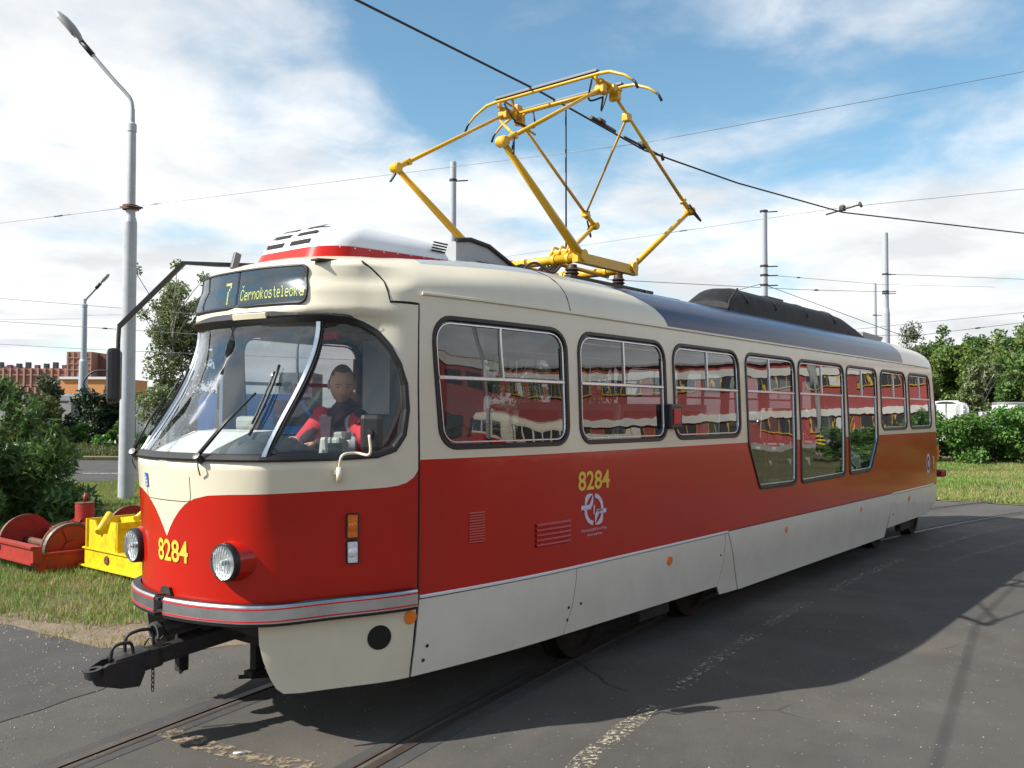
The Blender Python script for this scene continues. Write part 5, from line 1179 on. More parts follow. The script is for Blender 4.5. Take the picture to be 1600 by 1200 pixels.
def leaf_mat(name, c0, c1, trans=.25, rough=.45):
    m = bpy.data.materials.new(name); m.use_nodes = True; t = m.node_tree; b = t.nodes['Principled BSDF']; b.inputs['Roughness'].default_value = rough; b.inputs['Specular IOR Level'].default_value = .35
    g_ = t.nodes.new('ShaderNodeNewGeometry'); x = t.nodes.new('ShaderNodeMix'); x.data_type = 'RGBA'; x.inputs[6].default_value = c0 + (1,); x.inputs[7].default_value = c1 + (1,)
    co = t.nodes.new('ShaderNodeTexCoord'); n = t.nodes.new('ShaderNodeTexNoise'); n.inputs['Scale'].default_value = .9; n.inputs['Detail'].default_value = 3; t.links.new(co.outputs['Object'], n.inputs['Vector'])
    a = t.nodes.new('ShaderNodeMath'); a.operation = 'MULTIPLY_ADD'; t.links.new(g_.outputs['Random Per Island'], a.inputs[0]); a.inputs[1].default_value = .6; 
    s_ = t.nodes.new('ShaderNodeMapRange'); t.links.new(n.outputs[0], s_.inputs[0]); s_.inputs[1].default_value = .3; s_.inputs[2].default_value = .7; s_.inputs[3].default_value = 0; s_.inputs[4].default_value = .4; t.links.new(s_.outputs[0], a.inputs[2])
    t.links.new(a.outputs[0], x.inputs[0]); t.links.new(x.outputs[2], b.inputs['Base Color'])
    if trans:
        tr = t.nodes.new('ShaderNodeBsdfTranslucent'); t.links.new(x.outputs[2], tr.inputs[0]); mx_ = t.nodes.new('ShaderNodeMixShader'); mx_.inputs[0].default_value = trans; t.links.new(b.outputs[0], mx_.inputs[1]); t.links.new(tr.outputs[0], mx_.inputs[2]); t.links.new(mx_.outputs[0], t.nodes['Material Output'].inputs[0])
    MATS[name] = m; return m
leaf_mat('grass_green', (.10, .19, .03), (.25, .34, .08), .3, .6); leaf_mat('grass_dry', (.24, .21, .085), (.42, .36, .17), .3, .7)
leaf_mat('leaf_willow', (.042, .095, .022), (.15, .24, .075), .3, .38); leaf_mat('leaf_hedge', (.055, .13, .022), (.14, .27, .06), .3, .4); leaf_mat('leaf_wood', (.036, .09, .02), (.12, .20, .045), .25, .5)
leaf_mat('leaf_acacia', (.075, .14, .028), (.20, .27, .07), .3, .5); leaf_mat('leaf_birch', (.10, .145, .05), (.24, .28, .13), .3, .45); leaf_mat('leaf_pale', (.075, .095, .05), (.16, .17, .10), .3, .5); leaf_mat('needle', (.018, .042, .018), (.045, .075, .03), .1, .6)
leaf_mat('leaf_weed', (.05, .08, .02), (.14, .15, .05), .3, .5)
mat('bark', (.11, .085, .065), .9, noise=.35, nscale=12, bump=.5, bscale=40); mat('bark_birch', (.42, .40, .36), .8, noise=.2, nscale=6, dirt=(.05, .045, .04), dirt_amt=.8, dscale=7)
G = np.random.default_rng(5)
def scatter(poly, n):
    A = np.array(poly); lo, hi = A.min(0), A.max(0); o = np.empty((0, 2))
    while len(o) < n:
        q = G.uniform(lo, hi, (n * 2, 2)); o = np.vstack([o, q[pip(q, poly)]])
    return o[:n]
def lumps(P2, sc, seed):              # a cheap value noise for clumping
    g_ = np.random.default_rng(seed); T = g_.random((64, 64)); q = P2 / sc; i = np.floor(q).astype(int); f = q - i; f = f * f * (3 - 2 * f); r_ = lambda a, b_: T[a % 64, b_ % 64]
    return (r_(i[:, 0], i[:, 1]) * (1 - f[:, 0]) * (1 - f[:, 1]) + r_(i[:, 0] + 1, i[:, 1]) * f[:, 0] * (1 - f[:, 1]) + r_(i[:, 0], i[:, 1] + 1) * (1 - f[:, 0]) * f[:, 1] + r_(i[:, 0] + 1, i[:, 1] + 1) * f[:, 0] * f[:, 1])
def grass(name, poly, n, h, wd, m, seed, label, clump=.5, lo=.25, z=-.006):
    q = scatter(poly, n); l = lumps(q, clump, seed) * .6 + lumps(q, clump * 3.1, seed + 1) * .4; q = q[l + G.uniform(-.15, .15, len(q)) > lo]
    o, lb = blades(name, np.column_stack([q, np.full(len(q), z)]), h, wd, M_[m], seed, label); return tag(o, lb, 'grass', kind='stuff')
NEAR = [(.38, 4.75), (.64, 4.15), (.82, 3.5), (1.1, 2.95), (1.7, 2.7), (3, 2.6), (6, 2.7), (9.5, 5.5), (9.5, 18.5), (2, 20), (-3, 13), (-2.5, 8)]
grass('grass', NEAR, 170000, .075, .009, 'grass_green', 21, 'short green lawn grass beside the dirt strip and carts', .45, .34)
grass('grass', NEAR, 90000, .07, .009, 'grass_dry', 23, 'dry straw coloured grass mixed into the lawn', .6, .42)
grass('grass', [(.55, 2.6), (1.0, 1.8), (2.6, 1.5), (6, 1.5), (6, 3), (2, 3.6), (1.0, 4.6), (.4, 4.9)], 5000, .055, .009, 'grass_dry', 25, 'sparse dry tufts on the dirt strip', .3, .60, .004)
MEADOW = [(18.7, 1.0), (18.7, -.9), (19.1, -3), (20, -6.5), (36, -6.5), (36, 7), (22, 5)]
grass('grass', MEADOW, 60000, .09, .022, 'grass_green', 31, 'green meadow grass between the yard and the hedge', 1.1, .36, -.004)
grass('grass', MEADOW, 60000, .09, .020, 'grass_dry', 33, 'yellowed meadow grass between the yard and the hedge', 1.3, .40, -.004)
grass('grass', quad(36.5, 45, -32, -13.0), 30000, .28, .045, 'leaf_weed', 35, 'rough verge grass between the road and the fence', 1.5, .30, 0)
def leaves(name, C, rad, n, size, m, seed, parent=None, asp=2.0, droop=0.0, shell=.55, flat=1.0):
    # n leaf quads spread through ellipsoid clumps: C (k,3), rad (k,3) or (k,)
    g_ = np.random.default_rng(seed); C = np.asarray(C, float); rad = np.asarray(rad, float); rad = rad[:, None].repeat(3, 1) if rad.ndim == 1 else rad
    wgt = (rad.prod(1)) ** (2 / 3); k = g_.choice(len(C), n, p=wgt / wgt.sum()); d = g_.normal(size=(n, 3)); d /= np.linalg.norm(d, axis=1, keepdims=True)
    r_ = g_.uniform(0, 1, n) ** shell; P_ = C[k] + d * r_[:, None] * rad[k]
    t_ = g_.normal(size=(n, 3)); t_[:, 2] = t_[:, 2] * flat - droop; t_ += d * .5; t_ /= np.linalg.norm(t_, axis=1, keepdims=True); u_ = np.cross(t_, g_.normal(size=(n, 3))); u_ /= np.linalg.norm(u_, axis=1, keepdims=True) + 1e-9
    s_ = size * g_.uniform(.6, 1.4, n)[:, None]; a = t_ * s_ * asp / 2; b_ = u_ * s_ / 2; nn_ = np.cross(t_, u_) * s_ * .18
    V = np.stack([P_ - a, P_ + b_ + nn_, P_ + a, P_ - b_ + nn_], 1).reshape(-1, 3)
    o = np_mesh(name, V, n, [(0, 1, 2), (0, 2, 3)], 4, M_[m])
    if parent: o.parent = parent
    return o
def limb(b, p, d, ln, r, depth, rn, tips, spread=.6, m=0):
    n = 5; P_ = [Vector(p)]; dd = Vector(d).normalized()
    for i in range(n):
        dd = (dd + Vector((rn.uniform(-.16, .16), rn.uniform(-.16, .16), rn.uniform(-.02, .12)))).normalized(); P_.append(P_[-1] + dd * ln / n)
    b.tube(P_, [r * (1 - .55 * i / n) for i in range(n + 1)], 7 if depth else 9, m); tips.append(P_[-1])
    if depth > 0:
        for k in range(rn.randint(2, 3) + (depth > 1)):
            q = P_[rn.randint(2, n)]; a = rn.uniform(0, 2 * PI); nd = (dd + Vector((math.cos(a), math.sin(a), rn.uniform(-.1, .4))) * spread).normalized(); limb(b, q, nd, ln * rn.uniform(.5, .72), r * .5, depth - 1, rn, tips, spread, m)
def tree(name, base, h, cw, seed, leafm, barkm, nleaf, lsize, label, cat='tree', group=None, trunk_r=.14, crown0=.3, nclump=26, clump_r=.2, asp=1.8, droop=.15, depth=2, spread=.7, shape='round', lean=(0, 0)):
    rn = random.Random(seed); root = empty(name, base, 0, label, cat, group); b = MB(); tips = []
    limb(b, (0, 0, -.05), (lean[0], lean[1], 1), h * .62, trunk_r, depth, rn, tips, spread); b.build('trunk', [M_[barkm]], root)
    C, Rr = [], []
    for k in range(nclump):
        f_ = rn.random(); z = h * (crown0 + (1 - crown0) * f_)
        if shape == 'round': w_ = cw * math.sin(PI * min(1, max(.08, (f_ * .86 + .12)))) ** .7
        elif shape == 'tall': w_ = cw * (1 - f_) ** .6 * (.55 + .45 * min(1, f_ * 5))
        else: w_ = cw * (1 - f_ * .9)
        a = rn.uniform(0, 2 * PI); rr = w_ * math.sqrt(rn.random()) * .85; q = h * clump_r * rn.uniform(.55, 1.15)
        C.append((rr * math.cos(a) + lean[0] * z, rr * math.sin(a) + lean[1] * z, z - q * .3)); Rr.append((q, q, q * .72))
    for t_ in tips[:14]: C.append(tuple(t_)); Rr.append((h * clump_r * .5,) * 3)
    leaves('crown', C, Rr, nleaf, lsize, leafm, seed + 7, root, asp, droop); return root
# ---------------------------------------------------------------- lamp posts and catenary poles
def lamp_post(base, hs, r0, r1, head_dir, reach, rise, label, m, collar_z, group, hl=.95):
    root = empty('street_lamp', base, 0, label, 'street lamp', group); b = MB(); z1, z2 = hs
    b.lathe((0, 0, -.1), (0, 0, 1), [(r0, 0), (r0 * .82, collar_z + .0), (r0 * .60, collar_z + .14), (r0 * .52, z1 - .05), (r0 * .50, z1 + .1)], 20); b.build('pole', [M_[m]], root)
    b = MB(); b.lathe((0, 0, z1), (0, 0, 1), [(r0 * .50, -.02), (r0 * .58, 0), (r0 * .58, .16), (r0 * .36, .20), (r0 * .32, .5)], 18)
    hd_ = Vector(head_dir).normalized(); arm = [Vector((0, 0, z1 + .2)), Vector((0, 0, z2 - .35)), Vector((0, 0, z2 - .12)) + hd_ * .03, Vector((0, 0, z2 + .06)) + hd_ * .15, Vector((0, 0, z2 + rise * .35)) + hd_ * reach * .42, Vector((0, 0, z2 + rise)) + hd_ * reach]
    b.tube(bezier_like(arm, 6), r1, 10); b.build('arm', [M_[m]], root)
    e = arm[-1]; d = (arm[-1] - arm[-2]).normalized(); d = (d + Vector((0, 0, .0))).normalized(); q = d.to_track_quat('X', 'Z').to_matrix()
    b = MB(); rows = []
    for x, w_, h_ in ((-.12, .05, .05), (0, .075, .07), (.10, .12, .10), (.30, .17, .125), (.55, .17, .11), (.72, .12, .07), (.78, .04, .02)):
        rows.append([e + q @ Vector((x * hl, w_ * hl * math.cos(a), h_ * hl * max(-.35, math.sin(a)))) for a in np.linspace(0, 2 * PI, 16, endpoint=False)])
    V, f = loft(rows); fixn(mesh_obj('lamp_head', V, f, M_['lamp_grey'], root), 50)
    b = MB(); b.prism([e + q @ Vector((x * hl, y * hl, -.047 * hl)) for x, y in ((.15, -.11), (.62, -.11), (.70, 0), (.62, .11), (.15, .11))], q @ Vector((0, 0, -.02))); b.build('lamp_glass', [M_['lamp_glass']], root)
    b = MB(); b.tube([e - d * .45, e - d * .05], r1 * 1.35, 10); b.tube([e - d * .40 + Vector((0, 0, -.06)), e - d * .40 + Vector((0, 0, .06))], .012, 6); b.build('clamp', [M_['dark_metal']], root); return root
IL = -rd_
lamp_post((6.93, 13.84, -.02), (8.05, 8.85), .165, .045, IL * 1.0 + fd_ * -.05, 1.16, 1.22, 'tall grey lamp post behind the red cart with its arm leaning to the left', 'pole_paint', 6.15, 'street lamps', 1.0)
lamp_post((21.9, 47.7, -.02), (8.0, 8.5), .29, .07, rd_, .95, .95, 'smaller distant lamp post on the verge beyond the road', 'pole_far', 4.9, 'street lamps', .9)
def band(b, c, r, h=.05, m=1): b.lathe(c, (0, 0, 1), [(r, 0), (r + .018, .004), (r + .018, h), (r, h + .004)], 14, m)
b = MB(); band(b, (0, 0, 0), .155, .10); b.tube([(-.17, -.16, .05), (.17, -.2, .05)], .02, 6, m=1); b.tube([(-.2, .1, .05), (.2, -.06, .05)], .016, 6, m=1)
o = tag(b.build('wire_clamp', [M_['pole_paint'], M_['rust_iron']]), 'rusty wire clamp round the lamp post behind the tram nose', 'clamp'); o.location = (6.93, 13.84, 6.30)
def catpole(px_base, top, zc, r0, bands, label, lean=0.0, brackets=()):
    root = empty('overhead_line_pole', px_base, 0, label, 'pole', 'overhead line poles behind the tram'); b = MB()
    b.lathe((0, 0, -.1), (0, 0, 1), [(r0, 0), (r0, zc), (r0 * .80, zc + .22), (r0 * .74, top - .1), (r0 * .72, top), (.01, top + .02)], 18); b.build('pole', [M_['pole_far']], root)
    for z in bands:
        b = MB(); band(b, (0, 0, z), r0 * .76 + .0, .06); b.tube([(r0 * .8, 0, z + .03), tuple(rd_ * (r0 + .28) + Vector((0, 0, z + .03)))], .018, 6, m=1); b.build('band', [M_['pole_far'], M_['dark_metal']], root)
    return root
catpole((14.6, 11.37, 0), 8.73, 5.0, .115, [8.1], 'plain grey pole rising behind the left end of the pantograph')
catpole((22.83, 6.17, 0), 8.12, 5.05, .135, [8.0, 6.33, 6.05, 5.75], 'banded grey pole standing behind the black hood on the tram roof')
catpole((34.5, 6.05, 0), 9.31, 6.05, .155, [7.5, 6.8, 6.72], 'tall grey pole with a stepped shaft beyond the tail of the tram')
catpole((50.75, 11.4, 0), 9.6, 6.3, .13, [7.6], 'thin distant pole just left of the tall stepped pole')
# ---------------------------------------------------------------- overhead wires, each strung between real points
def wire(name, pts, r, m, label, sag=0.0, group='overhead wires', ins=(), cat='wire'):
    P_ = []
    for i in range(len(pts) - 1):
        a, c = Vector(pts[i]), Vector(pts[i + 1]); n_ = 10
        for k in range(n_): t_ = k / n_; P_.append(a.lerp(c, t_) - Vector((0, 0, sag * 4 * t_ * (1 - t_))))
    P_.append(Vector(pts[-1])); b = MB(); b.tube(P_, r, 6); o = tag(b.build(name, [M_[m]]), label, cat, group)
    for t_ in ins:
        k = t_ * (len(P_) - 1); i = min(int(k), len(P_) - 2); p = P_[i].lerp(P_[i + 1], k - i); d = (P_[i + 1] - P_[i]).normalized(); q = MB()
        q.tube([p - d * .30, p - d * .10, p - d * .09, p + d * .09, p + d * .10, p + d * .30], [r * 1.2, r * 1.2, r * 3.2, r * 3.2, r * 1.2, r * 1.2], 8); q.build('insulator', [M_['insulator']], o)
    return o
ZC = 4.925
CW = [(-14, -3.2, ZC + .1), (-6, -1.0, ZC + .03), (1.4, .10, ZC + .01), (3.8, .17, ZC), (6.0, .38, ZC + .01), (8.0, .16, ZC), (10.65, -.30, ZC + .02), (14.1, -2.15, ZC + .02), (24, -9.0, ZC + .05)]
cwo = wire('contact_wire', CW, .0105, 'cable_dark', 'dark contact wire running over the pantograph along the tram', 0)
def hanger(p, d1, label):
    b = MB(); p = Vector(p); d1 = Vector(d1).normalized(); b.tube([p - d1 * .36, p + d1 * .36], .013, 6); b.box(p + Vector((0, 0, .03)), (.10, .07, .06), bev=.01); b.lathe(p, (0, 0, 1), [(.05, -.015), (.05, .02), (.03, .07), (.001, .075)], 12); b.tube([p - d1 * .40 + Vector((0, 0, -.04)), p - d1 * .36 + Vector((0, 0, .03))], .02, 6)
    return tag(b.build('wire_hanger', [M_['insulator']]), label, 'hanger', 'wire hangers')
hanger((5.97, .38, 4.97), (-.97, .1 + 13.46 * 0, .1), 'black hanger holding the contact wire right of the pantograph head'); hanger((10.65, -.30, 4.985), (.5, .85, 0), 'black hanger at the bend of the contact wire above the roof hood')
b = MB(); b.tube([(4.75, .27, 4.97), (5.3, .33, 4.97)], .02, 6); b.tube([(4.9, .28, 4.985), (5.02, .29, 4.985)], .03, 6); tag(b.build('wire_splice', [M_['insulator']]), 'thick splice clamp on the contact wire beside the pantograph', 'wire clamp')
wire('span_wire', [(6.93, 13.78, 6.36), (5.97, .38, 5.01)], .0034, 'wire_grey', 'thin span wire from the lamp post to the contact wire', 0, ins=(.085,))
wire('span_wire', [(5.97, .38, 5.01), (7.33, -3.24, 5.38), (12.1, -15.9, 6.7)], .0034, 'wire_grey', 'thin span wire from the contact wire to the upper right', 0)
wire('span_wire', [(6.90, 13.90, 6.36), (3.42, 18.94, 5.72), (-6, 32.5, 4.0)], .005, 'wire_grey', 'thin span wire falling from the lamp post to the left', 0, ins=(.13,))
wire('span_wire', [(14.6, 11.37, 5.86), (10.65, -.30, 5.02)], .0034, 'wire_grey', 'thin span wire from the plain pole behind the pantograph', 0, ins=(.72,))
wire('span_wire', [(10.65, -.30, 5.02), (7.36, -3.23 - 3.0, 4.9)][0:1] + [(17.55, -1.6 - 4.0, 6.3)], .0034, 'wire_grey', 'thin span wire from the bend of the contact wire to the right', 0)
wire('feeder_wire', [(1.0, 46.8, 6.9), (11.6, 32.8, 6.3), (16.5, 26.7, 5.7), (22.6, 19.2, 5.0)], .010, 'wire_grey', 'upper dark wire crossing the sky left of the tram', 0, ins=(.86,))
wire('feeder_wire', [(1.0, 46.8, 5.9), (11.6, 32.8, 5.4), (15.6, 27.9, 5.0), (22.6, 19.2, 4.4)], .010, 'wire_grey', 'middle dark wire crossing the sky left of the tram', 0, ins=(.55,))
wire('feeder_wire', [(1.0, 46.8, 4.9), (11.6, 32.8, 4.5), (14.0, 29.9, 4.3), (22.6, 19.2, 3.8)], .009, 'wire_grey', 'lowest dark wire crossing the sky left of the tram', 0)
wire('feeder_wire', [(21.9, 47.7, 7.3), (10.2, 62, 7.0), (-6, 82, 6.8)], .009, 'wire_grey', 'thin wire leading left from the distant lamp post', 0)
wire('feeder_wire', [(21.9, 47.7, 7.5), (33, 34, 7.9), (40, 25, 8.2)], .009, 'wire_grey', 'thin wire leading right from the distant lamp post', 0, ins=(.35,))
wire('feeder_wire', [(34.5, 6.05, 7.55), (36.9, 1.5, 7.2), (42, -8, 6.7)], .009, 'wire_grey', 'thin wire leaving the tall stepped pole to the right, the upper one', 0)
wire('feeder_wire', [(34.5, 6.05, 6.82), (28.5, 7.2, 6.35), (18.5, 9.0, 5.7)], .010, 'wire_grey', 'thin wire leaving the tall stepped pole to the left', 0, ins=(.42,))
wire('feeder_wire', [(22.83, 6.17, 6.1), (33.6, 5.9, 7.0), (48, 4.6, 8.4)], .007, 'wire_grey', 'thin wire rising right from the banded pole behind the roof hood', 0, ins=(.12,))
wire('feeder_wire', [(30, 9.6, 4.9), (34.4, 4.7, 5.0), (36.9, 1.6, 5.5), (42, -4.7, 6.3)], .010, 'wire_grey', 'dark wire crossing the sky over the wood, the lower one', 0, ins=(.32, .52))
wire('feeder_wire', [(28, 12.8, 4.4), (32.7, 6.8, 5.2), (36.9, 1.5, 5.9), (42, -4.7, 6.8)], .008, 'wire_grey', 'dark wire crossing the sky over the wood, the upper one', 0)
wire('stay_wire', [(22.83, 6.17, 5.8), (25.4, 3.0, 4.3)], .010, 'wire_grey', 'short stay wire slanting right from the banded pole', 0); wire('stay_wire', [(22.83, 6.17, 5.85), (19.3, 10.4, 4.3)], .010, 'wire_grey', 'short stay wire slanting left from the banded pole', 0, ins=(.35,))

# ---------------------------------------------------------------- red depot trolley on the lawn
tr = empty('track_trolley', (2.9, 6.9, -.055), 0, 'red four wheeled track trolley with a short round post, standing on the lawn', 'trolley'); tr.scale = (.93, .93, .93)
def loc(b, c=Vector((2.9, 6.9, 0))): b.v = [tuple(Vector(v) - c) for v in b.v]; return b
RM = [M_['rust_red'], M_['steel_worn'], M_['rust_iron']]
for x in (2.23, 3.75):
    for y, s in ((6.22, -1), (7.58, 1)):
        b = MB(); b.lathe((x, y, .30), (0, s, 0), [(.05, -.06), (.362, -.06), (.362, -.035), (.345, -.02), (.342, .045), (.315, .045)], 36, 1, False, ms=[0, 2, 2, 1, 2]); b.lathe((x, y, .30), (0, s, 0), [(.315, .043), (.30, .025), (.12, .028), (.11, .07), (.001, .075)], 36, 0, False)
        for k in range(4): a = PI / 2 * k + .4; b.box((x + .19 * math.cos(a), y + s * .04, .30 + .19 * math.sin(a)), (.17, .02, .012), Matrix.Rotation(-a, 3, 'Y'), m=0)
        loc(b).build('wheel', RM, tr)
    b = MB(); b.tube([(x, 6.2, .30), (x, 7.6, .30)], .05, 10, m=2); loc(b).build('axle', RM, tr)
for n_, c, d in (('beam', (1.72, 6.95, .30), (.11, 1.95, .22)), ('beam', (4.25, 6.95, .30), (.10, 1.6, .2)), ('beam', (3.0, 6.05, .20), (2.55, .05, .22)), ('beam', (3.0, 7.75, .32), (2.5, .07, .18)), ('cross_beam', (2.75, 6.9, .40), (.55, 1.35, .10)), ('cross_beam', (3.25, 6.9, .38), (.2, 1.35, .12))):
    b = MB(); b.box(c, d, bev=.008)
    if n_ == 'beam' and d[1] > 1: b.box((c[0] - .06, c[1], c[2] + .10), (.05, d[1], .03)); b.box((c[0] - .06, c[1], c[2] - .10), (.05, d[1], .03)); b.box((c[0] - .062, c[1] + .35, c[2] + .02), (.006, .7, .07), m=2)
    if n_ == 'beam' and d[0] > 2: b.box((c[0], c[1] - .03, c[2] + .1), (d[0], .05, .02)); b.box((c[0], c[1] - .03, c[2] - .1), (d[0], .05, .02))
    loc(b).build(n_, RM, tr)
b = MB(); c = Vector((2.74, 6.9, 0)); h0, h1 = .44, .57
V = [c + Vector((x, y, h0)) for x, y in ((-.32, -.34), (.32, -.34), (.32, .34), (-.32, .34))] + [c + Vector((x, y, h1)) for x, y in ((-.13, -.13), (.13, -.13), (.13, .13), (-.13, .13))]
b.add(V, [(0, 1, 5, 4), (1, 2, 6, 5), (2, 3, 7, 6), (3, 0, 4, 7), (4, 5, 6, 7)])
for k in range(4):
    a = PI / 2 * k + PI / 4; dv = Vector((math.cos(a), math.sin(a), 0)); p = c + dv * .12; b.prism([p + Vector((0, 0, h0)), p + dv * .30 + Vector((0, 0, h0)), p + Vector((0, 0, h1 + .05))], dv.cross(Vector((0, 0, 1))) * .02)
loc(b).build('pivot_plinth', RM, tr)
b = MB(); b.lathe(c + Vector((0, 0, h1)), (0, 0, 1), [(.125, 0), (.125, .25), (.120, .25)], 26, 0); b.lathe(c + Vector((0, 0, h1)), (0, 0, 1), [(.128, .245), (.128, .258), (.09, .262), (.001, .264)], 26, 2); b.tube([c + Vector((.0, 0, h1 + .26)), c + Vector((.0, 0, h1 + .33)), c + Vector((.02, .02, h1 + .38))], .024, 8); loc(b).build('post', RM, tr)
for k in range(14):
    b = MB(); b.lathe((1.87 + .18 * k, 6.022, .28 if k % 2 else .13), (0, -1, 0), [(.014, 0), (.014, .008), (.001, .009)], 6, 2); loc(b).build('bolt', RM, tr)
# yellow coupling trestle
yt = empty('coupling_trestle', (2.62, 5.4, 0), 0, 'yellow steel trestle with notched plates beside the tram headlight', 'trestle'); YC = [M_['yellow_cart'], M_['rust_iron']]
c0 = Vector((2.62, 5.4, 0))
def yb(n_, *bx):
    b = MB()
    for (c, d, *m_) in bx: b.box(c, d, m=m_[0] if m_ else 0, bev=.004)
    return loc(b, c0).build(n_, YC, yt)
yb('lower_beam', ((2.33, 5.25, .17), (.02, 1.45, .20)), ((2.38, 5.25, .27), (.16, 1.5, .02)), ((2.36, 5.25, .065), (.18, 1.55, .02)))
yb('lower_beam', ((2.92, 5.3, .17), (.02, 1.35, .20)), ((2.90, 5.3, .27), (.14, 1.35, .02)))
yb('end_plate', ((2.62, 5.93, .44), (.62, .02, .36))); yb('end_plate', ((2.62, 4.72, .42), (.6, .02, .34)))
b = MB(); pl = [(2.315, 5.86, .28), (2.315, 5.22, .28), (2.315, 5.22, .62), (2.315, 5.34, .62), (2.315, 5.42, .47), (2.315, 5.62, .47), (2.315, 5.72, .61), (2.315, 5.86, .61)]; b.prism(pl, (.018, 0, 0)); loc(b, c0).build('notched_plate', YC, yt)
b = MB(); b.prism([(2.72, 5.90, .28), (2.72, 4.75, .28), (2.72, 4.75, .60), (2.72, 5.15, .70), (2.72, 5.90, .60)], (.018, 0, 0)); loc(b, c0).build('back_plate', YC, yt)
b = MB(); b.box((2.50, 5.20, .45), (.36, .02, .34)); loc(b, c0).build('web_plate', YC, yt)
for (p, q_) in (((2.28, 5.55, .49), (2.50, 5.74, .67)), ((2.50, 5.10, .66), (2.72, 5.22, .76))):
    b = MB(); b.tube([p, q_], .042, 14); loc(b, c0).build('tube', YC, yt)
b = MB(); b.lathe((2.315, 5.42, .17), (-1, 0, 0), [(.055, 0), (.05, .012), (.02, .015), (.001, .004)], 9, 1); b.lathe((2.40, 5.02, .45), (-1, 0, 0), [(.09, 0), (.08, .03), (.03, .03), (.001, -.02)], 12, 1); loc(b, c0).build('rusty_lug', YC, yt)
b = MB(); b.lathe((2.60, 5.30, .10), (0, 1, 0), [(.001, -.06), (.14, -.06), (.14, .06), (.001, .06)], 20, 0); loc(b, c0).build('roller', YC, yt)

# ---------------------------------------------------------------- shrubs, hedge and trees
def shrub(name, base, C, Rr, nleaf, size, m, seed, label, cat='shrub', asp=3.2, droop=.1, stems=14, sh=1.9, group=None):
    root = empty(name, base, 0, label, cat, group); rn = random.Random(seed); b = MB(); C = np.array(C, float)
    for k in range(stems):
        e = C[rn.randrange(len(C))]; s_ = (e[0] * .35 + rn.uniform(-.2, .2), e[1] * .35 + rn.uniform(-.2, .2), -.05); md = (e[0] * .7, e[1] * .7, e[2] * .6)
        b.tube(bezier_like([s_, md, (e[0] + rn.uniform(-.2, .2), e[1] + rn.uniform(-.2, .2), e[2] + rn.uniform(0, .25))], 4), [.022 - .018 * i / 8 for i in range(9)], 5)
    b.build('stems', [M_['bark']], root); leaves('foliage', C, Rr, nleaf, size, m, seed, root, asp, droop, .5); return root
rn = random.Random(3); C, Rr = [], []
for k in range(70):
    a, r_ = rn.uniform(0, 2 * PI), math.sqrt(rn.random()); x, y = r_ * 2.35 * math.cos(a), r_ * 2.9 * math.sin(a); top = 2.45 * math.sqrt(max(0.03, 1 - r_ ** 2.2)); z = rn.uniform(.12, 1) * top; q = rn.uniform(.26, .55); C.append((x, y, max(.2, z - q * .5))); Rr.append((q, q, q * .9))
for k in range(46):                        # long shoots that break the outline
    a = rn.uniform(0, 2 * PI); r_ = rn.uniform(.35, .95); x, y = r_ * 2.35 * math.cos(a), r_ * 2.9 * math.sin(a); top = 2.45 * math.sqrt(max(.05, 1 - r_ ** 2.2)); C.append((x * 1.06, y * 1.06, top + rn.uniform(-.1, .16))); Rr.append((.13, .13, .30))
shrub('willow_shrub', (2.72, 12.95, -.02), C, Rr, 30000, .055, 'leaf_willow', 41, 'big dark willow shrub behind the red trolley', asp=4.0, droop=.0, stems=26)
def bushy(name, base, w_, h, n, nleaf, size, m, seed, label, group=None, asp=1.8):
    rn = random.Random(seed); C, Rr = [], []
    for k in range(n):
        a, r_ = rn.uniform(0, 2 * PI), math.sqrt(rn.random()); top = h * math.sqrt(max(.05, 1 - r_ ** 2)); q = h * rn.uniform(.14, .26); C.append((r_ * w_ * math.cos(a), r_ * w_ * math.sin(a), max(.1, rn.uniform(.1, 1) * top - q * .4))); Rr.append((q, q, q * .85))
    return shrub(name, base, C, Rr, nleaf, size, m, seed, label, asp=asp, stems=8, group=group)
G1 = 'shrubs along the wall beyond the road'
for k, (dep, lat, w_, h, m, lb) in enumerate(((46, -29, 2.2, 2.6, 'leaf_hedge', 'light green bush at the left edge above the willow shrub'), (47, -25.4, 1.7, 2.9, 'leaf_weed', 'pale feathery bush between the left edge and the far lamp'), (52, -24.3, 2.3, 3.2, 'needle', 'dark conifer bush right behind the far lamp post'), (50, -26.4, 1.5, 2.5, 'leaf_wood', 'dark round bush left of the far lamp post'), (49, -22.2, 2.0, 1.7, 'leaf_wood', 'low dark bush right of the far lamp post'), (45, -19.5, 1.5, 1.3, 'leaf_hedge', 'low green bush at the foot of the birch'), (45, -33, 2.6, 2.4, 'leaf_wood', 'dark bush outside the left edge of the verge'))):
    p = gp(dep, lat); bushy('shrub', (p.x, p.y, -.02), w_, h, 26, 4200, .15, m, 60 + k, lb, G1)
p = gp(52, -23.2); tree('small_conifer', (p.x, p.y, 0), 4.0, 1.0, 71, 'needle', 'bark', 2600, .16, 'young conifer tip showing beside the door mirror', 'tree', G1, .06, .05, 22, .13, 2.4, -.1, 1, .9, 'cone')
p = gp(52, -27.3); tree('young_tree', (p.x, p.y, 0), 3.9, 1.0, 73, 'leaf_pale', 'bark', 1800, .17, 'thin young tree standing before the brick works', 'tree', G1, .05, .45, 10, .15, 1.8, .1, 1, .9)
p = gp(42, -16.25); tree('birch_tree', (p.x, p.y, 0), 8.05, 1.6, 75, 'leaf_birch', 'bark_birch', 17000, .085, 'slender birch with loose foliage between the lamp post and the windscreen', 'tree', None, .11, .10, 62, .085, 1.7, .35, 2, .55, 'tall', (.03, -.02))
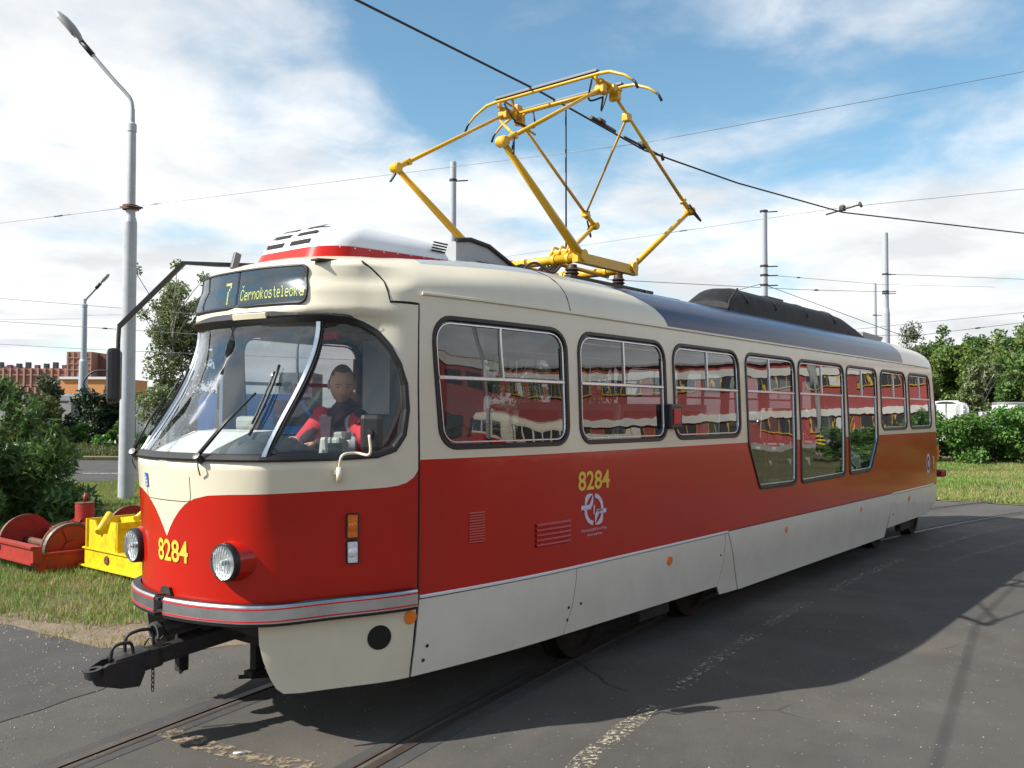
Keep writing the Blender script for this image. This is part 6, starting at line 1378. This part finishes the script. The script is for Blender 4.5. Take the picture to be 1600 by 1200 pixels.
p = gp(43, -15.0); tree('birch_tree', (p.x, p.y, 0), 7.4, .9, 76, 'leaf_birch', 'bark_birch', 8000, .085, 'second slim birch half hidden by the tram brow', 'tree', None, .08, .25, 34, .08, 1.7, .35, 2, .5, 'tall')
# hedge and wood on the right
rn = random.Random(17); C, Rr = [], []
for k in range(420):
    y = rn.uniform(-11, 7.5); x = rn.uniform(34.0, 37.6); top = 1.85 + .25 * math.sin(y * .9 + 1) + rn.uniform(-.15, .2); z = rn.uniform(.25, top); q = rn.uniform(.28, .55); C.append((x - 35.8, y, z)); Rr.append((q, q, q * .8))
hr = empty('hedge', (35.8, 0, 0), 0, 'broad clipped green hedge along the far side of the meadow', 'hedge'); b = MB()
for k in range(60): y = rn.uniform(-11, 7.5); b.tube([(rn.uniform(-1.5, 1.5), y, -.05), (rn.uniform(-1.5, 1.5), y + rn.uniform(-.3, .3), 1.3)], .025, 5)
b.build('stems', [M_['bark']], hr); leaves('foliage', C, Rr, 110000, .085, 'leaf_hedge', 43, hr, 1.6, 0, .6)
G2 = 'trees of the wood behind the hedge'
WOOD = [(62.7, 12.6, 8.2, 1.5, 'leaf_pale', 'bark_birch', 'thin pale tree with sparse leaves above the tail of the tram', 'tall', 2600), (66, 12.2, 6.9, 2.8, 'leaf_wood', 'bark', 'dark tree top just right of the tail of the tram', 'round', 7000), (69, 9.8, 7.4, 3.4, 'leaf_wood', 'bark', 'dark rounded tree at the left end of the wood', 'round', 9000),
        (63, 9.6, 6.5, 2.9, 'leaf_acacia', 'bark', 'yellow green spreading tree with a pale forked trunk', 'round', 8000), (46.5, 5.35, 4.5, .85, 'leaf_birch', 'bark_birch', 'slim light green birch standing in front of the wood', 'tall', 5200), (72, 6.2, 8.8, 3.6, 'leaf_acacia', 'bark', 'tall olive tree in the middle of the wood', 'round', 10000),
        (64, 5.6, 7.2, 3.2, 'leaf_acacia', 'bark', 'light green feathery tree right of the middle of the wood', 'round', 9000), (68, 2.6, 9.0, 3.6, 'leaf_wood', 'bark', 'tall dark tree at the right edge of the picture', 'round', 10000), (58, 4.6, 5.4, 2.4, 'leaf_wood', 'bark', 'low dark tree beside the white hut at the right edge', 'round', 7000), (66, -1.5, 8.4, 3.6, 'leaf_acacia', 'bark', 'broad tree just beyond the right edge of the picture', 'round', 8000),
        (74, 14.5, 7.0, 3.2, 'leaf_wood', 'bark', 'dark tree hidden mostly by the tail of the tram', 'round', 6000), (78, 8, 8.2, 4.0, 'leaf_wood', 'bark', 'dark tree filling the back of the wood', 'round', 8000), (80, 0, 9.0, 4.4, 'leaf_wood', 'bark', 'dark tree at the back right of the wood', 'round', 8000)]
for k, (x, y, h, cw, lm, bk, lb, sh_, nl) in enumerate(WOOD):
    tree('tree', (x, y, -.05), h, cw, 100 + k, lm, bk, int(nl * 1.9), .15 if sh_ == 'round' else .10, lb, 'tree', G2, .16 if sh_ == 'round' else .07, .18 if sh_ == 'round' else .12, 44 if sh_ == 'round' else 34, .15 if sh_ == 'round' else .085, 1.7, .1, 2, .75, sh_)
rn = random.Random(19)
for k, (x, y, w_, h, lm, lb) in enumerate(((49.0, 3.5, 1.3, 2.5, 'leaf_hedge', 'bright green bush in front of the white hut'), (50.0, 1.5, 2.2, 2.4, 'leaf_hedge', 'bright green bush at the right edge above the hedge'), (60, 10.2, 2.5, 2.6, 'leaf_wood', 'dark undergrowth bush behind the white vans'), (62, 7.0, 2.6, 2.8, 'leaf_wood', 'dark undergrowth bush under the middle of the wood'))): bushy('shrub', (x, y, -.02), w_, h, 24, 4200, .16, lm, 140 + k, lb, 'bushes before the wood')
# parked vans, a hut, sign, posts seen over the hedge
def van(x, y, rz, ln, h, label, m='white_plastic'):
    root = empty('parked_van', (x, y, 0), rz, label, 'van', 'vans parked before the wood'); P_ = [(-ln / 2, .35), (-ln / 2, h * .92), (-ln / 2 + .15, h), (ln * .18, h), (ln * .34, h * .62), (ln * .48, h * .50), (ln / 2, h * .42), (ln / 2, .35)]
    b = MB(); b.prism([(px_, -.9, pz) for px_, pz in P_], (0, 1.8, 0)); b.build('body', [M_[m]], root)
    b = MB(); b.prism([(ln * .19, -.82, h * .96), (ln * .335, -.82, h * .64), (ln * .345, .82, h * .64), (ln * .20, .82, h * .96)], (.03, 0, .02)); b.build('windscreen', [M_['dash_dark']], root)
    for s in (-1, 1):
        b = MB(); b.prism([(ln * .02, s * .90, h * .60), (ln * .30, s * .90, h * .60), (ln * .19, s * .90, h * .92), (ln * .02, s * .90, h * .92)], (0, s * .012, 0)); b.build('side_window', [M_['dash_dark']], root)
        if ln < 4.6:
            b = MB(); b.prism([(-ln * .42, s * .90, h * .60), (-ln * .03, s * .90, h * .60), (-ln * .03, s * .90, h * .92), (-ln * .40, s * .90, h * .92)], (0, s * .012, 0)); b.build('side_window', [M_['dash_dark']], root)
        for wx in (-ln * .31, ln * .33):
            b = MB(); b.lathe((wx, s * .80, .32), (0, s, 0), [(.001, -.1), (.32, -.1), (.32, .1), (.2, .11), (.001, .08)], 18, 0); b.build('wheel', [M_['black_rubber']], root)
    b = MB(); b.box((ln / 2, 0, .45), (.10, 1.7, .22), bev=.03); b.build('bumper', [M_['dark_metal']], root); return root
van(50.6, 7.15, R(22), 4.9, 2.6, 'white van parked behind the hedge next to the tram tail'); van(54.0, 6.1, R(22), 5.0, 2.4, 'white van partly hidden by the slim birch')
hut = empty('site_hut', (55.5, 4.75, 0), R(20), 'white flat roofed site hut between the bushes', 'hut'); b = MB(); b.box((0, 0, 1.25), (2.2, 2.4, 2.5)); b.build('wall', [M_['white_plastic']], hut); b = MB(); b.box((0, 0, 2.54), (2.4, 2.6, .08)); b.build('roof', [M_['lamp_grey']], hut); b = MB(); b.box((-1.11, .3, 1.9), (.03, .8, .8)); b.build('window', [M_['dash_dark']], hut)
sg = empty('round_sign', (43.17, 5.17, 0), 0, 'round white traffic sign seen from its back over the hedge', 'sign'); b = MB(); b.lathe((0, 0, 2.10), tuple(-fd_), [(.001, -.015), (.33, -.015), (.34, 0), (.33, .015), (.001, .015)], 28); b.build('disc', [M_['white_plastic']], sg); b = MB(); b.tube([tuple(-fd_ * .05), tuple(-fd_ * .05 + Vector((0, 0, 2.35)))], .04, 8); b.box(tuple(-fd_ * .03 + Vector((0, 0, 2.10))), (.05, .25, .04)); b.build('post', [M_['white_plastic']], sg)
d2 = empty('table_parasol', (44.2, 6.1, 0), 0, 'small dark flat parasol on a thin post beside the round sign', 'parasol'); b = MB(); b.lathe((0, 0, 2.38), (0, 0, 1), [(.52, 0), (.30, .10), (.001, .13)], 16); b.build('canopy', [M_['dark_metal']], d2); b = MB(); b.tube([(0, 0, 0), (0, 0, 2.4)], .025, 6); b.build('post', [M_['lamp_grey']], d2)
fo = empty('wire_fence', (41, 2, 0), 0, 'thin grey post and mesh fence standing behind the hedge', 'fence')
for k in range(9): b = MB(); b.tube([(k * .42 - .8, 4.6 - k * 1.75, 0), (k * .42 - .8, 4.6 - k * 1.75, 2.05)], .03, 6); b.build('post', [M_['lamp_grey']], fo)
for z in (1.3, 1.65, 2.0): b = MB(); b.tube([(-.8, 4.6, z), (2.56, -9.4, z)], .006, 4); b.build('strand', [M_['wire_grey']], fo)

# ---------------------------------------------------------------- wall and works on the left
RZ = R(39.08 - 90)
def block(name, parent, dep, lat, w_, d, z0, z1, m, off=(0, 0)):
    c = gp(dep, lat); b = MB(); b.box((c.x, c.y, (z0 + z1) / 2), (w_, d, z1 - z0), Matrix.Rotation(RZ, 3, 'Z')); return b.build(name, [M_[m]] if isinstance(m, str) else m, parent)
mat('concrete', (.30, .30, .29), .85, noise=.12, nscale=1.2, dirt=(.16, .16, .15), dirt_amt=.5, dscale=.8, bump=.1, bscale=12)
mat('brick_hazy', (.33, .15, .11), .85, noise=.15, nscale=.5); mat('brick_dark', (.17, .07, .055), .85, noise=.15, nscale=.5); mat('pier_light', (.40, .24, .19), .85); mat('orange_wall', (.62, .27, .10), .8, noise=.05); mat('metal_sheet', (.25, .28, .27), .6, noise=.1, nscale=2)  # brick of the works paled, distance haze mixed into its colour
wl = empty('boundary_wall', (0, 0, 0), 0, 'long grey concrete panel wall beyond the road on the left', 'wall')
for k in range(46): block('panel', wl, 57.5 + (k % 3) * .012, -47 + k * 1.28, 1.24, .14, -.05, 2.35 - (.35 if k > 17 else 0), 'concrete')
for k in range(47): block('post', wl, 57.45, -47.64 + k * 1.28, .16, .22, -.05, 2.5 - (.35 if k > 17 else 0), 'concrete')
for k, (dep, lat, h, lm, lb) in enumerate(((64, -5, 7.2, 'leaf_acacia', 'olive tree behind the wall, seen through the tram windows'), (61, 0, 6.2, 'leaf_wood', 'dark tree behind the wall, past the middle of the tram'), (65, 5, 6.8, 'leaf_acacia', 'olive tree behind the wall, past the tail half of the tram'))):
    p = gp(dep, lat); tree('tree', (p.x, p.y, -.05), h, 2.8, 180 + k, lm, 'bark', 6500, .17, lb, 'tree', 'trees beyond the boundary wall', .15, .2, 34, .16, 1.7, .1, 2, .75)
yg = empty('gate_fence', (0, 0, 0), 0, 'corrugated metal gate with a yellow post right of the lamp post', 'fence')
for k in range(18): block('panel', yg, 50.0 + (k % 2) * .03, -21.4 + .3 * k, .26, .04, .05, 2.45, 'metal_sheet')
block('post', yg, 49.9, -21.65, .13, .13, 0, 2.75, 'handrail'); p = gp(46.5, -20.95)
wks = empty('brick_works', (0, 0, 0), 0, 'long low red brick works with piers and roof vents on the skyline', 'building')
block('wall', wks, 172, -93, 24.0, 14, 0, 9.6, 'brick_hazy')
for k in range(19): block('pier', wks, 164.8, -104.4 + k * 1.28, .30, .25, 0, 9.7, 'pier_light')
for k in range(4): block('ledge', wks, 164.85, -93, 24, .16, 2.6 + 1.9 * k, 2.78 + 1.9 * k, 'pier_light')
for k in range(14): block('roof_vent', wks, 166, -103.8 + k * 1.7, .75, .8, 9.6, 10.3 + .25 * (k % 3), 'dash_dark' if k % 3 else 'brick_dark')
block('wall', wks, 168, -79.3, 4.6, 10, 0, 12.6, 'brick_hazy'); block('wall', wks, 170, -76.0, 2.6, 9, 0, 12.4, 'brick_dark')
for k in range(5): block('pier', wks, 162.9, -81.3 + k * 1.05, .16, .12, 8.0, 12.6, 'pier_light')
for k in range(3): block('ledge', wks, 162.92, -79.3, 4.6, .10, 9.2 + 1.1 * k, 9.35 + 1.1 * k, 'pier_light')
block('annex', wks, 158, -92, 26, 3, 0, 5.9, 'brick_dark')
for k in range(20): block('pier', wks, 156.4, -104.5 + k * 1.3, .28, .2, 0, 5.95, 'pier_light')
ob = empty('orange_building', (0, 0, 0), 0, 'flat roofed orange building behind the door mirror', 'building'); block('wall', ob, 92, -42.0, 6.2, 6, 0, 5.05, 'orange_wall'); block('roof_edge', ob, 88.9, -42.0, 6.3, .2, 5.0, 5.25, 'white_plastic'); block('wall', ob, 93, -46.4, 2.6, 5, 0, 4.7, 'pier_light')
gb = empty('grey_block', (0, 0, 0), 0, 'grey block at the far left edge of the skyline', 'building'); block('wall', gb, 205, -119, 18, 10, 0, 11.5, 'concrete'); block('parapet', gb, 199.8, -119, 18.2, .3, 11.4, 11.8, 'lamp_grey')
lr = empty('parked_bus', (0, 0, 0), 0, 'grey bus roof showing over the boundary wall at the left edge', 'bus'); block('body', lr, 66, -35, 7.5, 2.5, .4, 2.95, 'concrete'); block('roof', lr, 66, -35, 7.3, 2.3, 2.95, 3.1, 'pole_far'); block('window_band', lr, 64.72, -35, 7.0, .05, 1.9, 2.6, 'dash_dark')
b2 = empty('far_block', (0, 0, 0), 0, 'pale distant block seen through the cab windows', 'building'); block('wall', b2, 150, -35.5, 5.5, 8, 0, 8.2, 'concrete')
for k in range(3):
    for j in range(2 if k < 2 else 0): block('window', b2, 145.9, -36.8 + 2.4 * j, 1.2, .1, 2.2 + 3 * k, 3.7 + 3 * k, 'dash_dark')
mat('van_blue', (.02, .12, .36), .3, coat=.4); p = gp(29, -7.6); van(p.x, p.y, R(-52), 4.6, 2.45, 'blue van on the road, seen through the cab beside the driver', 'van_blue')
# ---------------------------------------------------------------- depot buildings, trams and posts behind the viewer: seen as reflections in the tram's side
mat('depot_red', (.33, .065, .06), .8, noise=.08, nscale=1.5, dirt=(.2, .05, .045), dirt_amt=.4, dscale=.6); mat('depot_white', (.62, .60, .55), .8, noise=.05, dirt=(.4, .38, .34), dirt_amt=.4, dscale=.7)
ud = Vector((.63, .777, 0)); nd_ = Vector((-.777, .63, 0)); B0 = Vector((43.8, -35.3, 0)); RB = Matrix.Rotation(math.atan2(ud.y, ud.x), 3, 'Z')
dp_ = empty('depot_hall', B0, 0, 'red two storey depot hall with white bands and yellow window frames, mirrored in the tram', 'building')
def db_(name, s, out, z, d, m, par=None): b = MB(); b.box(ud * s + nd_ * out + Vector((0, 0, z)), d, RB); return b.build(name, [M_[m]], par or dp_)
db_('wall', 4, -6, 3.9, (62, 12, 7.8), 'depot_red'); db_('band', 4, .06, 6.75, (62, .14, .75), 'depot_white'); db_('band', 4, .08, 3.15, (62, .18, .50), 'depot_white'); db_('roof_edge', 4, .1, 7.75, (62.4, .5, .2), 'lamp_grey'); db_('plinth', 4, .05, .25, (62, .12, .5), 'concrete')
for k in range(17):
    for z, h in ((5.75, 1.05), (2.25, 1.05)):
        s = -24 + k * 3.5; w_ = db_('window', s, .03, z, (2.9, .08, h), 'dash_dark')
        for j in range(5): db_('mullion', s - 1.4 + .7 * j, .09, z, (.07, .06, h), 'handrail', w_)
        db_('sill', s, .1, z - h / 2 - .04, (3.0, .12, .08), 'handrail', w_)
        if k % 4 == 1: db_('blind', s + .7, .085, z, (.9, .03, h * .95), 'depot_white', w_)
db_('gate', 6, .05, 1.2, (4.2, .12, 2.4), 'depot_white')
def hall2(c, rz, dims, label):
    r_ = empty('depot_wing', c, rz, label, 'building'); b = MB(); b.box((0, 0, dims[2] / 2), dims); b.build('wall', [M_['depot_red']], r_); b = MB(); b.box((0, -dims[1] / 2 - .05, dims[2] - .5), (dims[0], .12, .8)); b.box((0, dims[1] / 2 + .05, dims[2] - .5), (dims[0], .12, .8)); b.build('band', [M_['depot_white']], r_)
    for k in range(int(dims[0] // 3)):
        for z in (2.0, 5.0):
            if z + 1.5 < dims[2]: b = MB(); b.box((-dims[0] / 2 + 1.8 + 3 * k, dims[1] / 2 + .03, z), (2.2, .08, 1.2)); b.build('window', [M_['dash_dark']], r_)
hall2((12, -44, 0), R(12), (40, 14, 7), 'long red depot wing with a pale band under its roof, behind the viewer')
def small_tram(loc_, rz, label):
    r_ = empty('parked_tram', loc_, rz, label, 'tram', 'trams parked before the depot hall')
    P_ = [(-1.2, .85), (-1.22, 1.65), (-1.15, 2.6), (-.9, 2.95), (0, 3.08), (.9, 2.95), (1.15, 2.6), (1.22, 1.65), (1.2, .85)]
    rows = [[(x, y * k, z if z < 2.6 else 2.6 + (z - 2.6) * q) for y, z in P_] for x, k, q in ((-7, .72, .5), (-6.6, .85, .9), (-4.8, 1, 1), (4.8, 1, 1), (6.6, .85, .9), (7, .72, .5))]
    V, f = loft(rows, False, True); mesh_obj('body', V, f, M_['cream'], r_)
    b = MB()
    for s in (-1, 1): b.box((0, s * 1.215, 1.22), (11.8, .03, .78))
    b.box((6.93, 0, 1.22), (.2, 1.75, .75)); b.box((-6.93, 0, 1.22), (.2, 1.75, .75)); b.build('red_band', [M_['red_paint']], r_)
    for s in (-1, 1):
        for k in range(8): b = MB(); b.box((-5.0 + 1.42 * k, s * 1.20, 2.1), (1.18, .05, .72), bev=.05); b.build('window', [M_['dash_dark']], r_)
    for s in (-1, 1): b = MB(); b.box((s * 6.85, 0, 2.12), (.25, 1.7, .75), Matrix.Rotation(R(-18 * s), 3, 'Y'), bev=.05); b.build('windscreen', [M_['dash_dark']], r_)
    b = MB()
    for s in (-1, 1): b.box((0, s * 1.16, .62), (11, .05, .42))
    b.build('skirt', [M_['skirt_grey']], r_)
    for x in (-4.1, -2.3, 2.3, 4.1): b = MB(); b.box((x, 0, .33), (.66, 1.5, .66), bev=.2); b.build('wheelset', [M_['under_black']], r_)
    for s in (-1, 1): b = MB(); b.lathe((7.02, s * .5, 1.1), (1, 0, 0), [(.12, 0), (.10, .05), (.001, .06)], 14); b.build('headlight', [M_['lens_clear']], r_)
small_tram((33.0, -30.5, 0), R(68), 'red and cream tram parked before the depot hall, mirrored in the second window'); small_tram((24, -36, 0), R(40), 'red and cream tram parked further along, mirrored in the first window')
for k, (x, y, lb) in enumerate(((25.5, -17.6, 'concrete post with yellow and black hazard bands, mirrored in the second window'), (15.5, -19.0, 'concrete post with hazard bands, mirrored in the first window'), (44, -14.5, 'rust stained white post mirrored near the tail of the tram'))):
    r_ = empty('hazard_post', (x, y, 0), 0, lb, 'post', 'posts beside the depot yard'); b = MB(); b.lathe((0, 0, 0), (0, 0, 1), [(.20, 0), (.16, 7)], 16); b.build('pole', [M_['concrete']], r_)
    for j in range(5): b = MB(); b.lathe((0, 0, .2 + j * .28), (0, 0, 1), [(.205, 0), (.203, .14)], 16); b.build('hazard_band', [M_['yellow_cart']], r_); b = MB(); b.lathe((0, 0, .34 + j * .28), (0, 0, 1), [(.205, 0), (.203, .14)], 16); b.build('hazard_band', [M_['black_rubber']], r_)
mat('silver', (.45, .47, .48), .3, metal=.5, coat=.4)
van(52.5, -15.2, R(52), 4.4, 1.85, 'small silver van standing in front of the depot hall', 'silver')
bushy('shrub', (22.0, -4.9, -.02), 1.0, 1.5, 22, 3600, .10, 'leaf_hedge', 161, 'round green bush at the yard edge, mirrored in the last low window', 'bushes at the yard edge'); bushy('shrub', (27.5, -5.4, -.02), 1.3, 1.5, 22, 3000, .11, 'leaf_hedge', 163, 'low green bush at the yard corner outside the picture', 'bushes at the yard edge')
